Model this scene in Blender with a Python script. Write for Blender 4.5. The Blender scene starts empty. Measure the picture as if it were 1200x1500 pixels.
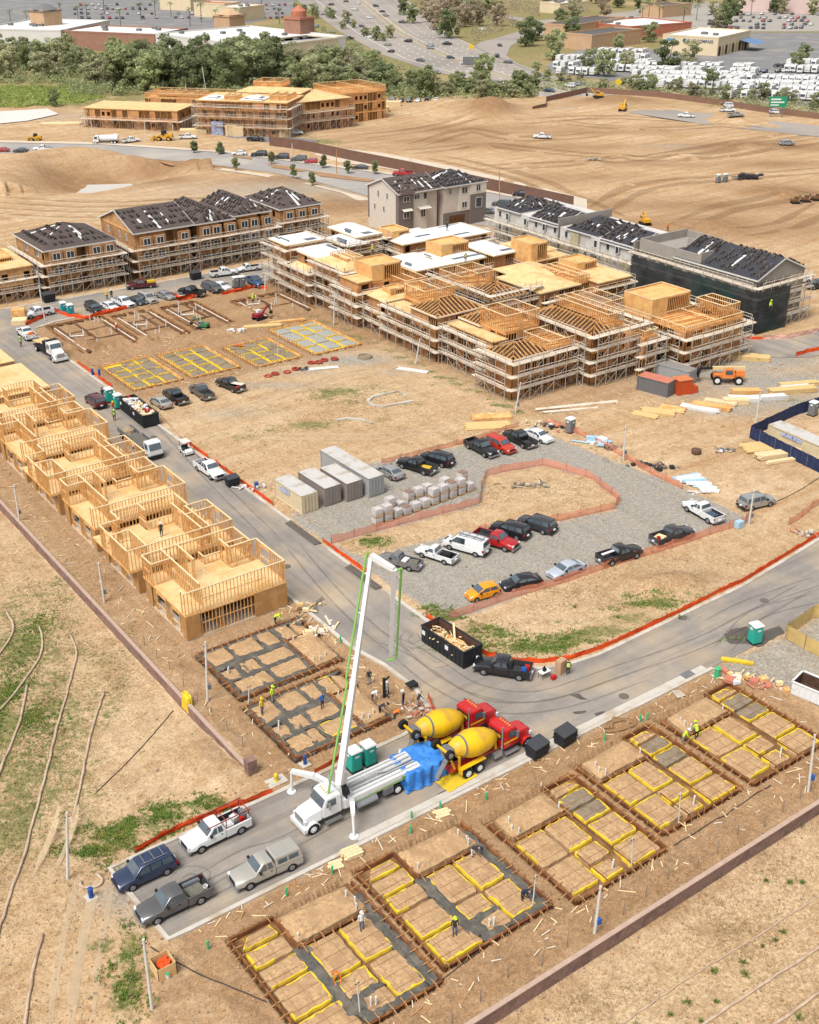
import bpy,bmesh,math,random
import numpy as np
from mathutils import Vector,Matrix
PI=math.pi
R=random.Random(7)
sc=bpy.context.scene
COL=sc.collection
# ---------------------------------------------------------------- camera: drone 68.5 m above the street grid (x and y follow the streets)
F,TH,CH,YAW=1727.0,math.radians(27.32),68.5,0.629
_c,_s,_cy,_sy=math.cos(TH),math.sin(TH),math.cos(YAW),math.sin(YAW)
def G(px,py,z=0.0):
 """a point of the photograph (1200 x 1500) turned into site coordinates at height z"""
 u=(px-600)/F;v=(py-750)/F
 t=(CH-z)/(_s+v*_c)
 a,b=u*t,(_c-v*_s)*t
 return Vector((_cy*a+_sy*b,-_sy*a+_cy*b,z))
def G2(px,py,z=0.0):
 p=G(px,py,z);return (p.x,p.y)
def P(x,y,z=0.0):
 a=_cy*x-_sy*y;b=_sy*x+_cy*y;Z=z-CH
 d=b*_c-Z*_s
 return 600+F*a/d,750-F*(b*_s+Z*_c)/d
cam=bpy.data.cameras.new('camera');camo=bpy.data.objects.new('camera',cam);COL.objects.link(camo)
cam.sensor_fit='HORIZONTAL';cam.sensor_width=36;cam.lens=36*F/1200
cam.clip_start=1;cam.clip_end=20000
camo.location=(0,0,CH);camo.rotation_euler=(PI/2-TH,0,-YAW)
sc.camera=camo
sc.render.resolution_x,sc.render.resolution_y=819,1024
sc.view_settings.view_transform='Standard';sc.view_settings.look='None';sc.view_settings.exposure=0
sc.cycles.max_bounces=5;sc.cycles.diffuse_bounces=3;sc.cycles.glossy_bounces=2;sc.cycles.transparent_max_bounces=12
sc.cycles.use_denoising=True
# ---------------------------------------------------------------- daylight through thin high cloud
SUN_EL,SUN_AZ=math.radians(58),math.radians(200)      # azimuth of the sun, counter-clockwise from +x
w=bpy.data.worlds.new('World');sc.world=w;w.use_nodes=True
nt=w.node_tree;nt.nodes.clear()
sky=nt.nodes.new('ShaderNodeTexSky');sky.sky_type='NISHITA';sky.sun_disc=False
sky.sun_elevation=SUN_EL;sky.sun_rotation=PI/2-SUN_AZ
sky.air_density=1.0;sky.dust_density=3.0
hs=nt.nodes.new('ShaderNodeHueSaturation');hs.inputs['Saturation'].default_value=0.2;hs.inputs['Value'].default_value=1.3
bg=nt.nodes.new('ShaderNodeBackground');bg.inputs['Strength'].default_value=0.15
out=nt.nodes.new('ShaderNodeOutputWorld')
nt.links.new(sky.outputs[0],hs.inputs['Color']);nt.links.new(hs.outputs[0],bg.inputs[0]);nt.links.new(bg.outputs[0],out.inputs[0])
sun=bpy.data.lights.new('sun','SUN');sun.energy=4.3;sun.angle=math.radians(28);sun.color=(1,.975,.94)
suno=bpy.data.objects.new('sun',sun);COL.objects.link(suno)
sd=Vector((math.cos(SUN_EL)*math.cos(SUN_AZ),math.cos(SUN_EL)*math.sin(SUN_AZ),math.sin(SUN_EL)))
suno.rotation_euler=sd.to_track_quat('Z','Y').to_euler();suno.location=(0,0,200)
# ---------------------------------------------------------------- colours and materials
ALB=0.66
def lin(c):
 c /= 255.0
 return c/12.92 if c <= 0.04045 else ((c+0.055)/1.055) ** 2.4
def C(r,g,b,k=ALB):return (min(.85,lin(r)*k),min(.85,lin(g)*k),min(.85,lin(b)*k),1)
MATS={}
def mat(name,rgb,rough=.8,var=.18,scale=2.0,metal=0,bump=0,rnd=0,rgb2=None,scale2=.25,stretch=None,spec=.3,coat=0,trans=0):
 if name in MATS:return MATS[name]
 m=bpy.data.materials.new(name);MATS[name]=m;m.use_nodes=True
 n=m.node_tree;b=n.nodes['Principled BSDF']
 b.inputs['Roughness'].default_value=rough;b.inputs['Metallic'].default_value=metal
 b.inputs['Specular IOR Level'].default_value=spec
 if coat:b.inputs['Coat Weight'].default_value=coat
 if trans:b.inputs['Alpha'].default_value=trans
 col=C(*rgb)
 tc=n.nodes.new('ShaderNodeTexCoord');src=tc.outputs['Object']
 if stretch:
  mp=n.nodes.new('ShaderNodeMapping');mp.inputs['Scale'].default_value=stretch
  n.links.new(src,mp.inputs[0]);src=mp.outputs[0]
 nz=n.nodes.new('ShaderNodeTexNoise');nz.inputs['Scale'].default_value=scale;nz.inputs['Detail'].default_value=5;nz.inputs['Roughness'].default_value=.65
 n.links.new(src,nz.inputs['Vector'])
 rp=n.nodes.new('ShaderNodeValToRGB')
 rp.color_ramp.elements[0].position=.3;rp.color_ramp.elements[1].position=.72
 rp.color_ramp.elements[0].color=tuple(x*(1-var) for x in col[:3])+(1,)
 rp.color_ramp.elements[1].color=tuple(min(.9,x*(1+var)) for x in col[:3])+(1,)
 n.links.new(nz.outputs['Fac'],rp.inputs[0]);o=rp.outputs[0]
 if rgb2:
  n2=n.nodes.new('ShaderNodeTexNoise');n2.inputs['Scale'].default_value=scale2;n2.inputs['Detail'].default_value=6
  n.links.new(tc.outputs['Object'],n2.inputs['Vector'])
  r2=n.nodes.new('ShaderNodeValToRGB');r2.color_ramp.elements[0].position=.48;r2.color_ramp.elements[1].position=.66
  n.links.new(n2.outputs['Fac'],r2.inputs[0])
  mx=n.nodes.new('ShaderNodeMix');mx.data_type='RGBA'
  n.links.new(r2.outputs[0],mx.inputs[0]);n.links.new(o,mx.inputs[6]);mx.inputs[7].default_value=C(*rgb2);o=mx.outputs[2]
 if rnd:
  oi=n.nodes.new('ShaderNodeObjectInfo');mr=n.nodes.new('ShaderNodeMapRange')
  mr.inputs[3].default_value=1-rnd;mr.inputs[4].default_value=1+rnd
  n.links.new(oi.outputs['Random'],mr.inputs[0])
  h=n.nodes.new('ShaderNodeHueSaturation');n.links.new(mr.outputs[0],h.inputs['Value']);n.links.new(o,h.inputs['Color']);o=h.outputs[0]
 n.links.new(o,b.inputs['Base Color'])
 if name.startswith('foliage'):
  tr=n.nodes.new('ShaderNodeBsdfTranslucent');n.links.new(o,tr.inputs[0]);ms=n.nodes.new('ShaderNodeMixShader');ms.inputs[0].default_value=.5;n.links.new(b.outputs[0],ms.inputs[1]);n.links.new(tr.outputs[0],ms.inputs[2]);n.links.new(ms.outputs[0],n.nodes['Material Output'].inputs[0])
 if bump:
  bp=n.nodes.new('ShaderNodeBump');bp.inputs['Strength'].default_value=bump;bp.inputs['Distance'].default_value=.08
  n.links.new(nz.outputs['Fac'],bp.inputs['Height']);n.links.new(bp.outputs[0],b.inputs['Normal'])
 return m
def setp(o,label=None,cat=None,group=None,kind=None):
 if label:o['label']=label
 if cat:o['category']=cat
 if group:o['group']=group
 if kind:o['kind']=kind
 return o
def thing(name,label,cat,loc=(0,0,0),rz=0,group=None):
 o=bpy.data.objects.new(name,None);COL.objects.link(o)
 o.location=loc;o.rotation_euler=(0,0,rz);o.empty_display_size=.3
 return setp(o,label,cat,group)
def kids(o):return [c for c in CH_.get(o.name,[])]
CH_={}
def link(o,parent=None):
 COL.objects.link(o)
 if parent is not None:
  o.parent=parent;CH_.setdefault(parent.name,[]).append(o)
 return o
def dup(o,loc=None,rz=None,label=None,group=None,parent=None,over=None,scale=None):
 """a copy of a thing with copies of its parts and sub-parts; over = {material name: material}"""
 c=o.copy();link(c,parent)
 if loc is not None:c.location=loc
 if rz is not None:c.rotation_euler=(0,0,rz)
 if scale is not None:c.scale=(scale,)*3 if not isinstance(scale,tuple) else scale
 if label:c['label']=label
 if group:c['group']=group
 if over and c.type == 'MESH':recolour(c,over)
 for k in list(CH_.get(o.name,[])):dup(k,parent=c,over=over)
 return c
def recolour(c,over):
 for s in c.material_slots:
  if s.material and s.material.name in over:
   nm=s.material.name;s.link='OBJECT';s.material=over[nm]
def drop(o):
 for k in CH_.get(o.name,[]):drop(k)
 bpy.data.objects.remove(o)
class MB:
 """collects shapes, links them as one mesh object"""
 def __init__(s):s.v=[];s.f=[];s.m=[]
 def add(s,vs,fs,mi=0):
  b=len(s.v);s.v.extend(vs)
  for f in fs:s.f.append(tuple(b+i for i in f));s.m.append(mi)
  return s
 def box(s,x0,x1,y0,y1,z0,z1,mi=0):
  return s.add([(x0,y0,z0),(x1,y0,z0),(x1,y1,z0),(x0,y1,z0),(x0,y0,z1),(x1,y0,z1),(x1,y1,z1),(x0,y1,z1)],BOXF,mi)
 def obox(s,c,sx,sy,sz,rz=0,mi=0,tilt=0):
  """box standing on c = centre of its base"""
  ca,sa=math.cos(rz),math.sin(rz);vs=[]
  for z in (0,sz):
   for x,y in ((-sx/2,-sy/2),(sx/2,-sy/2),(sx/2,sy/2),(-sx/2,sy/2)):
    vs.append((c[0]+ca*x-sa*y,c[1]+sa*x+ca*y,c[2]+z+tilt*x))
  return s.add(vs,BOXF,mi)
 def beam(s,p,q,w,h=None,mi=0,up=(0,0,1)):
  h=h or w;p=Vector(p);q=Vector(q);d=(q-p)
  if d.length<1e-6:return s
  d.normalize();u=Vector(up)
  if abs(d.dot(u))>.98:u=Vector((0,1,0))
  a=d.cross(u).normalized();b=a.cross(d)
  a *= w/2;b *= h/2
  return s.add([tuple(x) for x in (p-a-b,p+a-b,p+a+b,p-a+b,q-a-b,q+a-b,q+a+b,q-a+b)],
                     ((0,1,2,3),(7,6,5,4),(0,4,5,1),(1,5,6,2),(2,6,7,3),(3,7,4,0)),mi)
 def cyl(s,p,q,r0,r1=None,n=10,mi=0,cap=True):
  r1=r0 if r1 is None else r1;p=Vector(p);q=Vector(q);d=(q-p).normalized()
  u=Vector((0,0,1)) if abs(d.z)<.9 else Vector((1,0,0))
  a=d.cross(u).normalized();b=a.cross(d);vs=[]
  for c,r in ((p,r0),(q,r1)):
   for i in range(n):
    t=2*PI*i/n;vs.append(tuple(c+a*(r*math.cos(t))+b*(r*math.sin(t))))
  fs=[(i,i+n,(i+1) % n+n,(i+1) % n) for i in range(n)]
  if cap:fs += [tuple(range(n)),tuple(range(2*n-1,n-1,-1))]
  return s.add(vs,fs,mi)
 def tube(s,pts,r,n=6,mi=0):
  for a,b in zip(pts,pts[1:]):s.cyl(a,b,r,r,n,mi)
  return s
 def loft(s,secs,mi=0,cap=True):
  n=len(secs[0]);vs=[p for q in secs for p in q];fs=[]
  for k in range(len(secs)-1):
   for i in range(n):
    j=(i+1) % n;fs.append((k*n+i,k*n+j,(k+1)*n+j,(k+1)*n+i))
  if cap:fs += [tuple(range(n-1,-1,-1)),tuple((len(secs)-1)*n+i for i in range(n))]
  return s.add(vs,fs,mi)
 def lathe(s,prof,n=14,mi=0,c=(0,0,0)):
  secs=[[(c[0]+r*math.cos(2*PI*i/n),c[1]+r*math.sin(2*PI*i/n),c[2]+z) for i in range(n)] for r,z in prof]
  return s.loft(secs,mi)
 def prism(s,poly,z0,z1,mi=0,mt=None):
  n=len(poly)
  s.add([(x,y,z0) for x,y in poly]+[(x,y,z1) for x,y in poly],[(i,(i+1) % n,(i+1) % n+n,i+n) for i in range(n)]+[tuple(range(n-1,-1,-1))],mi)
  return s.add([(x,y,z1) for x,y in poly],[tuple(range(n))],mi if mt is None else mt)
 def quad(s,a,b,c,d,mi=0):return s.add([tuple(a),tuple(b),tuple(c),tuple(d)],[(0,1,2,3)],mi)
 def poly(s,pts,mi=0):return s.add([tuple(p) for p in pts],[tuple(range(len(pts)))],mi)
 def join(s,o,mi=None):
  b=len(s.v);s.v.extend(o.v)
  for f,m in zip(o.f,o.m):s.f.append(tuple(b+i for i in f));s.m.append(m if mi is None else mi)
  return s
 def mesh(s,name,mats,smooth=False):
  me=bpy.data.meshes.new(name);me.from_pydata(s.v,[],s.f)
  for m in mats:me.materials.append(m)
  if len(mats)>1:me.polygons.foreach_set('material_index',np.array(s.m,dtype=np.int32))
  if smooth:me.polygons.foreach_set('use_smooth',np.ones(len(s.f),dtype=bool))
  me.update();return me
 def obj(s,name,mats,parent=None,smooth=False,loc=None,rz=None):
  if not isinstance(mats,(list,tuple)):mats=[mats]
  o=bpy.data.objects.new(name,s.mesh(name,mats,smooth));link(o,parent)
  if loc is not None:o.location=loc
  if rz is not None:o.rotation_euler=(0,0,rz)
  return o
BOXF=((3,2,1,0),(4,5,6,7),(0,1,5,4),(1,2,6,5),(2,3,7,6),(3,0,4,7))
def smooth_bevel(o,width=.03,seg=2,angle=40):
 """a rounded edge on a mesh, applied"""
 bm=bmesh.new();bm.from_mesh(o.data)
 bmesh.ops.remove_doubles(bm,verts=bm.verts,dist=.0005)
 es=[e for e in bm.edges if len(e.link_faces) == 2 and e.calc_face_angle(0)>math.radians(angle)]
 bmesh.ops.bevel(bm,geom=es,offset=width,segments=seg,affect='EDGES',clamp_overlap=True)
 bm.to_mesh(o.data);bm.free();return o
def lattice(seed,n=256):
 return np.random.RandomState(seed).rand(n,n)
_L=[lattice(i) for i in range(6)]
def vnoise(x,y,k=0):
 g=_L[k % 6];n=g.shape[0]
 xi=np.floor(x).astype(int);yi=np.floor(y).astype(int);fx=x-xi;fy=y-yi
 fx=fx*fx*(3-2*fx);fy=fy*fy*(3-2*fy)
 a=g[xi % n,yi % n];b=g[(xi+1) % n,yi % n];c=g[xi % n,(yi+1) % n];d=g[(xi+1) % n,(yi+1) % n]
 return (a*(1-fx)+b*fx)*(1-fy)+(c*(1-fx)+d*fx)*fy
def fbm(x,y,s,oct=4,k=0):
 r=0;a=.5
 for i in range(oct):
  r=r+a*(vnoise(x/s+17.3*i+k,y/s+9.1*i,k+i)-.5);s /= 2.1;a *= .55
 return r
# ---------------------------------------------------------------- the ground: one sheet with the site's relief and soil kinds
def inpoly(x,y,poly):
 r=np.zeros(x.shape,bool);n=len(poly);j=n-1
 for i in range(n):
  xi,yi=poly[i][0],poly[i][1];xj,yj=poly[j][0],poly[j][1]
  if yi != yj:
   r ^= ((yi>y) != (yj>y)) & (x<(xj-xi)*(y-yi)/(yj-yi)+xi)
  j=i
 return r
def pxl(*a):return [G2(a[i],a[i+1]) for i in range(0,len(a),2)]
def sstep(a,b,x):
 t=np.clip((x-a)/(b-a),0,1);return t*t*(3-2*t)
ROAD=[(22.3,71.0),(22.9,61.9),(82,61.7),(150,61.5),(150,76),(128,73.6),(114,72),(97.7,70.2),(79.8,69.9),(75,69.8),(71.1,70.4),(68.5,71.4),(66.3,73.2),(64.9,76),(64.3,80),
  (64.3,201),(66,206),(70,207.6),(95,208.5),(135,208),(135,219.5),(95,219),(40,221),(40,209),(52,208),(55.3,203),(55.4,86),(56.3,81.6),(56.5,76.5),(55.6,73.1),(54,71.4),(51,70.9),(38,70.9)]
LOOP=[(159.3,205),(159.3,122),(162,116.5),(167,113.5),(176,112),(240,110),(240,119),(184,120.6),(172,122.2),(167.5,125),(166,131),(166,205)]
LOT=pxl(424,757,432,750,470,693,560,676,700,650,790,632,860,660,1000,715,1098,762,960,800,850,838,668,908,628,893)
ISLE=pxl(486,797,545,782,705,740,712,697,795,682,868,702,908,733,900,749,800,768,700,778,600,800,540,820)
FARROAD=pxl(-300,212,0,209,150,212,330,224,420,236,520,249,620,263,760,291,880,322,850,340,700,330,620,303,540,287,470,268,400,253,300,240,150,226,0,224,-300,228)
PADS=[  # x0, x1, y0, y1, kind
 (26.4,36.9,46.8,59,'a'),(37.8,48.1,47.6,59.2,'a'),(49.9,59.8,46.6,57.8,'b'),(60.9,70.6,47.9,58.8,'b'),(71.9,81.9,47.6,58.9,'b'),
 (41.6,53.7,84.9,94.3,'c'),(41.2,52.0,74.0,83.6,'c'),
 (67.6,76.0,167,180,'d'),(77.6,86.2,166.6,179.6,'d'),(88.6,97.2,164.8,176.5,'d'),(99.6,109,164.2,180,'d')]
TRENCH=[(67.8,78.4,188,205.6),(79.6,87.4,187.2,204.2),(89.2,96.6,187.6,203.8),(102.4,113,186,199.5)]
MOUNDS=[  # pixel centre, radii in metres, height, turn
 (293,1100,2.6,3.4,.8),(325,1128,2.8,3.6,.7),(990,858,5.5,2.6,1.3),(610,1255,1.8,1.4,.5),(255,985,1.6,1.4,.3),(250,1320,2,1.5,.1),
 (720,168,9,7,3.2),(700,164,30,14,1.7),(905,150,12,6,2),(650,160,12,5,1.6),(215,500,2,3,.9),(335,485,4,1.6,.8),(360,455,2.5,2,.8),(120,505,3.5,2,.9),
 (775,1180,2.2,2.0,.25),(665,1155,2.2,1.2,.3),(640,1270,2.2,1.3,.3),(800,1165,2.4,1.4,.35),(1190,1110,3,3,.1),(870,240,5,3,.8),(930,190,8,3,.6),(760,200,10,3,.5),(1100,215,9,4,.9),(1000,230,7,3,.7),(700,215,9,3,.7),(440,262,8,3,.8),
 (1150,285,6,3,1.2),(905,230,5,2,.8),(1040,330,7,3,.9),(1080,175,8,3,.9),(470,290,5,3,.7),(500,300,5,2.5,.6)]
BASIN=pxl(62,268,95,246,160,239,235,241,262,252,205,262,130,276,70,277)
POND=pxl(80,269,108,253,190,251,202,258,150,266)
def edge_dist(x,y,poly):
 d=np.full(x.shape,1e9);n=len(poly)
 for i in range(n):
  ax,ay=poly[i];bx,by=poly[(i+1) % n];vx,vy=bx-ax,by-ay;l2=vx*vx+vy*vy+1e-9
  t=np.clip(((x-ax)*vx+(y-ay)*vy)/l2,0,1)
  d=np.minimum(d,np.hypot(x-ax-t*vx,y-ay-t*vy))
 return np.where(inpoly(x,y,poly),-d,d)
def height(x,y,full=False):
 x=np.asarray(x,float);y=np.asarray(y,float)
 dist=np.hypot(x,y)
 z=.22*fbm(x,y,9,4)+.10*fbm(x,y,1.6,3,2)
 far=sstep(110,220,dist)*sstep(520,440,dist);z=z*sstep(540,440,dist)+far*.8*fbm(x,y,30,4,3)
 for px,py,rx,ry,h in MOUNDS:
  if py<340:ry *= 2;h *= 1.3
  cx,cy=G2(px,py);a=_cy*(x-cx)-_sy*(y-cy);b=_sy*(x-cx)+_cy*(y-cy)
  q=(a/rx) ** 2+(b/ry) ** 2
  z += h*np.exp(-q*1.3)*(1+.35*fbm(x,y,1.2,2,4)*(h<2))
 # ground drops outside the two block walls, and rolls on the hillsides
 s=-1.25*sstep(42.9,42.4,y)+.55*sstep(40,10,y);z += s
 s=sstep(37.2,36.7,x)*sstep(73,79,y);z +=-.95*s+sstep(33,5,x)*sstep(75,95,y)*2.2
 z -= 3.8*sstep(7,-9,edge_dist(x,y,BASIN)) ;z += 3.2*np.exp(-(np.maximum(edge_dist(x,y,BASIN),0)-13) ** 2/60)*(y>318)
 k=sstep(61,60,y)*sstep(43.2,44,y)+sstep(55,54,x)*sstep(38,38.6,x)*sstep(71.5,73,y)*sstep(98,96,y)+.6*sstep(64.9,66,x)*sstep(118,116,x)*sstep(163,166,y)*sstep(207,205,y)
 z += np.clip(k,0,1)*(.5*fbm(x,y,2.6,2,5)+.28*fbm(x,y,.9,3,1))
 flat=np.ones(x.shape)
 for poly,w in ((ROAD,1.3),(LOOP,2),(FARROAD,4)):
  flat *= sstep(.15,w,edge_dist(x,y,poly))
 z=z*flat-.07*(1-flat)
 lot=sstep(-1.2,.6,edge_dist(x,y,LOT));isle=sstep(.6,-1.2,edge_dist(x,y,ISLE));k=np.maximum(lot,isle);z=z*(.12+.88*k)+.25*isle
 for x0,x1,y0,y1 in [p[:4] for p in PADS]:
  o=np.maximum(np.maximum(x0-x,x-x1),np.maximum(y0-y,y-y1))
  n=sstep(.15,1.6,o);z=z*n+(1-n)*0
  z=np.where(o<.3,-.62,z)
 for x0,x1,y0,y1 in TRENCH:
  for (a0,a1,b0,b1) in ((x0,x1,y1-.8,y1),(x0,x0+.7,y0,y1),(x1-.7,x1,y0,y1),(x0,x1,y0,y0+.5),(x0+3,x1-2,(y0+y1)/2-.3,(y0+y1)/2+.3)):
   z=np.where((x>a0) & (x<a1) & (y>b0) & (y<b1),-.55,z)
 for x0,x1,y0,y1 in BFLAT:
  o=np.maximum(np.maximum(x0-x,x-x1),np.maximum(y0-y,y-y1));z=z*sstep(0,2,o)-.04*(o<.5)
 return z
BFLAT=[(41,55,96,185),(113,158,122,206),(167,188,126,204),(74,146,222,241),(157,186,220,237)]
def blobs(x,y,L):
 r=np.zeros(x.shape)
 for px,py,rx,ry,s in L:
  if py<340 and ry<9:ry *= 2.6
  cx,cy=G2(px,py);a=_cy*(x-cx)-_sy*(y-cy);b=_sy*(x-cx)+_cy*(y-cy)
  r=np.maximum(r,s*np.exp(-((a/rx) ** 2+(b/ry) ** 2)))
 return r
GREEN=[(175,1225,3.4,2.4,1),(215,1205,3,2,1),(150,1245,2.2,1.8,.9),(245,1190,1.8,1.3,.9),(303,1178,1.9,1.0,1),(192,1395,1.3,2.2,.8),(150,1385,1.6,1.2,.6),(185,1455,1.3,2.6,.8),(95,1360,1.6,1,.5),
         (20,930,6,10,.7),(60,1010,8,11,.62),(10,1050,5,10,.72),(90,960,5,6,.62),(40,1130,6,9,.62),(20,1190,5,7,.6),(70,1080,6,9,.56),(30,880,6,6,.5),(120,1190,2,5,.55),(115,1130,2,8,.5),(165,1010,1.4,6,.5),(45,860,5,4,.35),(20,1260,3,5,.35),
         (500,574,5,2.4,.8),(470,583,3.5,1.6,.6),(545,568,4,1.6,.6),(455,622,5,2,.7),(400,630,4,2,.5),(610,592,2,1,.7),(560,615,1.6,1,.6),(350,640,4,2,.45),(385,600,4,2,.4),(660,560,4,1.5,.4),(520,590,3,1.4,.55),
         (545,796,1.6,1.4,1),(640,897,2,1.2,1),(655,905,1.8,.9,.8),(720,930,4,1.6,.75),(760,950,5,1.5,.8),(800,945,4,1.2,.8),(840,936,3.5,1.3,.9),(890,925,4,1.5,.7),(930,905,4,1.6,.6),(960,885,4,1.6,.75),(1010,872,4,1.3,.5),(820,910,3,1,.4),(690,915,2,1,.6),(870,955,3,.9,.5),
         (165,222,16,3,.5),(115,222,12,3,.4),(60,228,10,3,.5),(455,208,14,4,.8),(430,200,8,4,.8),(700,160,16,5,.5),(620,150,10,5,.5),(1190,595,2,1.4,.6),(1155,586,3,1,.5),(1075,935,1.6,.5,.9),
         (60,140,60,30,1),(0,135,60,30,1),(120,148,40,20,.9),(300,120,120,40,.9),(550,130,120,30,.9),(690,50,70,60,1),(670,66,50,30,1),(640,30,60,80,.8),(760,30,80,70,.7),(480,60,60,40,.9),(520,50,80,9,.7),(720,25,120,30,.6),(860,85,60,14,.4),(480,20,40,20,.7),
         (690,110,80,12,.6),(1000,135,160,14,.5),(930,125,80,10,.4),(1150,155,80,6,.5),(830,105,60,8,.3)]
DARK=[(640,1140,3,2,.5),(290,1105,3,2.5,.6),(270,985,2,1.5,.6),(990,858,5,2.2,.6),(720,168,10,5,.9),(905,150,16,4,.8),(1150,283,14,5,.7),(250,475,14,5,.8),(120,505,5,3,.9),(640,205,30,3,.5),(760,215,50,2.5,.5),(700,190,50,3,.45),(820,195,60,2,.4),(1100,215,40,3,.6),(950,240,30,2,.4),(1000,300,40,4,.5),(1060,330,40,6,.5),(850,260,20,3,.4),(500,300,14,4,.7),(260,240,20,4,.8),(120,255,14,5,.8),(210,262,14,3,.8),(460,460,10,3,.5),(1130,240,20,3,.5),(450,265,20,2.5,.8)]
STRAW=[(800,720,10,6,.9),(560,810,8,3,.9),(650,790,9,2,.8),(1000,830,14,5,.7),(850,880,12,5,.8),(560,600,14,7,.5),(420,640,9,7,.5),(640,620,10,7,.5),(200,1010,4,9,.9),(210,940,3,5,.8),(120,860,4,6,.7),(40,790,5,6,.7),(230,1130,6,5,.5),(80,1260,5,10,.4),(60,1400,6,6,.4),(900,700,10,6,.25),(1000,780,6,3,.5)]
GRAVEL=[(660,830,.1,.1,0),(520,527,7,3,1),(575,545,3,1.5,.5),(400,565,8,1.6,.6),(340,605,5,2,.5),(440,545,7,1.5,.5),(175,1315,2.2,1.8,.8),(205,1340,2,1.5,.6),(985,215,7,.8,.8),(820,160,5,.8,.8),(100,170,14,4,.4),(430,278,30,4,.7),(520,285,16,4,.4),(470,500,5,2,.3),(1060,545,14,6,1),(1120,560,14,6,1),(1180,560,12,6,1),(1160,590,12,4,.9),(1010,575,5,3,.8),(1080,600,8,3,.8),(1130,530,12,5,1)]
YARD=pxl(1035,985,1064,972,1145,934,1210,900,1330,850,1400,1060,1210,1030,1120,1003)
def soil(x,y):
 n=fbm(x,y,3.5,4,1)
 g=np.clip(blobs(x,y,GREEN)*(1+1.6*n),0,1)
 d=np.maximum(blobs(x,y,DARK[4:])*1.7,blobs(x,y,DARK[:4])).clip(0,1.15)*(1+.8*fbm(x,y,9,3,2))
 def rect(x0,x1,y0,y1,s,f=2.5):
  o=np.maximum(np.maximum(x0-x,x-x1),np.maximum(y0-y,y-y1))+2.4*n
  return s*sstep(f,-f*.3,o)
 for a in ((24,84,43.4,60.8,.8),(38,55,71.5,97,.7),(38,54.5,97,190,.62),(65.5,118,163,206.8,.75),(112,160,119,206,.4),(20,40,50,60,.5),(84,100,40,50,.5),(20,30,43,56,.4)):d=np.maximum(d,rect(*a))
 s=np.maximum(blobs(x,y,STRAW),np.maximum(.75*sstep(42.4,40,y),.5*sstep(36,33,x)*sstep(72,80,y)))
 s=np.maximum(s,rect(*(66,112,66,160,.35)))
 gr=blobs(x,y,GRAVEL);n2=fbm(x,y,1.5,3,3)
 gr=np.maximum(gr,sstep(.5,-.3,edge_dist(x,y,LOT)+1.1*n2)*sstep(-.4,.3,edge_dist(x,y,ISLE)+1.1*n2))
 gr=np.maximum(gr,.9*sstep(.8,-.6,edge_dist(x,y,YARD)+1.2*n2))
 g=np.maximum(g,.78*sstep(515,535,_sy*x+_cy*y)*(1+1.2*fbm(x,y,40,3,2))).clip(0,1)
 return g,d*(1-gr*.7),gr,s
GREEN += [(450+307*t/22,456+148*t/22+(t % 3-1)*2,1.5,.9,.8) for t in range(23)]
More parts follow.
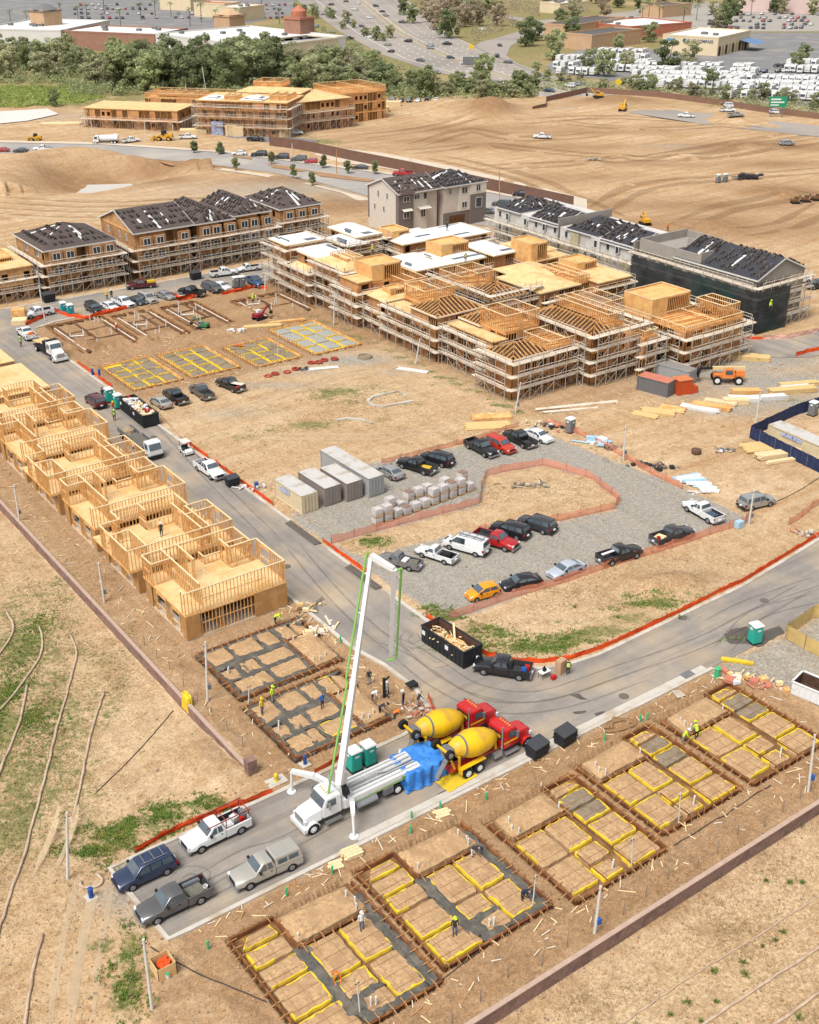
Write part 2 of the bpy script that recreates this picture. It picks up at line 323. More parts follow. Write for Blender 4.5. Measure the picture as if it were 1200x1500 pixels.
def build_ground():
 us=np.concatenate([np.linspace(-900,-60,70,endpoint=False),np.linspace(-60,1260,440),np.linspace(1268,2100,70)])
 vs=np.concatenate([np.linspace(-136,-30,26,endpoint=False),np.linspace(-30,1540,560),np.linspace(1550,2300,60)])
 uu,vv=np.meshgrid((us-600)/F,(vs-750)/F)
 t=CH/(_s+vv*_c);a=uu*t;b=(_c-vv*_s)*t
 x=_cy*a+_sy*b;y=-_sy*a+_cy*b
 z=height(x,y)*(np.hypot(x,y)<900)
 n,m=x.shape;V=np.stack([x,y,z],-1).reshape(-1,3)
 i=np.arange((n-1)*m).reshape(n-1,m)[:,:-1].ravel()
 Fc=np.stack([i,i+m,i+m+1,i+1],-1)
 me=bpy.data.meshes.new('ground');me.vertices.add(len(V));me.vertices.foreach_set('co',V.ravel())
 me.loops.add(Fc.size);me.loops.foreach_set('vertex_index',Fc.ravel().astype(np.int32));me.polygons.add(len(Fc));me.polygons.foreach_set('loop_start',np.arange(0,Fc.size,4,dtype=np.int32))
 me.polygons.foreach_set('use_smooth',np.ones(len(Fc),bool));me.update(calc_edges=True)
 g,d,gr,s=[q.ravel() for q in soil(x,y)]
 at=me.color_attributes.new('soil','FLOAT_COLOR','POINT')
 at.data.foreach_set('color',np.stack([g,d,gr,s],-1).astype(np.float32).ravel())
 o=bpy.data.objects.new('ground',me);COL.objects.link(o);o['kind']='structure'
 m=bpy.data.materials.new('soil');me.materials.append(m);m.use_nodes=True;N=m.node_tree;L=N.links;bs=N.nodes['Principled BSDF'];bs.inputs['Roughness'].default_value=.95;bs.inputs['Specular IOR Level'].default_value=.1
 geo=N.nodes.new('ShaderNodeNewGeometry').outputs['Position']
 def noise(sc_,det=6,rough=.6,mp=None):
  q=N.nodes.new('ShaderNodeTexNoise');q.inputs['Scale'].default_value=sc_;q.inputs['Detail'].default_value=det;q.inputs['Roughness'].default_value=rough
  if mp:
   k=N.nodes.new('ShaderNodeMapping');k.inputs['Rotation'].default_value=(0,0,mp[1]);k.inputs['Scale'].default_value=mp[0];L.new(geo,k.inputs[0]);L.new(k.outputs[0],q.inputs['Vector'])
  else:L.new(geo,q.inputs['Vector'])
  return q.outputs['Fac']
 def ramp(f,p0,p1,c0=(0,0,0,1),c1=(1,1,1,1)):
  q=N.nodes.new('ShaderNodeValToRGB');e=q.color_ramp.elements;e[0].position=p0;e[1].position=p1;e[0].color=c0;e[1].color=c1;L.new(f,q.inputs[0]);return q.outputs[0]
 def mixc(f,a,b,mode='MIX'):
  q=N.nodes.new('ShaderNodeMix');q.data_type='RGBA';q.blend_type=mode
  for k,v in ((0,f),(6,a),(7,b)):
   if isinstance(v,(tuple,float)):q.inputs[k].default_value=v
   else:L.new(v,q.inputs[k])
  return q.outputs[2]
 def mth(op,a,b):
  q=N.nodes.new('ShaderNodeMath');q.operation=op;q.use_clamp=True
  for k,v in ((0,a),(1,b)):
   if isinstance(v,float):q.inputs[k].default_value=v
   else:L.new(v,q.inputs[k])
  return q.outputs[0]
 ac=N.nodes.new('ShaderNodeVertexColor');ac.layer_name='soil'
 sp=N.nodes.new('ShaderNodeSeparateColor');L.new(ac.outputs[0],sp.inputs[0])
 big=noise(.05);mid=noise(.45,8,.7);fine=noise(3.2,8,.75);grit=noise(11,4,.7)
 streak=noise(.35,6,.65,((.12,1.1,1),YAW+.06));track=noise(.5,5,.6,((1.3,.06,1),0))
 base=mixc(ramp(big,.38,.62),C(204,174,136),C(222,194,158))
 base=mixc(ramp(streak,.42,.7),base,C(188,150,108))
 base=mixc(mth('MULTIPLY',ramp(mid,.5,.68),.7),base,C(170,134,98))
 straw=mixc(ramp(fine,.4,.62),C(186,158,120),C(226,200,162))
 straw=mixc(mth('MULTIPLY',ramp(mid,.5,.7),.6),straw,C(160,130,94))
 sa=N.nodes.new('ShaderNodeSeparateColor');
 base=mixc(mth('MULTIPLY',ac.outputs['Alpha'],.85),base,straw)
 dark=mixc(ramp(mid,.36,.64),C(136,102,72),C(178,142,106))
 dark=mixc(mth('MULTIPLY',ramp(fine,.5,.7),.6),dark,C(198,162,122))
 dm=mth('ADD',sp.outputs[1],0.0);dm=mth('MULTIPLY',dm,ramp(mid,.2,.55,(.55,.55,.55,1)))
 base=mixc(dm,base,dark)
 grav=mixc(ramp(fine,.3,.7),C(150,146,138),C(192,186,174))
 grav=mixc(mth('MULTIPLY',ramp(grit,.52,.66),.5),grav,C(112,108,102))
 grav=mixc(mth('MULTIPLY',ramp(mid,.5,.7),.35),grav,C(190,170,136))
 base=mixc(sp.outputs[2],base,grav)
 gm=mth('MULTIPLY',ramp(mth('ADD',mth('MULTIPLY',sp.outputs[0],.66),mth('MULTIPLY',ramp(noise(1.1,9,.78),.36,.66),.5)),.50,.70),.88)
 grn=mixc(ramp(mid,.35,.65),C(108,116,66),C(162,150,104))
 base=mixc(gm,base,grn)
 spk=mixc(ramp(grit,.34,.5,(.80,.78,.76,1),(1,1,1,1)),base,base)
 fin=mixc(1.0,base,ramp(grit,.3,.52,(.62,.59,.56,1),(1.06,1.06,1.06,1)),'MULTIPLY')
 fin=mixc(1.0,fin,ramp(noise(1.6,7,.8),.34,.6,(.76,.74,.72,1),(1.06,1.06,1.06,1)),'MULTIPLY')
 fin=mixc(1.0,fin,ramp(track,.35,.6,(.93,.92,.90,1),(1.03,1.03,1.03,1)),'MULTIPLY')
 fin=mixc(1.0,fin,ramp(noise(6.5,3,.7),.34,.47,(.66,.62,.58,1),(1.03,1.03,1.03,1)),'MULTIPLY')
 fin=mixc(1.0,fin,ramp(noise(2.6,5,.8),.58,.74,(1,1,1,1),(1.22,1.2,1.16,1)),'MULTIPLY')
 L.new(fin,bs.inputs['Base Color'])
 bp=N.nodes.new('ShaderNodeBump');bp.inputs['Strength'].default_value=.55;bp.inputs['Distance'].default_value=.12;L.new(mixc(.45,fine,mid),bp.inputs['Height']);L.new(bp.outputs[0],bs.inputs['Normal'])
 return o
ground=build_ground()
def sheet(name,poly,z,m,label=None,kind='structure'):
 from mathutils.geometry import tessellate_polygon
 mb=MB();pts=[Vector((p[0],p[1],0)) for p in poly]
 tris=tessellate_polygon([pts]);vs=[(p.x,p.y,z) for p in pts]
 fs=[]
 for t in tris:
  a,b,c=[pts[i] for i in t]
  fs.append(tuple(t) if (b-a).cross(c-a).z>0 else tuple(reversed(t)))
 mb.add(vs,fs);o=mb.obj(name,m);o['kind']=kind;return o
M_ASPH=mat('asphalt',(160,152,144),.9,.10,.9,bump=.15,rgb2=(188,170,146),scale2=.13,stretch=None)
M_ASPH2=mat('asphalt_dark',(132,130,130),.9,.10,.6,rgb2=(154,148,140),scale2=.08)
M_FWY=mat('freeway_concrete',(168,158,148),.9,.08,.05,stretch=(1,.15,1),rgb2=(150,142,134),scale2=.02)
M_CONC=mat('concrete',(208,200,188),.9,.10,1.2,bump=.1,rgb2=(186,170,146),scale2=.4)
M_WALK=mat('pale_concrete',(214,198,176),.9,.08,.3)
def road_tracks():
 """dust and tyre marks, running along each leg of the road, in the asphalt material"""
 n=M_ASPH.node_tree;b=n.nodes['Principled BSDF'];src=b.inputs['Base Color'].links[0].from_socket
 pos=n.nodes.new('ShaderNodeNewGeometry').outputs['Position']
 sep=n.nodes.new('ShaderNodeSeparateXYZ');n.links.new(pos,sep.inputs[0])
 def nz(scale,mp,det=4):
  q=n.nodes.new('ShaderNodeMapping');q.inputs['Scale'].default_value=mp;n.links.new(pos,q.inputs[0])
  z=n.nodes.new('ShaderNodeTexNoise');z.inputs['Scale'].default_value=scale;z.inputs['Detail'].default_value=det;n.links.new(q.outputs[0],z.inputs['Vector']);return z.outputs['Fac']
 def mixf(f,a,c):
  q=n.nodes.new('ShaderNodeMix');n.links.new(f,q.inputs[0]);n.links.new(a,q.inputs[2]);n.links.new(c,q.inputs[3]);return q.outputs[0]
 leg=n.nodes.new('ShaderNodeMapRange');leg.inputs[1].default_value=73;leg.inputs[2].default_value=82;n.links.new(sep.outputs[1],leg.inputs[0])
 top=n.nodes.new('ShaderNodeMapRange');top.inputs[1].default_value=206;top.inputs[2].default_value=209;n.links.new(sep.outputs[1],top.inputs[0])
 al=nz(1.1,(1,.035,1));ac=nz(1.1,(.035,1,1))
 f=mixf(top.outputs[0],mixf(leg.outputs[0],ac,al),ac)
 for fac,p0,p1,c0,c1 in ((f,.36,.6,(.86,.85,.84,1),(1.05,1.045,1.03,1)),(nz(.12,(1,1,1),5),.4,.62,(.86,.86,.87,1),(1.06,1.04,1,1)),(nz(9,(1,1,1),3),.35,.6,(.88,.88,.88,1),(1.04,1.04,1.04,1))):
  r=n.nodes.new('ShaderNodeValToRGB');e=r.color_ramp.elements;e[0].position=p0;e[1].position=p1;e[0].color=c0;e[1].color=c1;n.links.new(fac,r.inputs[0])
  mx=n.nodes.new('ShaderNodeMix');mx.data_type='RGBA';mx.blend_type='MULTIPLY';mx.inputs[0].default_value=1
  n.links.new(src,mx.inputs[6]);n.links.new(r.outputs[0],mx.inputs[7]);src=mx.outputs[2]
 n.links.new(src,b.inputs['Base Color'])
road_tracks()
sheet('site_road',ROAD,0.0,M_ASPH)
sheet('loop_road',LOOP,0.0,M_ASPH)
sheet('public_street',FARROAD,0.03,mat('street_asphalt',(166,160,154),.9,.08,.3,rgb2=(184,176,164),scale2=.06))
def ribbon(name,pts,w,z0,z1,m,closed=False,kind='structure',label=None,cat=None,group=None,inner=0.0):
 """a kerb, wall or fence of width w that follows a line; z may be a number or a function"""
 mb=MB();n=len(pts);P_=[Vector((p[0],p[1])) for p in pts];off=[]
 for i in range(n):
  a=P_[max(i-1,0)];b=P_[min(i+1,n-1)];d=(b-a).normalized();off.append(Vector((-d.y,d.x)))
 secs=[]
 for i in range(n):
  p=P_[i];o=off[i];l=p+o*(inner+w);r=p+o*inner
  a=z0(i) if callable(z0) else z0;c=z1(i) if callable(z1) else z1
  secs.append([(r.x,r.y,a),(r.x,r.y,c),(l.x,l.y,c),(l.x,l.y,a)])
 mb.loft(secs);o=mb.obj(name,m)
 if kind:o['kind']=kind
 return setp(o,label,cat,group)
def dens(pts,step):
 r=[pts[0]]
 for a,b in zip(pts,pts[1:]):
  l=math.hypot(b[0]-a[0],b[1]-a[1]);k=max(1,int(l/step))
  for i in range(1,k+1):r.append((a[0]+(b[0]-a[0])*i/k,a[1]+(b[1]-a[1])*i/k))
 return r
KERBS=[[(38,70.9),(22.3,71.0),(22.9,61.9),(82.5,61.7)],[(38,70.9),(51,70.9),(54,71.4),(55.6,73.1),(56.5,76.5),(56.3,81.6),(55.4,86),(55.3,203)],
         [(64.3,114),(64.3,203)],[(64.3,100.5),(64.3,106.5)],[(97.7,70.2),(79.8,69.9),(75,69.8),(71.1,70.4),(68.5,71.4),(66.3,73.2),(64.9,76),(64.3,80),(64.3,93.5)],
         [(150,76),(128,73.6),(114,72),(97.7,70.2)],[(40,221),(95,219),(135,219.5)],[(66,206),(70,207.6),(95,208.5),(135,208)],[(166,131),(167.5,125),(172,122.2),(184,120.6),(240,119)]]
for k,pts in enumerate(KERBS):
 inn={0:-.38,1:0.0,2:-.42,3:-.42,4:-.42,5:-.42,6:0,7:-.42,8:0}[k]
 ribbon('kerb',dens(pts,1.5),.42 if k != 0 else .38,-.15,.11,M_CONC,inner=inn)
# lower sidewalk strip along the near road, drive aprons, and pale pavement along the public street
sheet('gutter',[(40,62.0),(82,61.8),(82,62.55),(40,62.7)],.012,M_CONC)
sheet('pavement',pxl(-300,209,0,206,150,209,330,221,420,233,520,246,620,260,760,288,880,319,880,322,760,291,620,263,520,249,420,236,330,224,150,212,0,209,-300,212),.14,M_WALK)
sheet('pavement',pxl(300,243,400,257,470,273,540,291,536,300,500,283,440,268,380,258,300,246),.14,M_WALK)
sheet('pavement',pxl(480,215,560,224,660,243,760,266,860,292,860,310,760,284,650,262,560,246,500,238,460,226),.05,M_WALK)
M_MULCH=mat('planting_soil',(172,132,96),.95,.2,.6)
for q in ((228,236,262,241,330,246,322,248,250,243),(392,240,420,244,452,250,440,252,400,246),(450,250,500,257,548,264,540,267,470,259),(345,228,370,231,368,234,340,230)):
 sheet('median',pxl(*q),.16,M_MULCH)
# far surfaces
sheet('sediment_pond',[(x,y) for x,y in POND],-3.45,mat('pond_silt',(206,200,190),.5,.05,.3))
sheet('freeway',pxl(430,-4,500,48,560,80,630,104,720,122,800,143,900,162,1050,185,1250,206,1250,190,1050,168,920,144,850,126,790,106,720,78,650,48,610,10,590,-4),.10,M_FWY)
sheet('freeway_ramp',pxl(690,72,704,62,740,52,800,43,800,50,765,58,748,68,742,82,760,94,800,108,850,124,850,130,790,116,730,96,700,85),.14,M_FWY)
sheet('cross_street',pxl(740,52,800,43,880,30,960,20,1040,8,1040,2,960,12,880,22,790,30,740,22,740,27,790,38),.16,M_FWY)
sheet('mall_car_park',pxl(-60,-6,440,-6,430,20,300,48,120,40,-60,40),.08,M_ASPH2)
sheet('mall_service_yard',pxl(440,66,505,76,500,96,420,98,412,86),.08,M_ASPH2)
sheet('dealer_lot',pxl(800,95,850,72,960,72,1010,48,1260,48,1260,160,1120,152,980,130,880,116,810,108),.08,M_ASPH2)
sheet('far_car_park',pxl(870,50,940,10,1260,-4,1260,46,1000,46),.06,mat('far_asphalt',(170,162,152),.9,.1,.05))
sheet('site_yard',pxl(300,182,420,200,470,206,420,214,330,210,240,205),.05,M_ASPH2)
sheet('site_yard',pxl(525,150,640,146,640,160,560,166,525,168),.05,M_ASPH2)
sheet('building_slab',pxl(0,164,70,160,86,168,40,178,0,182),.3,mat('new_slab',(222,216,206),.8,.05,.1))
# wheel tracks over the graded dirt and tyre marks on the asphalt
def track(name,pts,w,m,lift=.03,step=2.0,gap=0):
 p=spline([G2(*q) for q in pts],step);n=len(p)
 for s in ((-gap/2,gap/2) if gap else (0,)):
  mb=MB();vs=[]
  for i,q in enumerate(p):
   d=(p[min(i+1,n-1)]-p[max(i-1,0)]).normalized();a=Vector((-d.y,d.x));k=w*(.35+.65*min(1,i/3,(n-1-i)/3))*R.uniform(.7,1.25)
   for e in (s-k/2,s+k/2):c=q+a*e;vs.append((c.x,c.y,0))
  h=height([v[0] for v in vs],[v[1] for v in vs]);mb.add([(v[0],v[1],max(z,-.07 if lift>.02 else 0)+lift) for v,z in zip(vs,h)],[(2*i,2*i+2,2*i+3,2*i+1) for i in range(n-1)]);o=mb.obj(name,m);o['kind']='structure'
def spline(pts,step=.8):
 P_=[Vector(p) for p in pts];P_=[P_[0]]+P_+[P_[-1]];out=[]
 for i in range(1,len(P_)-2):
  a,b,c,d=P_[i-1:i+3];n=max(2,int((c-b).length/step))
  for j in range(n):
   t=j/n;out.append(.5*((2*b)+(c-a)*t+(2*a-5*b+4*c-d)*t*t+(3*b-a-3*c+d)*t ** 3))
 return out+[P_[-2]]
M_TRK=mat('track_soil',(150,112,78),.95,.3,.3,trans=.24);M_TRKL=mat('track_pale',(226,200,164),.95,.1,.4,trans=.5);M_TYM=mat('tyre_mark',(90,84,80),.8,.3,2,trans=.2)
for q in (((610,212),(690,192),(760,205),(880,197)),((600,222),(720,214),(850,226),(1000,232),(1210,204)),((700,245),(900,236),(1050,216),(1210,190)),((640,230),(760,258),(860,300),(900,318)),((880,305),(950,272),(1100,258),(1210,250)),((1000,330),(1080,300),(1210,285)),((820,180),(940,190),(1060,184),(1130,192)),((760,182),(880,172),(1000,176)),((1080,340),(1150,330),(1210,300)),((530,200),(620,190),(690,178))):track('dirt_track',q,3.2,M_TRK,.05,6,6)
for k in range(9):track('dirt_track',((-10,284+k*4.2),(140,292+k*3.8),(300,288+k*2.6),(470,292+k*1.2)),1.8,M_TRK if k % 2 else M_TRKL,.05,6)
for q in (((118,1500),(130,1400),(150,1300)),((90,1500),(104,1400),(128,1290)),((60,1290),(90,1220),(100,1180))):track('dirt_track',q,.5,M_TRKL,.03,.8,1.6)
for q in (((330,610),(420,575),(520,545),(600,548)),((360,640),(450,640),(560,640),(660,625))):track('dirt_track',q,.6,M_TRKL,.03,1.5,1.8)
for q in (((560,935),(600,950),(640,975),(700,1010),(790,1020),(900,985),(1040,935),(1180,860)),((590,960),(640,1000),(720,1035),(820,1030),(940,990)),((300,1290),(360,1255),(420,1235),(520,1180)),((260,1330),(330,1290),(420,1250)),((430,800),(480,860),(540,920),(600,965)),((210,590),(300,690),(400,790)),((1060,950),(1110,900),(1200,875)),((1040,915),(1100,885),(1200,850))):track('tyre_mark',q,.22,M_TYM,.014,.8,1.7)
for q in (((600,925),(592,938),(606,946),(622,938),(616,926)),((628,968),(640,975),(660,968)),((255,1290),(275,1275),(300,1280),(290,1300))):track('tyre_mark',q,.16,M_TYM,.016,.4,.9)
# ---------------------------------------------------------------- timber, foundations, framed houses, scaffolds
W_TOP=mat('pale_lumber',(246,218,170),.8,.12,3,rnd=.05)
W_STUD=mat('stud_lumber',(236,176,106),.8,.24,2.2,rgb2=(248,206,146),scale2=1.2)
W_OSB=mat('floor_sheathing',(238,202,146),.85,.12,1.1,rgb2=(226,180,116),scale2=.5)
W_SHEATH=mat('strand_board',(190,140,86),.85,.28,9,rgb2=(206,158,102),scale2=.8)
W_ORANGE=mat('orange_framing',(230,164,98),.8,.26,2.0,rgb2=(242,196,136),scale2=.9)
W_ORANGE2=mat('orange_panel',(240,190,122),.8,.14,1.5,rgb2=(226,162,96),scale2=.7)
W_BROWN=mat('brown_sheathing',(206,152,100),.85,.22,1.5,rgb2=(178,118,80),scale2=.35)
W_TAN=mat('tan_sheathing',(212,166,112),.85,.18,1.2,rgb2=(188,138,90),scale2=.4)
W_DARK=mat('dark_interior',(104,70,42),.9,.4,.8)  # dark brown that paints the shade inside framed buildings; a garage door shares it
W_PLANK=mat('scaffold_plank',(236,222,202),.85,.14,1.0,rgb2=(212,192,166),scale2=.5)
M_TUBE=mat('scaffold_tube',(196,184,170),.6,.15,2)
M_MEMB=mat('white_membrane',(236,236,234),.6,.04,.6)
M_MEMBG=mat('grey_underlay',(112,116,124),.7,.15,.5)
M_FORM=mat('form_board',(126,78,44),.85,.3,2.5,rgb2=(168,112,66),scale2=.8)
M_STAKE=mat('stake_wood',(196,146,96),.85,.25,4)
M_BED=mat('bed_soil',(196,160,118),.95,.34,3.2,bump=.5,rgb2=(178,142,104),scale2=.8)
M_BEDG=mat('bed_grey',(150,134,112),.95,.2,2.5,bump=.4,rgb2=(128,112,94),scale2=.8)
M_YEL=mat('yellow_sheet',(244,208,54),.55,.16,2.5,bump=.4,rgb2=(226,186,60),scale2=1.2)
M_WETC=mat('wet_concrete',(96,92,84),.65,.3,3,bump=.9,rgb2=(122,114,102),scale2=1.0)
M_TRF=mat('trench_floor',(132,96,62),.95,.25,2,bump=.4,rgb2=(166,124,76),scale2=.7)
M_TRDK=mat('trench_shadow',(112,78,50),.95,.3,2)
M_REBAR=mat('rebar',(182,134,98),.7,.2,3)
M_PVC=mat('white_pipe',(236,236,232),.5,.05,3)
M_GREENP=mat('green_pipe',(70,186,128),.5,.08,3)
def wobble(poly,rnd,amp=.05,step=.4,r=.16):
 """rounded, uneven outline of a soil bed"""
 out=[];n=len(poly)
 for i in range(n):
  p0,p1,p2=Vector(poly[i-1]),Vector(poly[i]),Vector(poly[(i+1) % n])
  a=p1+(p0-p1).normalized()*r;b=p1+(p2-p1).normalized()*r
  out += [a,(a+b+p1*2)/4,b]
 res=[]
 for i in range(len(out)):
  a,b=out[i],out[(i+1) % len(out)];k=max(1,int((b-a).length/step))
  for j in range(k):
   q=a+(b-a)*j/k;res.append((q.x+rnd.uniform(-amp,amp),q.y+rnd.uniform(-amp,amp)))
 return res
def shrink(poly,d):
 cx=sum(p[0] for p in poly)/len(poly);cy=sum(p[1] for p in poly)/len(poly);o=[]
 for x,y in poly:
  l=math.hypot(x-cx,y-cy);k=max(.1,(l-d)/l);o.append((cx+(x-cx)*k,cy+(y-cy)*k))
 return o
def bed(root,poly,z,m,rnd,yellow=True,dome=.05,sheet_w=.3,grid=True):
 o=wobble(poly,rnd);i1=shrink(o,.12);n=len(o);mb=MB();i2=shrink(o,.8);zz=[z+dome+rnd.uniform(-.02,.03) for _ in o]
 mb.loft([[(x,y,z-.42) for x,y in shrink(o,-.05)],[(x,y,z-.04) for x,y in o],[(x,y,z) for x,y in i1],[(x,y,q) for (x,y),q in zip(i2,zz)]])
 b=mb.obj('soil_bed',m,root,smooth=False)
 if yellow:
  mb=MB();a=[(x+rnd.uniform(-.05,.05),y+rnd.uniform(-.05,.05)) for x,y in shrink(o,sheet_w)];e=shrink(o,-.05)
  a=[tuple(Vector(p).lerp(Vector(q),rnd.uniform(0,.75))) for p,q in zip(a,o)];k0=rnd.randrange(n);skip=set((k0+i) % n for i in range(rnd.randint(n // 5,n // 2)))
  for i in range(n):
   if i in skip:continue
   j=(i+1) % n;t=lambda q,h:(q[0],q[1],h)
   mb.quad(t(a[i],z+.025),t(a[j],z+.025),t(o[j],z+.02),t(o[i],z+.02));mb.quad(t(o[i],z+.02),t(o[j],z+.02),t(e[j],z-.24),t(e[i],z-.24))
  mb.obj('yellow_sheet',M_YEL,b)
 if grid:
  xs=[p[0] for p in poly];ys=[p[1] for p in poly];mb=MB();s=1.25
  x=min(xs)+.5
  while x<max(xs)-.3:mb.beam((x,min(ys)+.1,z+.1),(x,max(ys)-.1,z+.065),.022);x += s
  y=min(ys)+.5
  while y<max(ys)-.3:mb.beam((min(xs)+.1,y,z+.12),(max(xs)-.1,y,z+.07),.022);y += s
  if mb.v:mb.obj('rebar_mat',M_REBAR,b)
 return b
def form_wall(mb,p,q,rnd,zt=.12,zb=-.5,step=.95,out=1):
 """form board with a walers-and-stakes edge"""
 p=Vector(p);q=Vector(q);d=(q-p);L=d.length;d.normalize();nrm=Vector((d.y,-d.x))*out
 mb.beam((p.x,p.y,(zt+zb)/2),(q.x,q.y,(zt+zb)/2),.06,zt-zb,0)
 pp=p+nrm*.10;qq=q+nrm*.10
 mb.beam((pp.x,pp.y,zt-.06),(qq.x,qq.y,zt-.06),.10,.09,0)
 t=rnd.uniform(.1,.5)
 while t<L:
  a=p+d*t;h=rnd.uniform(.1,.4)
  b=a+nrm*.16;mb.beam((b.x,b.y,-.4),(b.x,b.y,zt+h),.07,.05,1)
  if rnd.random()<.75:
   e=a+nrm*rnd.uniform(.5,.85);mb.beam((b.x,b.y,zt+.05),(e.x,e.y,-.05),.06,.05,1)
  if rnd.random()<.5:
   e=a-nrm*.45;mb.beam((b.x,b.y,zt+.03),(e.x,e.y,zt+.02),.06,.05,1)
  t += step*rnd.uniform(.7,1.3)
CELLS={'narrow':[((.35,10.6),(1.2,11.6),(3.1,11.6),(3.3,10.5)),((.3,8.55),(3.4,8.55),(3.4,10.2),(.3,10.2)),((.3,6.5),(3.4,6.5),(3.4,8.2),(.3,8.2)),((.3,3.25),(3.45,3.25),(3.45,6.15),(.3,6.15)),((.3,.35),(4.0,.35),(3.6,2.9),(.3,2.9))],
         'mid':[((4.3,4.7),(6.8,4.7),(6.8,8.2),(4.3,8.2)),((4.3,2.55),(6.8,2.55),(6.8,4.35),(4.3,4.35)),((4.7,.45),(7.0,.45),(7.0,2.1),(4.9,2.1))],
         'wide':[((7.15,4.6),(9.6,4.6),(9.6,8.2),(7.15,8.2)),((7.25,.75),(9.6,.75),(9.6,4.25),(7.15,4.25))]}
def pad(k,x0,x1,y0,y1,kind):
 rnd=random.Random(100+k);W,D=x1-x0,y1-y0
 lab={0:'house foundation nearest the camera, half filled with wet concrete, left end of the lower row',1:'second foundation from the left in the lower row, wet concrete along its right side',
           2:'third foundation from the left in the lower row, yellow sheeting and no concrete yet',3:'fourth foundation from the left in the lower row, yellow sheeting, behind the middle one',4:'farthest foundation of the lower row, beside the gravel yard with the white skip',
           5:'poured foundation next to the wood framed houses',6:'poured foundation with the crew spreading concrete beside the boom truck',
           7:'yellow lined foundation beside the street and the blue standpipes',8:'second yellow lined foundation behind the parked dark pickups',9:'third yellow lined foundation behind the black pickup with boards',10:'grey filled yellow lined foundation near the pile of red hose rings'}[k]
 t=thing('house_foundation',lab,'foundation',group='house foundations')
 sx,sy=W/10.5,D/12.0
 if kind == 'a':T=lambda p:(x0+p[0]*sx,y0+p[1]*sy)
 elif kind == 'b':T=lambda p:(x1-p[0]*sx,y0+p[1]*sy)
 elif kind == 'c':T=lambda p:(x0+p[1]*W/12,y1-p[0]*D/10.5)
 else:T=lambda p:(x0+p[0]*W/8.5,y0+p[1]*D/13)
 def order(poly):
  a=sum(poly[i-1][0]*poly[i][1]-poly[i][0]*poly[i-1][1] for i in range(len(poly)));return poly if a>0 else poly[::-1]
 if kind == 'd':
  MB().box(x0,x1,y0,y1,-.75,-.22).obj('trench_floor',M_YEL,t)
  for i,(u0,u1) in enumerate(((.35,2.75),(3.1,5.4),(5.75,8.15))):
   v=.4+(i == 1)*.5
   while v<12:
    h=rnd.choice((2.2,2.8,3.4));h=min(h,12.6-v)
    if h>1:bed(t,order([T(p) for p in ((u0,v),(u1,v),(u1,v+h),(u0,v+h))]),-.02,M_BEDG if k != 10 else mat('bed_gravel',(168,166,156),.95,.2,3,bump=.4),rnd,True,.04,.1,False)
    v += h+.38
  mb=MB()
  for a,b in (((0,0),(8.5,0)),((8.5,0),(8.5,13)),((8.5,13),(0,13)),((0,13),(0,0))):form_wall(mb,T(a),T(b),rnd,.08,-.4,.8)
  mb.obj('formwork',[W_STUD,M_STAKE],t)
 else:
  conc=kind == 'c' or k in (0,1)
  MB().box(x0,x1,y0,y1,-.8,-.36).obj('trench_floor',M_TRF if kind != 'c' else M_WETC,t)
  for key,L in CELLS.items():
   for i,c in enumerate(L):
    if not conc:c=tuple((u+(.55 if u>9.3 else 0),v) for u,v in c)
    grey=(kind == 'b' and key == 'narrow' and i in (1,2))
    yl=(kind != 'c') or (k == 6 and rnd.random()<.25)
    if conc and kind == 'a' and key == 'mid' and i == 2:yl=False
    bed(t,order([T(p) for p in c]),-.03,M_BEDG if grey else M_BED,rnd,yl,.05,rnd.uniform(.12,.24),kind != 'c')
  g=bed(t,order([T(p) for p in ((3.9,8.8),(10.0,8.8),(9.8,11.5),(3.9,11.7))]),.12,M_BED,rnd,False,.22,0,False)
  if conc:
   mb=MB();zc=-.05
   strips=[(9.55,10.45,.1,10.6),(3.4,4.4,1.0,8.6),(4.2,9.6,.1,.75),(4.2,5.0,.1,2.4)] if kind == 'a' else [(0,10.5,0,.6),(0,.6,0,12),(9.6,10.5,0,9),(3.2,4.4,0,9),(6.5,7.1,0,8.6),(.3,9.6,2.85,3.35),(.3,3.4,6.2,6.65),(4,9.8,4.3,4.8),(3.6,10,8.1,8.7),(.3,3.4,8.15,8.75),(4.2,7.2,1.9,2.6)]
   if kind == 'a':strips += [(4.4,7,2.0,2.6)]
   for n,(a,b,c,d) in enumerate(strips):
    o=wobble(order([T(p) for p in ((a,c),(b,c),(b,d),(a,d))]),rnd,.2,.45,.12)
    mb.loft([[(x,y,-.55) for x,y in o],[(x,y,zc+.004*n) for x,y in o],[(x,y,zc+.03+.004*n+rnd.uniform(-.03,.04)) for x,y in shrink(o,.2)]])
   mb.obj('wet_concrete',M_WETC,t)
  mb=MB()
  E=[((0,0),(10.5,0)),((10.5,0),(10.5,11.6)),((0,12),(0,0)),((3.7,8.3),(3.7,12)),((3.7,12),(0,12)),((3.7,8.45),(9.9,8.45))]
  for a,b in E:form_wall(mb,T(a),T(b),rnd,out=(1 if kind in 'ac' else-1)*(-1 if kind == 'c' else 1))
  if not conc:
   for a,b in (((3.75,.3),(3.75,8.4)),((6.8,.3),(6.8,4))):mb.beam(T(a)+(.05,),T(b)+(.05,),.05,.1,0)
  mb.obj('formwork',[M_FORM,M_STAKE],t)
  for q in ((9.2,8.9),(9.5,9.5),(9.2,10.3),(4.2,9.2),(5.2,1.2),(5.5,1.0)):
   p=T(q);MB().cyl(p+(-.3,),p+(.55+rnd.random()*.4,),.07,n=8).obj('drain_pipe',M_PVC,t)
for k,a in enumerate(PADS):pad(k,*a)
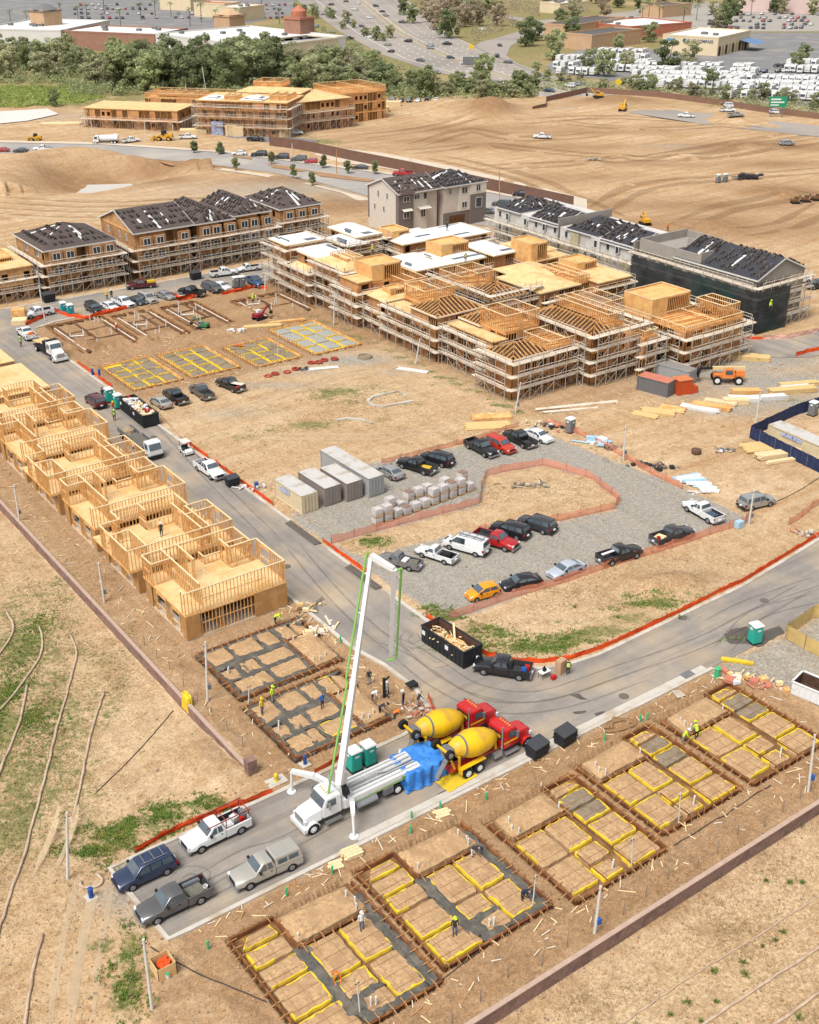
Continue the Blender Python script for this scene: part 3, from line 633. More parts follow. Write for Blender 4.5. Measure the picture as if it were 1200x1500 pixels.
TL=['dug foundation trench by the street corner with white drain pipes','second dug foundation trench, edged with close stakes','third dug foundation trench, with pale boards along both sides','dug foundation trench around the red and white mini excavator']
for k,(x0,x1,y0,y1) in enumerate(TRENCH):
 rnd=random.Random(40+k);t=thing('foundation_trench',TL[k],'trench',group='dug foundation trenches');mb=MB()
 for a,b,o in (((x0,y1),(x1,y1),-1),((x0,y0),(x0,y1),-1),((x1,y1),(x1,y0),-1)):form_wall(mb,a,b,rnd,.12,-.35,.5,o)
 mb.obj('formwork',[M_FORM,M_STAKE],t)
 for xx in (x1-.75,x0+.75):MB().beam((xx,y0+1,.1),(xx,y1-2,.1),.22,.12).obj('edge_board',W_PLANK,t)
 ym=y0+6
 for q in range(7):p=(rnd.uniform(x0+1,x1-1),rnd.uniform(y0+1,y1-1));MB().cyl(p+(-.2,),p+(rnd.uniform(.8,1.4),),.08,n=8).obj('drain_pipe',M_PVC,t)
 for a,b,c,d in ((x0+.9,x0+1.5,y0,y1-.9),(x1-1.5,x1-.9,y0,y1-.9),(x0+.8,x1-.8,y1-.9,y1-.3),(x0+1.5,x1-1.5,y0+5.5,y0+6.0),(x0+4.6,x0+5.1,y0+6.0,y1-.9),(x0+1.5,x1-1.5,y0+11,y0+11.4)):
  o=wobble(((a,c),(b,c),(b,d),(a,d)),rnd,.1,.5,.1);mb=MB();mb.loft([[(x,y,-.3) for x,y in o],[(x,y,.10) for x,y in o]]);mb.obj('trench_shade_strip',M_TRDK,t)  # raised dark strips paint the shade of inner trenches, nothing is dug here
 MB().tube([(x0+1.2,ym+3,.9),(x0+1.2,ym+3,.25),(x0+3.4,ym+2.2,.25),(x0+3.4,ym+2.2,1.1)],.11,8).obj('drain_pipe',M_PVC,t)
# ---- stud walls
def studs(mb,p,q,z,h,step=.41,mi=0,plate=1,dbl=True,skip=None,w=.065,dd=.12):
 p=Vector(p);q=Vector(q);d=q-p;L=d.length
 if L<.1:return
 d.normalize();mb.beam((p.x,p.y,z+.025),(q.x,q.y,z+.025),dd,.05,mi)
 mb.beam((p.x,p.y,z+h-.05),(q.x,q.y,z+h-.05),dd+.03,.10,plate)
 n=max(1,int(L/step));ang=math.atan2(d.y,d.x)
 if h>2 and step<.45 and not skip:a,b=p+d*(L*.15),p+d*(L*.8);mb.beam((a.x,a.y,z+h*.52),(b.x,b.y,z+h*.52),dd*.8,.07,mi)
 for i in range(n+1):
  t=L*i/n
  if skip and any(a<t<b for a,b in skip):continue
  c=p+d*min(max(t,.03),L-.03);mb.obox((c.x,c.y,z+.05),w,dd*.92,h-.15,ang,mi)
 if skip:
  for a,b in skip:
   for t in (a,b):c=p+d*t;mb.obox((c.x,c.y,z+.05),.09,dd*.92,h-.15,ang,mi)
   A=p+d*a;B=p+d*b;mb.beam((A.x,A.y,z+h-.4),(B.x,B.y,z+h-.4),dd*.9,.28,mi);mb.beam((A.x,A.y,z+.9),(B.x,B.y,z+.9),dd*.9,.08,mi)
def panel(mb,p,q,z0,z1,t=.04,mi=0):
 mb.beam((p[0],p[1],(z0+z1)/2),(q[0],q[1],(z0+z1)/2),t,z1-z0,mi)
SM=[W_STUD,W_TOP]
def row_house(typ,name='framed_house'):
 t=bpy.data.objects.new(name,None);link(t);h1,h2=2.75,2.7;z2=3.05
 def wall(pts,z,h,nm='stud_wall',skip=None,**k):
  mb=MB()
  for i,(a,b) in enumerate(zip(pts,pts[1:])):studs(mb,a,b,z,h,skip=(skip or {}).get(i),**k)
  return mb.obj(nm,SM,t)
 W=12.0
 MB().box(.0,12,0,10.2,-.1,.14).obj('slab',M_CONC,t)
 left=0 if typ == 'A' else-.9
 # ground storey
 wall([(.1,.1),(11.9,.1)],.14,h1);wall([(11.9,.1),(11.9,10)],.14,h1,skip={0:[(2,4.6),(6.4,8.6)]});wall([(.1,10),(11.9,10)],.14,h1);wall([(.1,.1),(.1,10)],.14,h1,skip={0:[(1.6,3.4),(5,7.2)]})
 wall([(4.2,.2),(4.2,9.8)],.14,h1,step=.6);wall([(8.2,.2),(8.2,9.8)],.14,h1,step=.6)
 for a,b in (((8,-.03),(12.03,-.03)),((-.03,-.03),(1.6,-.03)),((-.04,0),(-.04,1.0)),((-.04,8.2),(-.04,9.4)),((12.04,4.8),(12.04,6.2))):mb=MB();panel(mb,a,b,.1,2.95);mb.obj('sheathing',W_SHEATH,t)
 MB().box(1.2,11.2,3,9.6,.2,2.7).obj('interior_shade_box',W_DARK,t)  # added dark box, its colour stands in for the darkness indoors
 # upper floor
 mb=MB();mb.box(left,12.0,0,10.25,2.9,z2-.012,0);mb.box(left-.03,12.03,-.04,10.29,2.82,z2-.05,1);mb.obj('floor_deck',[W_OSB,W_STUD],t)
 if typ == 'A':
  wall([(0,.06),(12,.06)],z2,h2);wall([(11.95,.06),(11.95,6.2)],z2,h2,skip={0:[(3.2,5.2)]});wall([(11.95,6.2),(8.6,6.2)],z2,h2,skip={0:[(.6,2.6)]});wall([(11.2,6.2),(11.2,10.1),(0,10.1)],z2,h2)
  wall([(0,10.1),(0,7.7),(2.2,7.7)],z2,h2);wall([(2.3,1.0),(2.3,10.0)],z2,h2);wall([(6.6,9.9),(6.6,8.6),(8.6,8.6)],z2,1.05,'stair_guard',step=.5);wall([(8.6,8.6),(8.6,6.2)],z2,h2,skip={0:[(.5,1.6)]});wall([(4.2,6.0),(4.2,10.0)],z2,h2,skip={0:[(.6,1.8)]});wall([(.06,.1),(.06,.9)],z2,h2)
  wall([(8.7,7.2),(11,7.2)],z2,h2,step=.55)
 else:
  wall([(left,.06),(12,.06)],z2,h2);wall([(left,.06),(left,7.6)],z2,h2,skip={0:[(4.5,6.4)]});wall([(left,7.6),(1.5,7.6)],z2,h2);wall([(1.5,7.6),(1.5,10.1),(9.6,10.1)],z2,h2);wall([(9.6,10.1),(9.6,6.5)],z2,h2)
  wall([(11.95,.06),(11.95,6.3),(9.0,6.3)],z2,h2,skip={0:[(3.0,5.0)]});wall([(8.2,.1),(8.2,4.3),(12,4.3)],z2,h2);wall([(9.2,.1),(9.2,6.3)],z2,h2);wall([(1.4,.1),(1.4,4.6)],z2,h2)
  wall([(4.9,9.9),(4.9,8.0),(8.2,8.0)],z2,1.05,'stair_guard',step=.5);wall([(8.2,4.3),(8.2,8)],z2,h2,skip={0:[(1,2)]});wall([(4.9,8),(4.9,10)],z2,h2);wall([(1.4,4.6),(left,4.6)],z2,h2)
 mb=MB();rr=random.Random(5+ord(typ))
 for i in range(16):
  x,y,a=rr.uniform(1,10.5),rr.uniform(1,9),rr.choice((0,.2,PI/2,1.2));mb.obox((x,y,z2),rr.uniform(.8,3),.12,.05,a)
 mb.obj('loose_lumber',W_TOP,t)
 return t
HA,HB=row_house('A'),row_house('B')
HL=['two-storey wood framed house nearest the camera, strand board on its front corner','second framed house of the row, a worker in black on its upper floor','third framed house of the row from the camera','fourth framed house of the row, beside the parked white truck','fifth framed house of the row','sixth framed house, next to the finished floor deck']
for i,y in enumerate((97,108.8,120.6,132.3,144,155.7)):
 src=HA if i % 2 == 0 else HB
 o=src if i<2 else dup(src);o.location=(42,y,0)
 setp(o,HL[i],'house','wood framed houses along the left street')
# two plots whose upper deck is laid but has no walls
def deck_house(x0,x1,y0,y1,lab):
 t=thing('framed_house',lab,'house',(x0,y0,0),0,'framed houses with a bare floor deck');W,D=x1-x0,y1-y0
 for z in (.1,):
  for a,b in (((0,0),(W,0)),((W,0),(W,D)),((0,0),(0,D)),((0,D),(W,D)),((W*.5,0),(W*.5,D))):
   mb=MB();studs(mb,a,b,z,2.75);mb.obj('stud_wall',SM,t)
 mb=MB();mb.box(-.2,W+.2,-.2,D+.2,2.88,3.06,0);mb.box(W*.1,W*.7,D*.1,D*.75,3.06,3.36,0);mb.obj('floor_deck',[W_OSB],t)
 for a,b,z in (((-.05,-.12),(W,-.12),.2),((W+.06,0),(W+.06,D),1.2)):mb=MB();panel(mb,a,b,z,2.9);mb.obj('sheathing',W_TAN,t)
 MB().box(.6,W-.6,.6,D-.6,.1,2.7).obj('interior_shade_box',W_DARK,t)  # dark filler under the deck, interior shade painted as colour
 return t
deck_house(42,54.6,168.5,181,'bare plywood deck of an unfinished house at the left edge, beside the white truck')
deck_house(42,54.2,183,196,'farther bare plywood deck at the left edge of the picture')
# ---- multi-storey framed buildings
def hip_faces(x0,x1,y0,y1,z,h,axis,hip=1.0):
 """four roof planes of a hip (hip=1) or gable (hip=0) roof: list of quads/triangles"""
 if axis == 'x':
  k=(y1-y0)/2*hip;ym=(y0+y1)/2;r0,r1=(x0+k,ym,z+h),(x1-k,ym,z+h)
  return [((x0,y0,z),(x1,y0,z),r1,r0),((x1,y1,z),(x0,y1,z),r0,r1),((x0,y1,z),(x0,y0,z),r0),((x1,y0,z),(x1,y1,z),r1)]
 k=(x1-x0)/2*hip;xm=(x0+x1)/2;r0,r1=(xm,y0+k,z+h),(xm,y1-k,z+h)
 return [((x0,y1,z),(x0,y0,z),r0,r1),((x1,y0,z),(x1,y1,z),r1,r0),((x0,y0,z),(x1,y0,z),r0),((x1,y1,z),(x0,y1,z),r1)]
def rafters(mb,faces,step=.8,mi=0):
 for f in faces:
  a,b=Vector(f[0]),Vector(f[1]);e=(b-a);L=e.length;e.normalize();n=int(L/step)
  tops=[Vector(p) for p in f[2:]]
  for i in range(n+1):
   p=a+e*(L*i/n);t=i/n
   # the point on the ridge or hip line straight up the slope
   if len(tops) == 1:
    s=(tops[0]-a).dot(e)/L;r=tops[0]
    q=a.lerp(r,t/s) if t <= s else b.lerp(r,(1-t)/(1-s))
   else:
    r1,r0=tops;s0=(r0-a).dot(e)/L;s1=(r1-a).dot(e)/L
    q=a.lerp(r0,t/s0) if (s0>1e-3 and t<s0) else (b.lerp(r1,(1-t)/(1-s1)) if (s1<.999 and t>s1) else r0.lerp(r1,(t-s0)/max(1e-6,s1-s0)))
   if (q-p).length>.2:mb.beam(p,q,.09,.14,mi)
  for i in range(len(f)):mb.beam(f[i],f[(i+1) % len(f)],.08,.16,mi)
STACKS=[]      # roof tile stacks: position, direction, slope, label
def tile_stacks(faces,label,dens_=1.0,rows=(.22,.42,.62,.82),seed=1,root=None):
 rnd=random.Random(seed)
 for f in faces:
  a,b=Vector(f[0]),Vector(f[1]);tops=[Vector(p) for p in f[2:]];e=b-a;L=e.length
  for t in rows:
   l=a.lerp(tops[-1],t);r=b.lerp(tops[0],t);w=(r-l).length;n=int(w/1.05*dens_)
   nrm=(b-a).cross(tops[0]-a).normalized()
   for i in range(n):
    if rnd.random()<.22:continue
    p=l.lerp(r,(i+.5+rnd.uniform(-.25,.25))/n);STACKS.append((p+nrm*.02,math.atan2(e.y,e.x)+rnd.uniform(-.15,.15),nrm,label,root))
M_ROOF=mat('roof_felt',(92,80,76),.8,.15,1.0);M_ROOFB=mat('roof_felt_black',(62,62,68),.75,.15,1.0)
M_TRIM=mat('white_trim',(228,224,216),.6,.05,1)
def roof(root,rect,z,h,axis,hip,m,label,seed,ov=.45,dens_=1.0,rows=(.2,.42,.64,.84),sides=(0,2),strips=4,fascia=None,tilt=None):
 x0,x1,y0,y1=rect;fs=hip_faces(x0-ov,x1+ov,y0-ov,y1+ov,z,h,axis,hip);mb=MB()
 for k,f in enumerate(fs):
  if hip == 0 and k >= 2:continue
  mb.poly(f);mb.poly([(p[0],p[1],p[2]-.18) for p in reversed(f)])
 o=mb.obj('roof',m,root);mb=MB()
 for k,f in enumerate(fs[:4]):
  if hip == 0 and k >= 2:
   mb.beam((f[0][0],f[0][1],f[0][2]-.1),(f[2][0],f[2][1],f[2][2]-.1),.06,.26);mb.beam((f[1][0],f[1][1],f[1][2]-.1),(f[2][0],f[2][1],f[2][2]-.1),.06,.26);continue
  mb.beam((f[0][0],f[0][1],z-.1),(f[1][0],f[1][1],z-.1),.06,.26)
 mb.obj('fascia',fascia or M_TRIM,o)
 rnd=random.Random(seed)
 for i in range(strips):
  f=fs[rnd.choice(sides) if hip else rnd.choice([s for s in sides if s<2] or [0])];a,b,c,d=Vector(f[0]),Vector(f[1]),Vector(f[2]),Vector(f[-1])
  s=rnd.uniform(.15,.8);lo=a.lerp(b,s);hi=d.lerp(c,s) if len(f) == 4 else c
  p=lo.lerp(hi,rnd.uniform(.05,.45));q=lo.lerp(hi,rnd.uniform(.5,.9));n_=(b-a).cross(d-a).normalized()*.05;s_=(b-a).normalized()*rnd.uniform(.3,.7)
  MB().quad(p+n_,p+n_+s_,q+n_+s_*rnd.uniform(.6,1.3),q+n_*1.2).obj('white_underlay',M_MEMB,o)
 if rows:
  lx,ly=(root.location.x,root.location.y) if root.parent is None else (0,0)
  ff=[fs[k] for k in sides if not (hip == 0 and k >= 2)]
  tile_stacks(ff,label,dens_,rows,seed+9,root)
 if hip == 0:
  for f in fs[2:]:
   mg=MB()
   dx=ov if axis == 'x' else 0;dy=0 if axis == 'x' else ov
   sgn=1 if (f[0][0]<(x0+x1)/2 if axis == 'x' else f[0][1]<(y0+y1)/2) else-1
   mg.poly([(p[0]+sgn*dx,p[1]+sgn*dy,p[2]-(.12 if i == 2 else-.0)) for i,p in enumerate(f)]).obj('gable_wall',tilt or W_TAN,root)
 return o
def side_pts(b,s,o=0.0):
 x0,x1,y0,y1=b[:4]
 return {'S':((x0-o,y0-o),(x1+o,y0-o)),'E':((x1+o,y0-o),(x1+o,y1+o)),'N':((x1+o,y1+o),(x0-o,y1+o)),'W':((x0-o,y1+o),(x0-o,y0-o))}[s]
def framed_block(t,b,rnd,skin='frame',sh=3.0,osb=W_BROWN,fm=W_ORANGE,sides='SWEN'):
 x0,x1,y0,y1,z,top=b[:6];n=max(1,int(round(z/sh)));sh=z/n
 MB().box(x0+1.0,x1-1.0,y0+1.0,y1-1.0,.02,z-.3).obj('interior_shade_box',W_DARK,t)  # inset dark box paints interior shade and stops the view through
 for k in range(n):
  z0=k*sh;mb=MB()
  if k:MB().box(x0-.02,x1+.02,y0-.02,y1+.02,z0-.3,z0-.02).obj('floor_deck',fm,t)
  for s in sides:
   p,q=[Vector(v) for v in side_pts(b,s)];L=(q-p).length;nb=max(1,int(L/1.9));d=(q-p)/nb
   for i in range(nb):
    a=p+d*i;e=a+d;r=rnd.random()
    if skin == 'frame':kind='o' if r<.34 else ('s' if r<.82 else 'w')
    elif skin == 'osb':kind='o' if r<.68 else ('s' if r<.76 else 'w')
    else:kind='o'
    if kind == 'o':panel(mb,a,e,z0,z0+sh-.3,.05,1)
    elif kind == 'w':
     panel(mb,a,e,z0,z0+.8,.05,1);panel(mb,a,e,z0+2.1,z0+sh-.3,.05,1)
     m1=a+d*.22;m2=a+d*.78;panel(mb,a,m1,z0+.8,z0+2.1,.05,1);panel(mb,m2,e,z0+.8,z0+2.1,.05,1)
    else:studs(mb,a,e,z0,sh-.3,.48,0,0,w=.07)
   mb.beam((p.x,p.y,z0+sh-.15),(q.x,q.y,z0+sh-.15),.09,.3,0)
  mb.obj('storey_framing',[fm,osb],t)
 if top == 'truss':
  mb=MB();mb.box(x0-.3,x1+.3,y0-.3,y1+.3,z-.1,z-.02,1);ax='x' if (x1-x0)>(y1-y0) else 'y';fs=hip_faces(x0-.3,x1+.3,y0-.3,y1+.3,z,1.6,ax,.9);rafters(mb,fs);[mb.beam((q[0][0],q[0][1],z-.05),(q[1][0],q[1][1],z-.05),.3,.2,2) for q in fs];mb.obj('roof_trusses',[W_STUD,W_DARK,W_PLANK],t)  # dark sheet below the rafters paints the shaded interior
 elif top in ('deck','white','grey'):
  mb=MB();f=hip_faces(x0-.5,x1+.5,y0-.5,y1+.5,z,1.0,'x' if (x1-x0)>(y1-y0) else 'y',.8)
  for q in f:mb.poly(q);mb.poly([(p[0],p[1],p[2]-.2) for p in reversed(q)],1)
  for q in f:mb.beam((q[0][0],q[0][1],z-.1),(q[1][0],q[1][1],z-.1),.08,.24,1)
  mb.obj('roof',[{'deck':W_OSB,'white':M_MEMB,'grey':M_MEMBG}[top],W_TOP],t)
  if top == 'white':
   mb=MB()
   for i in range(3):
    q=f[rnd.choice((0,2,1))];a,b2,c=Vector(q[0]),Vector(q[1]),Vector(q[2]);u,v=rnd.uniform(.1,.6),rnd.uniform(.1,.4);e=(b2-a).normalized();g=(c-b2).normalized();o=a.lerp(b2,u).lerp(c,v)+Vector((0,0,.05))
    l,w=rnd.uniform(1.5,4),rnd.uniform(.6,1.2);mb.quad(o,o+e*l,o+e*l+g*w,o+g*w)
   mb.obj('grey_underlay',M_MEMBG,t)
 elif top == 'flat':
  mb=MB();mb.box(x0-.3,x1+.3,y0-.3,y1+.3,z-.1,z+.1,0);mb.obj('roof_deck',[W_OSB],t)
 elif top in ('open','box'):
  h=b[6] if len(b)>6 else 1.6;mb=MB();mb.box(x0,x1,y0,y1,z-.2,z-.02,1)
  for s in 'SENW':
   p,q=side_pts(b,s)
   if top == 'box' and s != 'S':panel(mb,p,q,z,z+h,.08,1)
   studs(mb,p,q,z,h,.45,0,2,w=.08)
  if top == 'box':mb.box(x0+.06,x1-.06,y0+.06,y1-.06,z+h-.5,z+h-.35,1);panel(mb,(x0,y0-.03),(x0+(x1-x0)*.4,y0-.03),z,z+h,.06,1)
  else:
   xm=(x0+x1)/2;studs(mb,(xm,y0),(xm,y1),z,h,.5,0,2)
   for i in range(7):yy=y0+(y1-y0)*(i+.5)/7;mb.beam((x0,yy,z+.2+rnd.random()*h*.6),(x1,yy+rnd.uniform(-1,1),z+.2),.08,.2,0)
  mb.obj('upper_framing',[fm,W_ORANGE2,W_TOP],t)
def framed(lab,blocks,skin='frame',osb=W_BROWN,fm=W_ORANGE,loc=None,rz=0,seed=1,group=None,sides='SWEN',name='framed_building'):
 """blocks are given in site coordinates (or relative to loc when loc is given)"""
 rnd=random.Random(seed)
 if loc is None:
  cx,cy=blocks[0][0],blocks[0][2];blocks=[(b[0]-cx,b[1]-cx,b[2]-cy,b[3]-cy)+tuple(b[4:]) for b in blocks];loc=(cx,cy,0)
 t=thing(name,lab,'building',loc,rz,group)
 for b in blocks:framed_block(t,b,rnd,skin,osb=osb,fm=fm,sides=sides)
 return t
def scaffold(lab,rect,ztop,sides='SW',base=1.9,step=2.1,loc=(0,0,0),rz=0,seed=3,name='scaffolding',outd=1.45,breaks=True):
 rnd=random.Random(seed);t=thing(name,lab,'scaffold',loc,rz,'scaffolds around the unfinished buildings');fr=MB();gr=MB();lv=[]
 z=base
 while z<ztop+.3:lv.append(z);z += step
 for s in sides:
  p,q=[Vector(v) for v in side_pts(rect,s,.45)];L=(q-p).length;d=(q-p).normalized();n=Vector((d.y,-d.x));nb=max(1,int(L/2.2));st=L/nb
  pl=[]
  for i in range(nb+1):
   a=p+d*(st*i);b=a+n*outd
   for c in (a,b):fr.beam((c.x,c.y,0),(c.x,c.y,lv[-1]+1.0),.08)
   for zz in lv:fr.beam((a.x,a.y,zz-.1),(b.x,b.y,zz-.1),.06)
   if i<nb:
    c=b+d*st
    for k,zz in enumerate(lv):
     zl=zz-step+.1 if k else 0
     if rnd.random()<.7:fr.beam((b.x,b.y,zl),(c.x,c.y,zz-.1),.045)
     if rnd.random()<.5:fr.beam((c.x,c.y,zl),(b.x,b.y,zz-.1),.045)
  for zz in lv:
   i=0.0;off=rnd.uniform(-.25,.15)
   mb=MB();x=-.9 if breaks else 0
   while x<L+.5:
    l=rnd.choice((4.4,6.6,8.8));x2=min(x+l,L+.9);jog=rnd.uniform(-.08,.22) if breaks else 0
    for j in range(3):
     a=p+d*(x-rnd.uniform(0,.3))+n*(.25+jog+j*.36);c=p+d*(x2+rnd.uniform(0,.3))+n*(.25+jog+j*.36)
     zo=rnd.uniform(0,.07);mb.beam((a.x,a.y,zz+zo),(c.x,c.y,zz+zo+rnd.uniform(-.04,.04)),.34,.09)
    x=x2-.1
    if x >= L+.3:break
   mb.obj('walk_board',W_PLANK,t)
   for hh in (.55,1.05):
    a=p+n*outd;c=q+n*outd;gr.beam((a.x,a.y,zz+hh),(c.x,c.y,zz+hh),.075)
 fr.obj('tube_frame',M_TUBE,t);gr.obj('guard_rail',W_PLANK,t);return t
# ---------------------------------------------------------------- the buildings of the site
M_GLASS=mat('window_glass',(58,66,78),.12,.15,.5,spec=.6)
_wm={}
def window(parent,side,u,z,w=1.4,h=1.2,face=0.0,name='window',lights=2,frame=None):
 """a window whose centre lies at u along the facade and at height z; face = position of the facade plane (local to parent)"""
 key=(w,h,lights,frame)
 if key not in _wm:
  mb=MB();a,b=w/2,h/2
  mb.box(-a-.1,a+.1,-.06,.02,-b-.1,-b);mb.box(-a-.1,a+.1,-.06,.02,b,b+.1);mb.box(-a-.1,-a,-.06,.02,-b,b);mb.box(a,a+.1,-.06,.02,-b,b)
  for i in range(1,lights):x=-a+w*i/lights;mb.box(x-.05,x+.05,-.05,.02,-b,b)
  fm=mb.mesh('window',[frame or M_TRIM]);_wm[key]=(fm,MB().box(-a,a,-.02,.02,-b,b).mesh('pane',[M_GLASS]))
 o=bpy.data.objects.new(name,_wm[key][0]);link(o,parent)
 o.location,o.rotation_euler={'S':((u,face-.03,z),(0,0,0)),'W':((face-.03,u,z),(0,0,-PI/2))}[side]
 g=bpy.data.objects.new('pane',_wm[key][1]);link(g,o);return o
# --- cluster in the middle, under framing (wrapped in scaffold)
GC='timber buildings under construction in the middle block'
framed('long three-storey framed building with white roof sheets and an orange plywood tower',[(115.2,123,199,205,9.2,'white'),(117.2,124,198,199,6.5,'flat'),(116.8,123.6,189,198,8.2,'white'),(114.4,116.8,189,197,5.6,'deck'),(115.6,122.5,179,188.6,8.6,'deck'),(117.6,121,181,187,8.8,'open',1.2),(114.2,117,172.5,178.6,8.0,'flat'),(117.2,123.5,172.5,178.4,7.6,'box',3.0),(115.4,125.5,165.5,172,6.2,'deck'),(117,120,166.5,169,6.2,'box',1.6),(121.5,126,168,176,6.6,'open',1.6)],seed=11,group=GC,skin='osb')
framed('stepped framed building with open rafters, left front of the middle block',[(114.5,124,149.5,157,7.6,'truss'),(117.5,124,157,163,7.4,'open',2.2),(114.5,117.5,157,163,6.4,'flat'),(115.6,118,136.2,147.6,6.8,'flat'),(118,125,136.2,142.5,7.8,'open',2.8),(118,124.5,142.5,147.6,7.4,'truss')],seed=12,group=GC)
framed('low framed building with rafters at the front corner of the middle block',[(113.5,121,129,135.3,6.3,'truss'),(121,127.5,129,135.3,6.6,'open',1.2)],seed=13,group=GC)
framed('three-storey framed building with a hipped rafter roof, front of the middle block',[(127.8,133,126.5,141,8.0,'truss'),(133,136.4,128.5,141,8.0,'open',2.0),(136.6,139.6,123.8,130,6.6,'open',1.2),(137.2,142.4,134.5,142,7.2,'open',2.4)],seed=14,group=GC)
framed('framed building with open joists and a plywood tower beside the grey container',[(143.2,157,121,128.5,7.2,'open',.7),(143,152,128.5,135,7.2,'box',3.4),(152.5,156.5,121.5,127.5,7.2,'open',2.4)],seed=15,group=GC)
framed('framed building with a slope of bare rafters in the second row of the middle block',[(128.5,136.6,152.5,161,7.0,'truss'),(129,136.8,161.4,168,6.8,'open',2.4)],seed=16,group=GC)
framed('framed building with bare plywood roofs in the second row of the middle block',[(138.3,147,150.5,162,7.4,'deck'),(141,149.5,157,166,7.6,'deck'),(147,150.5,151,160,7.4,'open',1.3),(150.5,158.5,148.5,160,7.4,'flat'),(152,157,156,161,7.5,'box',1.6)],seed=17,group=GC)
framed('framed building with two white roof sheets and a plywood box in the third row',[(127.5,134.3,173,183,8.0,'white'),(134.6,144.5,173.5,182.5,7.8,'white'),(136,142.5,176.5,181.5,8,'box',2.6),(144.5,150,171,180,8.6,'white')],seed=18,group=GC,skin='osb')
framed('framed building with a square plywood tower and one white window in the third row',[(151,158.5,166,180,7.4,'flat'),(149.5,153.5,166,172,7.4,'box',3.6),(154,159,170,178,7.8,'deck')],seed=19,group=GC)
framed('framed building with dark and white roof sheets in the back row, before the grey house',[(137,147,190.4,199,7.8,'white'),(147.2,157.5,188.8,198,7.6,'white'),(137,141,194,199,7.8,'box',1.8)],seed=20,group=GC,skin='osb')
framed('small framed building with white roof and tall props in the back row',[(127,132,196,204,7.6,'white'),(131,136.5,198,208,8.6,'white')],seed=21,group=GC,skin='osb')
sc_spec=[('scaffold at the far end of the long white roofed building',(115.2,123,199,205.5),7.4,'SW'),('scaffold along the second unit of the long white roofed building',(114.4,117,189,198),5.4,'SW'),('scaffold along the plywood roofed unit of the long building',(115.6,122,179,188.6),7.4,'SW'),('scaffold below the orange plywood tower of the long building',(114.2,117,172.5,178.6),7.0,'SW'),('scaffold around the low front unit of the long building',(115.4,125.5,165.5,172),4.6,'SWE'),('scaffold around the rear unit of the stepped building',(114.5,124,149.5,163.2),7.0,'SW'),('scaffold around the front unit of the stepped building',(115.6,125,136.2,147.6),6.9,'SW'),
           ('scaffold around the low corner building',(113.5,127.5,129,135.3),5.6,'SWE'),('scaffold at the front of the hip roofed framed building',(127.6,138,126.5,142),7.2,'SWE'),('scaffold around the small projecting bay at the front',(135.8,139.4,123.8,130),5.6,'SE'),
           ('scaffold around the framed building by the telehandler',(143.2,157,121,135),6.6,'SWE'),('scaffold under the bare rafter slope in the second row',(128.5,138,152.5,168),7.2,'SW'),('scaffold in front of the plywood roofs in the second row',(138.3,158.5,149.5,162),7.0,'SE'),
           ('scaffold round the white roofs of the third row',(127.5,150,173,183),7.0,'SW'),('scaffold round the plywood tower of the third row',(151,158.5,166,180),6.6,'SW'),('scaffold in front of the back row',(137,157.5,189,199),7.0,'SWE'),('tall scaffold props beside the small back building',(127,136.5,196,208),8.6,'SW')]
for i,(l,r,z,s) in enumerate(sc_spec):scaffold(l,r,z+.7,s,seed=30+i)
# --- row behind the top street: sheathed, windows in, dark roofs stacked with tiles
GB='sheathed buildings with dark roofs behind the top street'
W_TANB=mat('weathered_sheathing',(184,138,92),.85,.22,1.2,rgb2=(160,112,72),scale2=.4)
def sheathed(lab,blocks,roofs,wins,seed,osb=W_TANB,group=GB,skin='osb',fm=W_STUD):
 cx,cy=blocks[0][0],blocks[0][2];t=framed(lab,blocks,skin,osb=osb,fm=fm,seed=seed,group=group,sides='SWE')
 for sd_,u,z,w,h,f in [q for q in wins if 7<q[2]<8]:
  if sd_ == 'S':MB().box(u-cx-1.3,u-cx+1.3,f-cy-.9,f-cy-.01,2.9,z+1.0).obj('front_bay',osb,t)
 for i,(rect,z,h,ax,hp,m) in enumerate(roofs):
  r=(rect[0]-cx,rect[1]-cx,rect[2]-cy,rect[3]-cy)
  roof(t,r,z,h,ax,hp,m,'stack of dark roof tiles lying on the '+lab.split(',')[0],seed*3+i)
 for sd_,u,z,w,h,f in wins:
  if sd_ == 'S':window(t,'S',u-cx,z,w,h,f-cy-.9*(z>3))
  else:window(t,'W',u-cy,z,w,h,f-cx)
 return t
def rowwin(side,f,us,zs=((1.6,1.9,2.2),(4.6,1.6,1.4),(7.5,1.4,1.3))):return [(side,u,z,w,h,f) for u in us for z,w,h in zs]
sheathed('leftmost roofed tan building, white windows under its eaves',[(75.6,82,224,240,8.8,None),(82,84,226.2,240,8.8,None),(84,90.2,224,240,8.8,None)],[((75.6,90.2,224,240),8.8,3.0,'x',.95,M_ROOF)],rowwin('S',224,(77.6,80.4,85.8,88.6))+rowwin('W',75.6,(228,234)),51)
sheathed('gabled tan building next to the leftmost, gable end to the left',[(94.4,101,224,241,9.4,None),(101,103.4,226.4,241,9.4,None),(103.4,106.6,224.6,241,9.2,None)],[((94.4,107.2,224,241),9.4,3.2,'x',0,M_ROOF)],rowwin('S',224,(96.6,99.5,105))+rowwin('W',94.4,(228,231.5,237),((7.8,.6,1.2),)),52)
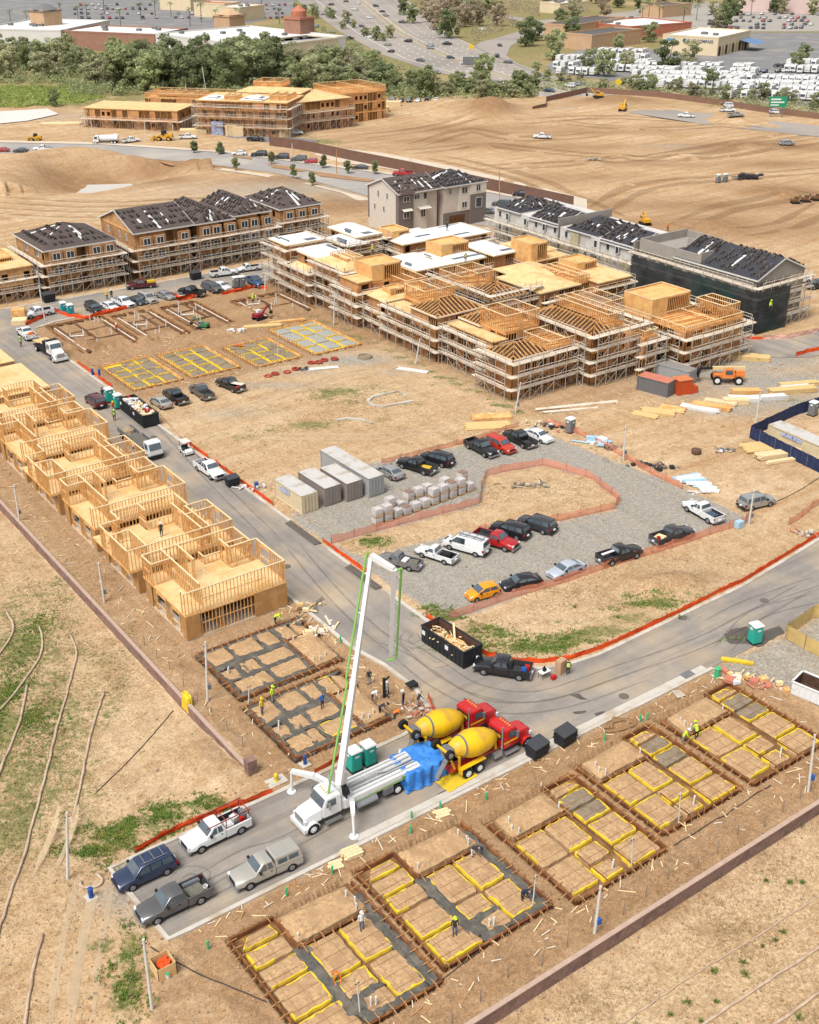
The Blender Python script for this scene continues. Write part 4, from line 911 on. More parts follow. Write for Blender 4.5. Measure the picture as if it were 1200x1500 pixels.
sheathed('long tan building with hipped roof, the white pickups parked in front',[(108.6,113.6,224.5,241,9.2,None),(113.6,115,227,241,9,None),(115,117,224.5,241,9.2,None),(117,118.4,227.6,241,9,None),(118.4,123.4,225.5,241,9.2,None),(123.4,124.6,228,241,9,None),(124.6,126.4,225.5,241,9.2,None)],[((108.4,117,224.5,241),9.2,2.8,'y',.6,M_ROOF),((117.9,126.4,225.5,241),9.4,2.8,'y',.6,M_ROOF)],rowwin('S',224.5,(110.2,112.6,116))+rowwin('S',225.5,(119.8,122.2,125.5)),53)
sheathed('rightmost tan building of the row, half hidden behind the white roofs',[(129.8,140,226.5,242,9.0,None)],[((129.8,140,226.5,242),9.0,3.0,'x',.7,M_ROOF)],rowwin('S',226.5,(131.6,134.8,138))+rowwin('W',129.8,(231,237),((7.6,.6,1.2),)),54)
framed('low framed building with a bare plywood roof, cut by the left edge',[(58,73,225,240,6.2,'flat'),(66,71,230,236,6.3,'box',1.0)],seed=55,skin='osb',osb=W_TAN,fm=W_STUD,group=GB)
for i,(l,r,z,s) in enumerate((('scaffold around the leftmost roofed tan building',(75.6,90.2,224,240),7.2,'SWE'),('scaffold around the gabled tan building',(94.4,107,224,241),7.4,'SW'),('scaffold along the long tan building',(108.4,126.4,224.2,241),7.4,'SE'),('scaffold round the rightmost tan building',(129.8,140,226.5,242),7.4,'SWE'),('scaffold in front of the low plywood roof at the left edge',(58,73,225,240),5.4,'SE'))):scaffold(l,r,z,s,seed=60+i)
# --- white row on the right
M_WRAP=mat('white_wrap',(216,212,206),.7,.08,.7,rgb2=(196,190,182),scale2=.3);M_GREYW=mat('grey_plaster',(164,156,146),.85,.10,.5);M_LATH=mat('lath_paper',(186,172,142),.85,.14,.6)
GE='white wrapped buildings on the right'
def white_bld(lab,x0,x1,y0,y1,ys,seed,walls=8.8):
 t=thing('wrapped_building',lab,'building',(x0,y0,0),0,GE);W,D=x1-x0,y1-y0;rnd=random.Random(seed);mb=MB()
 mb.box(0,W,0,D,0,walls,0);n=7
 for k in range(n):
  if k % 2:mb.box(-.5,.02,D*k/n,D*(k+.8)/n,3.0,walls-rnd.choice((0,.4,3)),2 if rnd.random()<.3 else 0)
  elif rnd.random()<.6:mb.box(-.06,.02,D*k/n,D*(k+1)/n,0,6,2)
 mb.box(-.3,W+.1,-.25,0,0,walls+1.4,1);mb.obj('wall',[M_WRAP,M_GREYW,M_LATH],t)
 for i,(a,b) in enumerate(ys):roof(t,(0,12.5,a-y0,b-y0),walls-.3+.5*(i % 2),2.3,'y',.45 if i % 2 else 0,M_ROOFB,'stack of dark roof tiles lying on the '+lab.split(',')[0],seed+i,tilt=M_WRAP,rows=(.2,.36,.52,.68,.84),dens_=.8)
 for k in range(n):
  for z in (1.6,4.6,7.6):
   if rnd.random()<.72:window(t,'W',D*(k+.35)/n,z,.8,1.3,(-.5 if k % 2 and z>3 else 0),lights=1,frame=M_TRIM)
 return t
white_bld('white wrapped building with black roof, third storey windows facing left',169.3,184,158.2,179.4,((159,167.5),(168.5,177)),71)
white_bld('white wrapped building farther up the right row',170,185,180.6,201.5,((181,189.5),(193,200)),72)
for i,(l,r) in enumerate((('scaffold along the white building with black roof',(168.8,185,158.2,179.4)),('scaffold along the farther white building',(169.5,185,180.6,201.5)))):scaffold(l,r,7.2,'W',seed=80+i)
t=thing('netted_building','grey plastered building behind black debris netting, dark tiled roof','building',(169.5,128.5,0));mb=MB();mb.box(0,13.2,0,28.5,0,9.4,0)
for k in range(3):mb.box(9.5+k*.02,11+k*.8,-.12,0,3*k+.3,3*k+2.6,1);mb.box(.8,8.6,-.08,0,3*k+.4,3*k+2.7,2)
mb.obj('wall',[M_GREYW,M_LATH,mat('grey_lath',(120,112,102),.85,.25,1.2)],t)
roof(t,(0,13.2,0,19),9.4,3.0,'y',0,M_ROOFB,'stack of dark roof tiles lying on the netted grey building',90,tilt=M_GREYW,rows=(.15,.3,.45,.6,.75,.9),sides=(0,1),dens_=.75)
mb=MB();mb.box(-.2,6.4,13,13.3,8.6,11.4);mb.box(-.2,.1,13.3,28.4,8.6,11.0);mb.box(6.1,6.4,13.3,22,8.6,11.4);mb.box(.1,13.2,19.6,19.9,9,10.8);mb.box(12.9,13.2,19.9,28.4,9,10.8);mb.box(.1,13.2,28.2,28.5,9,11);mb.obj('parapet',M_GREYW,t)
M_RED=mat('red_wrap',(176,60,60),.7,.3,2)
for k in range(3):window(t,'S',5.0,3*k+1.7,1.5,1.4,-.08,frame=M_RED)
scaffold('scaffold behind the black netting and round the gable end',(169.5,182.7,128.5,157),8.2,'SW',seed=91,outd=1.3)
M_NET=mat('debris_net',(58,60,60),.95,.7,.3,rgb2=(30,66,62),scale2=.12,trans=.88)
def net(pts,z0,z1,name,lab):
 rnd=random.Random(4);P_=dens(pts,.55);mb=MB();n=len(P_);rows=16;vs=[];k=len(rows_ := [z0+(z1-z0)*i/rows for i in range(rows+1)])
 for z in rows_:
  for i,(x,y) in enumerate(P_):
   a=rnd.uniform(-.10,.10)+.14*math.sin(i*.5)*math.sin(z*1.1);vs.append((x+a,y+a,z+(rnd.uniform(-.15,.1) if z in (rows_[-1],) else 0)))
 mb.add(vs,[(r*n+i,r*n+i+1,(r+1)*n+i+1,(r+1)*n+i) for r in range(rows) for i in range(n-1)])
 o=mb.obj(name,M_NET,smooth=True);return setp(o,lab,'netting')
net([(167.4,157),(167.4,126.6),(176.4,126.4)],.1,7.9,'debris_netting','black debris netting hung over the scaffold of the grey building')
# --- finished three-storey pair
M_STUC=mat('beige_stucco',(220,208,194),.9,.06,1.2);M_STUC2=mat('taupe_stucco',(128,116,110),.9,.07,1.2);M_STUC3=mat('pale_stucco',(226,216,202),.9,.06,1.2)
def finished(lab,x0,x1,y0,y1,which):
 t=thing('finished_house',lab,'house',(x0,y0,0),0,'finished stucco houses');W,D=x1-x0,y1-y0;h=9.6;mb=MB();mb.box(0,W,0,D,0,h,0)
 if which == 0:mb.box(-.05,4.2,-1.1,0,0,h-.2,1);mb.box(4.2,W*.72,-.5,0,0,h-.2,2);mb.box(-.06,.3,D-.5,D+.05,2.2,h,1)
 else:mb.box(-.05,W+.05,-.5,0,0,3.4,1);mb.box(W*.62,W+.06,-.9,0,0,7,1);mb.box(W*.35,W*.62,-.6,0,3.4,h-.2,2);mb.box(0,W*.35,-.2,0,3.4,h-.2,0);mb.box(W*.62,W+.06,-.9,0,7,h,2)
 mb.obj('wall',[M_STUC,M_STUC2,M_STUC3],t)
 roof(t,(0,W,-1.1 if which == 0 else-.6,D),h,2.6,'x',0 if which == 0 else 1,M_ROOFB if which else M_ROOF,'stack of dark roof tiles lying on the '+lab.split(',')[0],95+which,tilt=M_STUC,rows=(.15,.35,.55,.75),dens_=1.1,ov=.4)
 if which == 0:
  for u in (D*.3,D*.62):window(t,'W',u,8.4,.5,1.3,0,lights=1)
  for u in (D*.42,D*.75):window(t,'W',u,5.2,.5,1.2,0,lights=1)
  f=-1.1;window(t,'S',2.2,8.2,1.5,1.1,f);window(t,'S',2.2,4.6,1.5,1.4,f);window(t,'S',5.6,8.2,1.4,.9,-.5,lights=3);window(t,'S',8.0,8.2,.8,1.4,-.5,lights=1);window(t,'S',7.4,4.4,1.2,1.9,-.5,lights=2)
  aw=MB().add([(.9,-1.15,6.0),(3.6,-1.15,6.0),(3.6,-2.0,5.6),(.9,-2.0,5.6)],[(3,2,1,0)]).add([(5.6,-.55,5.9),(9,-.55,5.9),(9,-1.9,5.5),(5.6,-1.9,5.5)],[(3,2,1,0)]);aw.obj('awning',M_STUC3,t)
  g=MB();g.poly([(-.1,-1.7,h),(4.4,-1.7,h),(2.1,3,h+1.7)][:3]);g.poly([(-.1,-1.68,h-.1),(4.4,-1.68,h-.1),(2.1,-1.68,h+1.5)]);g.obj('front_gable',M_STUC2,t)
 else:
  for u,z,w,hh,f in ((W*.15,8.3,.7,1.2,-.2),(W*.48,8.2,1.6,1.4,-.6),(W*.8,8.4,1.2,1.5,-.9),(W*.48,4.8,1.4,1.3,-.6)):window(t,'S',u,z,w,hh,f)
  window(t,'S',W*.82,4.9,1.7,2.2,-.9,lights=1,frame=M_TRIM);MB().box(W*.12,W*.5,-.53,-.49,.1,2.6).obj('garage_door',W_DARK,t)
finished('finished beige house with a dark brown bay and gable facing left',157.8,169.6,222.2,233.5,0)
finished('finished beige house with a dark base, right of the gabled one',171.0,183.2,221.5,233,1)
# --- apartments by the trees
GF='timber apartment buildings by the trees'
def far_block(lab,px,d,W,D,z,top,seed,osb=W_TAN,tops=()):
 p=G(*px);rz=math.atan2(d[1],d[0]);bl=[(0,W,0,D,z,top)]+list(tops)
 t=framed(lab,bl,'frame',osb=osb,fm=W_ORANGE,loc=(p.x,p.y,0),rz=rz,seed=seed,group=GF,sides='SWE')
 scaffold('scaffold around the '+lab,(0,W,0,D),z-2.2,'SWE',loc=(p.x,p.y,0),rz=rz,seed=seed,step=3.0,base=2.9,breaks=False);return t
d1=(.60,-.80)
far_block('long low timber block by the trees with a flat plywood roof',(126,186),(.66,-.75),34,16,6.4,'flat',61,W_BROWN)
far_block('second low timber block behind the first',(215,170),(.66,-.75),36,14,6.6,'open',62,W_BROWN,((4,20,2,12,6.6,'open',1.2),))
far_block('tall timber apartment block with grey roof sheets, lumber stacked in front',(292,196),(.66,-.75),31,18,10.8,'flat',63,W_BROWN,((1,7,1,9,10.9,'white'),(9,13,2,8,10.9,'open',1.4),(15,22,1,9,11.2,'white'),(24,30,4,14,10.8,'open',1.8),(8,30,18,30,11.4,'deck'),(10,20,28,38,11.6,'open',2.0)))
far_block('tall timber apartment block on the right with a plywood hip roof',(412,196),(.80,-.02),27,22,9.6,'deck',64,W_BROWN,((27,46,6,24,9.8,'open',1.8),(-2,8,10,22,9.8,'open',1.6)))
# ---- roof tile stacks: the 300 nearest one by one, the others as one mass
M_TILE=mat('roof_tile',(74,68,66),.8,.4,4,rnd=.5,rgb2=(128,112,100),scale2=1.5)
def stack_mesh(k):
 r=random.Random(k);mb=MB()
 for i in range(3):mb.obox((r.uniform(-.05,.05),(i-1)*.3,0),.42,.26,r.uniform(.22,.4),r.uniform(-.2,.2))
 mb.obox((0,0,.3),.3,.7,.1,.1);return mb
SMSH=[stack_mesh(k).mesh('roof_tile_stack',[M_TILE]) for k in range(4)]
STACKS.sort(key=lambda s:((s[0]+s[4].location)).length)
rest=MB()
for i,(p,a,nrm,lab,root) in enumerate(STACKS):
 p=p+root.location;M_=nrm.to_track_quat('Z','Y').to_matrix().to_4x4() @ Matrix.Rotation(0 if i % 3 else .3,4,'Z');M_=Matrix.Translation(p) @ M_ @ Matrix.Rotation(a*0,4,'Z')
 if i<290:
  o=bpy.data.objects.new('roof_tile_stack',SMSH[i % 4]);link(o);o.matrix_world=M_;setp(o,lab[:110],'roof tiles','stacks of roof tiles laid out on the roofs')
 else:
  m=SMSH[i % 4];b=len(rest.v);rest.v.extend([tuple(M_ @ v.co) for v in m.vertices]);rest.f.extend([tuple(b+j for j in q.vertices) for q in m.polygons]);rest.m.extend([0]*len(m.polygons))
if rest.v:setp(rest.obj('roof_tile_stacks',M_TILE),'stacks of roof tiles on the farther dark roofs','roof tiles',None,'stuff')
# ---------------------------------------------------------------- vehicles
def paint(name,rgb,metal=.15):return mat('paint_'+name,rgb,.32,.03,1.5,metal=metal,spec=.5,coat=.6)
PT=dict(white=paint('white',(238,238,236),0),silver=paint('silver',(178,178,176),.4),tan=paint('tan',(192,187,176),.3),grey=paint('grey',(104,102,102),.3),dark=paint('dark_grey',(70,70,74),.3),black=paint('black',(34,34,38),.1),navy=paint('navy',(48,62,92),.2),
          red=paint('red',(190,36,40),.1),maroon=paint('maroon',(98,34,40),.15),orange=paint('orange',(250,160,20),0),redorange=paint('red_orange',(206,62,40),.1),blue=paint('blue',(64,88,128),.2),pewter=paint('pewter',(142,138,138),.35),pale=paint('pale_blue_silver',(196,204,214),.2))
V_GLASS=mat('car_glass',(86,98,106),.08,.25,.8,spec=.9);V_BLK=mat('black_plastic',(38,38,40),.6,.15,3);V_TYRE=mat('tyre_rubber',(36,35,35),.9,.15,4);V_RIM=mat('alloy_rim',(168,168,170),.35,.1,5,metal=.5)  # car glass colour has the grey-blue of reflected sky painted in
V_HEAD=mat('headlight_lens',(228,232,236),.15,.04,5);V_TAIL=mat('taillight_lens',(150,20,24),.25,.08,5);V_CHR=mat('chrome',(190,192,196),.2,.06,5,metal=.7);V_BED=mat('bed_liner',(60,60,62),.85,.3,4)
VM=[PT['white'],V_GLASS,V_BLK,V_TYRE,V_RIM,V_HEAD,V_TAIL,V_CHR,V_BED]
def sec(x,zb,zt,wb,wt,r=.10):
 zm=zb+(zt-zb)*.55;wm=max(wb,wt)*1.005
 return [(x,-wb+r,zb),(x,wb-r,zb),(x,wb,zb+r),(x,wm,zm),(x,wt,zt-r),(x,wt-r*1.6,zt),(x,-wt+r*1.6,zt),(x,-wt,zt-r),(x,-wm,zm),(x,-wb,zb+r)]
def csec(x,zb,zt,wb,wt,r=.06):
 zm=zb+(zt-zb)*.5;wm=(wb+wt)/2
 return [(x,-wb,zb),(x,wb,zb),(x,wb,zb+.01),(x,wm,zm),(x,wt,zt-r),(x,wt-r*1.8,zt),(x,-wt+r*1.8,zt),(x,-wt,zt-r),(x,-wm,zm),(x,-wb,zb+.01)]
def arch(mb,x,w,r):
 for s in (-1,1):
  c=[(x+r*math.cos(PI*i/10),s*(w+.006),.30+r*math.sin(PI*i/10)) for i in range(11)]
  mb.add(c,[tuple(range(11)) if s<0 else tuple(range(10,-1,-1))],2)
def auto(parts,k):
 """fills parts (name -> list of MB) for a car kind; x forward, ground at z = 0, centre between the axles at x = 0"""
 A={}
 def p(n):m=MB();A.setdefault(n,[]).append(m);return m
 S=dict(
  sedan=dict(L=(-2.35,2.35),w=.90,ax=1.36,r=.33,belt=.95,body=[(-2.35,.42,.80,.72),(-2.25,.30,.96,.84),(-1.5,.22,.98,.90),(0,.2,.96,.91),(1.0,.2,.95,.90),(1.7,.22,.88,.88),(2.2,.28,.76,.82),(2.35,.40,.62,.68)],cab=(-1.85,-1.05,.35,1.15),roof=1.43,pil=(-.3,)),
  hatch=dict(L=(-1.9,1.9),w=.85,ax=1.22,r=.31,belt=.95,body=[(-1.92,.42,.85,.70),(-1.85,.3,1.0,.80),(-1.2,.22,1.0,.85),(0,.2,.98,.86),(.8,.2,.97,.85),(1.4,.22,.90,.83),(1.8,.28,.76,.76),(1.92,.4,.6,.62)],cab=(-1.86,-1.45,.1,1.05),roof=1.5,pil=(-.55,)),
  suv=dict(L=(-2.45,2.45),w=.97,ax=1.45,r=.38,belt=1.12,body=[(-2.45,.5,1.0,.84),(-2.38,.38,1.12,.92),(-1.4,.32,1.14,.97),(0,.3,1.13,.97),(1.15,.3,1.12,.96),(1.9,.32,1.06,.94),(2.35,.38,.96,.88),(2.47,.5,.8,.76)],cab=(-2.36,-2.1,.5,1.2),roof=1.8,pil=(-1.15,-.2)),
  van=dict(L=(-2.75,2.75),w=1.0,ax=1.75,r=.37,belt=1.2,body=[(-2.75,.5,1.2,.92),(-2.7,.38,1.22,.98),(0,.32,1.22,1.0),(1.7,.32,1.2,.98),(2.4,.36,1.06,.94),(2.72,.45,.86,.84)],cab=(-2.72,-2.62,1.0,1.9),roof=2.08,pil=(.55,-.2)),
  pickup=dict(L=(-2.9,2.9),w=.99,ax=1.8,r=.40,belt=1.2,body=[(-.75,.4,1.2,.98),(0,.38,1.2,.99),(1.2,.38,1.18,.98),(1.9,.4,1.14,.96),(2.7,.45,1.06,.92),(2.9,.55,.92,.82)],cab=(-.78,-.55,.55,1.22),roof=1.86,pil=(.05,),bed=(-2.85,-.8)),
  extcab=dict(L=(-2.9,2.9),w=.99,ax=1.85,r=.40,belt=1.2,body=[(-.45,.4,1.2,.98),(0,.38,1.2,.99),(1.2,.38,1.18,.98),(1.9,.4,1.14,.96),(2.7,.45,1.06,.92),(2.9,.55,.92,.82)],cab=(-.48,-.28,.6,1.25),roof=1.84,pil=(.25,),bed=(-2.85,-.5)),
  small=dict(L=(-2.6,2.6),w=.87,ax=1.55,r=.35,belt=1.05,body=[(-.2,.36,1.05,.85),(0,.34,1.05,.87),(1.1,.34,1.03,.86),(1.7,.36,.98,.85),(2.4,.4,.9,.81),(2.6,.5,.78,.72)],cab=(-.22,-.02,.65,1.2),roof=1.62,pil=(),bed=(-2.55,-.25)))[k]
 w,b0=S['w'],S['body'];body=p('body');body.loft([sec(*q[:3],q[3],q[3]*.96) for q in b0],0)
 r0,r1,f1,f0=S['cab'];zb,zt=S['belt']-.06,S['roof'];wt=w*.78
 body.loft([csec(r0,zb,zb+.08,w*.93,w*.92,.02),csec(r1,zb,zt-.02,w*.94,wt),csec((r1+f1)/2,zb,zt+.02,w*.94,wt),csec(f1,zb,zt-.02,w*.94,wt),csec(f0,zb,zb+.08,w*.93,w*.9,.02)],0)
 e=.022
 # glass: windscreen, rear window, sides split at the pillars
 def lerp(a,b,t):return a+(b-a)*t
 t0,t1=.14,.86;nx=.04
 p('windshield').quad(*[(lerp(f0,f1,t)+nx,s*lerp(w*.90,wt,t)*.92,lerp(zb+.08,zt-.02,t)+e) for t,s in ((t0,-1),(t0,1),(t1,1),(t1,-1))],1)
 p('rear_window').quad(*[(lerp(r0,r1,t)-nx,s*lerp(w*.90,wt,t)*.88,lerp(zb+.08,zt-.02,t)+e) for t,s in ((t0+.05,1),(t0+.05,-1),(t1,-1),(t1,1))],1)
 xs_b=[r0+.18]+list(S['pil'])+[f0-.22];xs_t=[r1+.08]+list(S['pil'])+[f1-.06]
 zl,zh=zb+.13,zt-.12
 for s in (-1,1):
  yl,yh=s*(lerp(w*.94,wt,.18)+.014+w*.012),s*(lerp(w*.94,wt,.82)+.022)
  yl=s*(w*.945+.006);yh=s*(wt+.03)
  for i in range(len(xs_b)-1):
   if k == 'van' and i<1:continue
   q=[(xs_b[i]+.05,yl,zl),(xs_b[i+1]-.05,yl,zl),(xs_t[i+1]-.05,yh,zh),(xs_t[i]+.05,yh,zh)]
   p('side_window').add(q,[(0,1,2,3) if s<0 else (3,2,1,0)],1)
 if 'bed' in S:
  x0,x1=S['bed'];bm=p('cargo_bed');zt_=S['belt']-.02
  bm.box(x0,x1,-w,-w+.13,.42,zt_,0);bm.box(x0,x1,w-.13,w,.42,zt_,0);bm.box(x1-.06,x1,-w+.13,w-.13,.42,zt_,0);bm.box(x0+.05,x1-.06,-w+.13,w-.13,.55,.62,8)
  bm.box(x0+.05,x1-.06,-w+.131,-w+.14,.62,zt_-.03,8);bm.box(x0+.05,x1-.06,w-.14,w-.131,.62,zt_-.03,8)
  p('tailgate').box(x0-.02,x0+.06,-w+.03,w-.03,.5,zt_-.01,0);rx=x0
 else:rx=S['L'][0]
 fx=S['L'][1]
 for x in (-S['ax'],S['ax']):arch(body,x,w if x<0 or 'bed' not in S else w*.985,S['r']*1.22)
 zf=b0[-2][2];wl=b0[-2][3]
 p('front_bumper').box(fx-.16,fx+.09,-wl*.95,wl*.95,.34,.56,7 if 'bed' in S else 0);p('grille').box(fx-.1,fx+.03,-wl*.55,wl*.55,.6,zf-.12,2)
 if 'bed' in S or k in ('suv','van'):p('rear_bumper').box(rx-.16,rx+.02,-w*.92,w*.92,.42,.60,7 if 'bed' in S else 2)
 p('licence_plate').box(rx-(.18 if 'bed' in S or k in ('suv','van') else .02),rx-.0,-.18,.18,.62,.76,5)
 for s in (-1,1):
  p('headlight').box(fx-.3,fx+.012,min(s*wl*.58,s*wl*.93),max(s*wl*.58,s*wl*.93),zf-.27,zf-.06,5)
  p('taillight').box(rx-.025,rx+.18,min(s*w*.80,s*w*.985),max(s*w*.80,s*w*.985),S['belt']-.38,S['belt']-.1,6)
  p('side_mirror').box(f0-.42,f0-.22,min(s*w*.98,s*(w+.2)),max(s*w*.98,s*(w+.2)),zb+.1,zb+.28,2)
  p('door_handle').box(-.15,.03,min(s*w*.99,s*(w*1.0+.022)),max(s*w*.99,s*(w*1.0+.022)),zb-.12,zb-.08,2)
 body.box(-S['ax']+.5,S['ax']-.5,-w*.9,w*.9,.2,.45,2)
 for x in (-S['ax'],S['ax']):
  for s in (-1,1):
   y=s*(w-.10);r=S['r'];t=p('wheel');t.cyl((x,y-.12,r),(x,y+.12,r),r,r,18,3);t.rim=MB().cyl((x,y+s*.10,r),(x,y+s*.128,r),r*.62,r*.58,12,4)
 return A
PROTO={}
def build_parts(A,name,lab,cat):
 t=thing(name,lab,cat)
 for n,L in A.items():
  for m in L:
   used=sorted(set(m.m));mm=MB();mm.v=m.v;mm.f=m.f;mm.m=[used.index(i) for i in m.m]
   o=mm.obj(n,[VM[i] for i in used],t)
   if n == 'body':
    smooth_bevel(o,.035,2,50);o.data.polygons.foreach_set('use_smooth',np.ones(len(o.data.polygons),bool));o.data.set_sharp_from_angle(angle=.6)
   if hasattr(m,'rim'):MBr=MB();MBr.v=m.rim.v;MBr.f=m.rim.f;MBr.m=[0]*len(m.rim.f);MBr.obj('rim',[V_RIM],o)
 return t
def flat_parts(A):
 """the same car as one mesh, for the ones a few pixels long"""
 m=MB()
 for L in A.values():
  for q in L:
   m.join(q)
   if hasattr(q,'rim'):m.join(q.rim)
 return m.mesh('far_car',VM)
FARM={}
CNAME=dict(sedan=('parked_car','car'),hatch=('parked_car','car'),suv=('parked_suv','suv'),van=('parked_van','van'),pickup=('pickup_truck','pickup truck'),extcab=('pickup_truck','pickup truck'),small=('pickup_truck','pickup truck'))
for k in CNAME:
 A=auto(None,k);FARM[k]=flat_parts(A);PROTO[k]=build_parts(A,CNAME[k][0],'',CNAME[k][1])
AX=dict(sedan=1.36,hatch=1.22,suv=1.45,van=1.75,pickup=1.8,extcab=1.85,small=1.55);HW=dict(sedan=.9,hatch=.85,suv=.97,van=1.0,pickup=.99,extcab=.99,small=.87)
def car(kind,col,f,r,lab,group=None,px=True,cat=None):
 """f and r: where the near front and near rear wheel touch the ground in the photograph"""
 a,b=(G(*f),G(*r)) if px else (Vector(f),Vector(r));d=(a-b);ang=math.atan2(d.y,d.x);m=(a+b)/2;n=Vector((-d.y,d.x,0)).normalized()
 if n.dot(m)<0:n=-n
 c=m+n*(HW[kind]-.05);c.z=0 if abs(float(height([c.x],[c.y])[0]))<.3 else float(height([c.x],[c.y])[0])
 o=dup(PROTO[kind],loc=c,rz=ang,label=lab,group=group,over={'paint_white':PT[col]});o['category']=cat or CNAME[kind][1];o.empty_display_size=.3
 return o
ZG=lambda x,y:float(height([x],[y])[0])
# near the camera
v1=car('extcab','tan',(368.3,1303.3),(426.7,1276.7),'silver tan pickup with a matching camper shell, parked by the lower kerb')
mb=MB();mb.loft([[(x,-.96*k,1.18),(x,.96*k,1.18),(x,.80*k,z),(x,-.80*k,z)] for x,z,k in ((-2.84,1.62,.98),(-2.7,1.82,1),(-.6,1.86,1),(-.48,1.80,.98))]);sh=mb.obj('camper_shell',PT['tan'],v1)
for s in (-1,1):
 for x0,x1 in ((-2.5,-1.65),(-1.5,-.7)):MB().add([(x0,s*.945,1.3),(x1,s*.945,1.3),(x1,s*.86,1.68),(x0,s*.86,1.68)],[(0,1,2,3) if s<0 else (3,2,1,0)]).obj('side_window',V_GLASS,sh)
v2=car('pickup','grey',(231.7,1355),(295,1325),'dark grey pickup at the dead end, tools and a bucket in its bed')
def load(v,items):
 """things lying in a pickup bed: (name, label, category, material, x, y, z, sx, sy, sz, rz)"""
 for nm,lb,ct,m,x,y,z,sx,sy,sz,rz in items:
  mw=Matrix.Translation(v.location) @ Matrix.Rotation(v.rotation_euler.z,4,'Z');q=mw @ Vector((x,y,z))
  mb=MB()
  if ct == 'bucket':mb.lathe([(sx*.42,0),(sx*.5,sz),(sx*.44,sz),(sx*.38,.05)],10)
  else:mb.obox((0,0,0),sx,sy,sz);mb.obox((.03,0,sz),sx*.8,sy*.7,sz*.12)
  o=mb.obj(nm,m,loc=q,rz=v.rotation_euler.z+rz);setp(o,lb,ct)
M_REDP=mat('red_plastic',(200,40,36),.5,.1,2);M_BLUEP=mat('blue_plastic',(40,96,176),.5,.1,2);M_ORNP=mat('orange_plastic',(240,120,40),.5,.1,2);M_STEEL=mat('tool_steel',(130,134,138),.5,.2,3,metal=.3);M_DIRTY=mat('dirty_cloth',(120,118,104),.9,.3,3);M_GRNBX=mat('green_plastic',(60,130,90),.5,.2,2)
load(v2,[('bucket','white bucket at the tail of the dark grey pickup bed','bucket',M_PVC,-2.5,.4,.62,.4,.4,.5,0),('tool_pile','heap of hoses and tools in the dark grey pickup bed','tools',M_DIRTY,-1.7,.1,.62,1.3,1.2,.35,.2),('metal_toolbox','long steel box along the side of the dark grey pickup bed','toolbox',M_STEEL,-1.7,-.55,.62,1.4,.35,.55,0)])
v3=car('suv','navy',(195,1306),(245.7,1282.3),'dark blue suv with roof bars at the corner of the dead end')
mb=MB()
for y in (-.55,.55):mb.beam((-1.8,y,1.90),(.3,y,1.90),.05,.04)
for x in (-1.5,-.7,.1):mb.beam((x,-.6,1.92),(x,.6,1.92),.06,.03)
mb.obj('roof_rack',V_CHR,v3)
v4=car('extcab','white',(294.3,1251),(355.7,1221),'white pickup with a red lumber rack and loaded bed, by the orange fence')
mb=MB();
for s in (-.85,.85):
 for x in (-2.7,-.6):mb.beam((x,s,1.1),(x,s,2.05),.06)
 mb.beam((-2.9,s,2.08),(1.2,s,2.08),.07)
for x in (-2.7,-1.6,-.6):mb.beam((x,-.85,2.05),(x,.85,2.05),.06)
mb.obj('ladder_rack',mat('rack_red',(150,60,52),.6,.2,3),v4)
load(v4,[('white_box','white cooler in the bed of the white rack pickup','cooler',M_MEMB,-1.0,.2,.62,.8,.9,.5,0),('white_box','white crate behind the cooler in the rack pickup','crate',M_MEMB,-1.9,-.3,.62,.6,.6,.45,.2),('red_can','red fuel can in the bed of the rack pickup','fuel can',M_REDP,-2.3,.3,.62,.4,.35,.5,.1),('hose_reel','grey machine with a hose at the tail of the rack pickup','machine',M_STEEL,-2.6,-.1,.62,.4,.9,.7,0)])
v5=car('pickup','black',(710.5,989.8),(757.8,997.4),'black pickup with its tailgate open, parked behind the black dumpster')
load(v5,[('blue_drum','blue drum on the far side of the black pickup bed','drum',M_BLUEP,-2.2,.6,.62,.5,.5,.75,0),('red_cooler','red and white cooler in the black pickup bed','cooler',M_REDP,-2.4,-.3,.62,.5,.4,.5,0)])
car('hatch','orange',(697.8,882.8),(726.5,874.8),'small orange hatchback in the gravel lot')
car('sedan','black',(750.3,867.8),(786,860.8),'black sedan beside the orange hatchback')
car('sedan','pale',(820.5,851),(851.7,839),'pale silver sedan, third car behind the mesh fence in the lower row')
v9=car('pickup','black',(932,819),(897,829.5),'black pickup with a white board over its bed, facing right in the lower row')
load(v9,[('white_board','long white board laid over the black pickup','board',M_MEMB,-.8,.2,1.26,3.6,.35,.06,.08)])
v10=car('pickup','dark',(1010,790),(973,801.5),'dark grey pickup with a red buckets load, last in the lower row')
load(v10,[('red_bucket','red bucket in the tail of the dark grey pickup, lower row','bucket',M_REDP,-2.4,-.3,.62,.5,.5,.6,0),('wood_scraps','pale wood scraps in the dark grey pickup bed, lower row','wood scraps',W_TOP,-1.7,.2,.62,1.2,1.1,.25,.3)])
v11=car('extcab','white',(1005,749.2),(1037.6,767.5),'white pickup with cargo in its bed at the right end of the gravel lot')
load(v11,[('blue_toolbox','blue and black tool boxes in the white pickup bed on the gravel','toolbox',mat('blue_grey_box',(78,92,112),.6,.3,3),-1.6,.1,.62,1.3,1.1,.4,.1)])
car('suv','silver',(1127.8,742.6),(1101,749),'silver suv parked alone on the dirt behind a leaning pole')
v13=car('small','pewter',(562,827.5),(602.3,838),'grey single cab pickup full of tools, left end of the middle row')
load(v13,[('white_case','white case in the grey pickup bed, middle row','case',M_MEMB,-.7,.1,.56,.6,1.1,.5,0),('tool_pile','dark tools in the grey pickup bed, middle row','tools',M_DIRTY,-1.7,0,.56,1.1,1.1,.4,.2)])
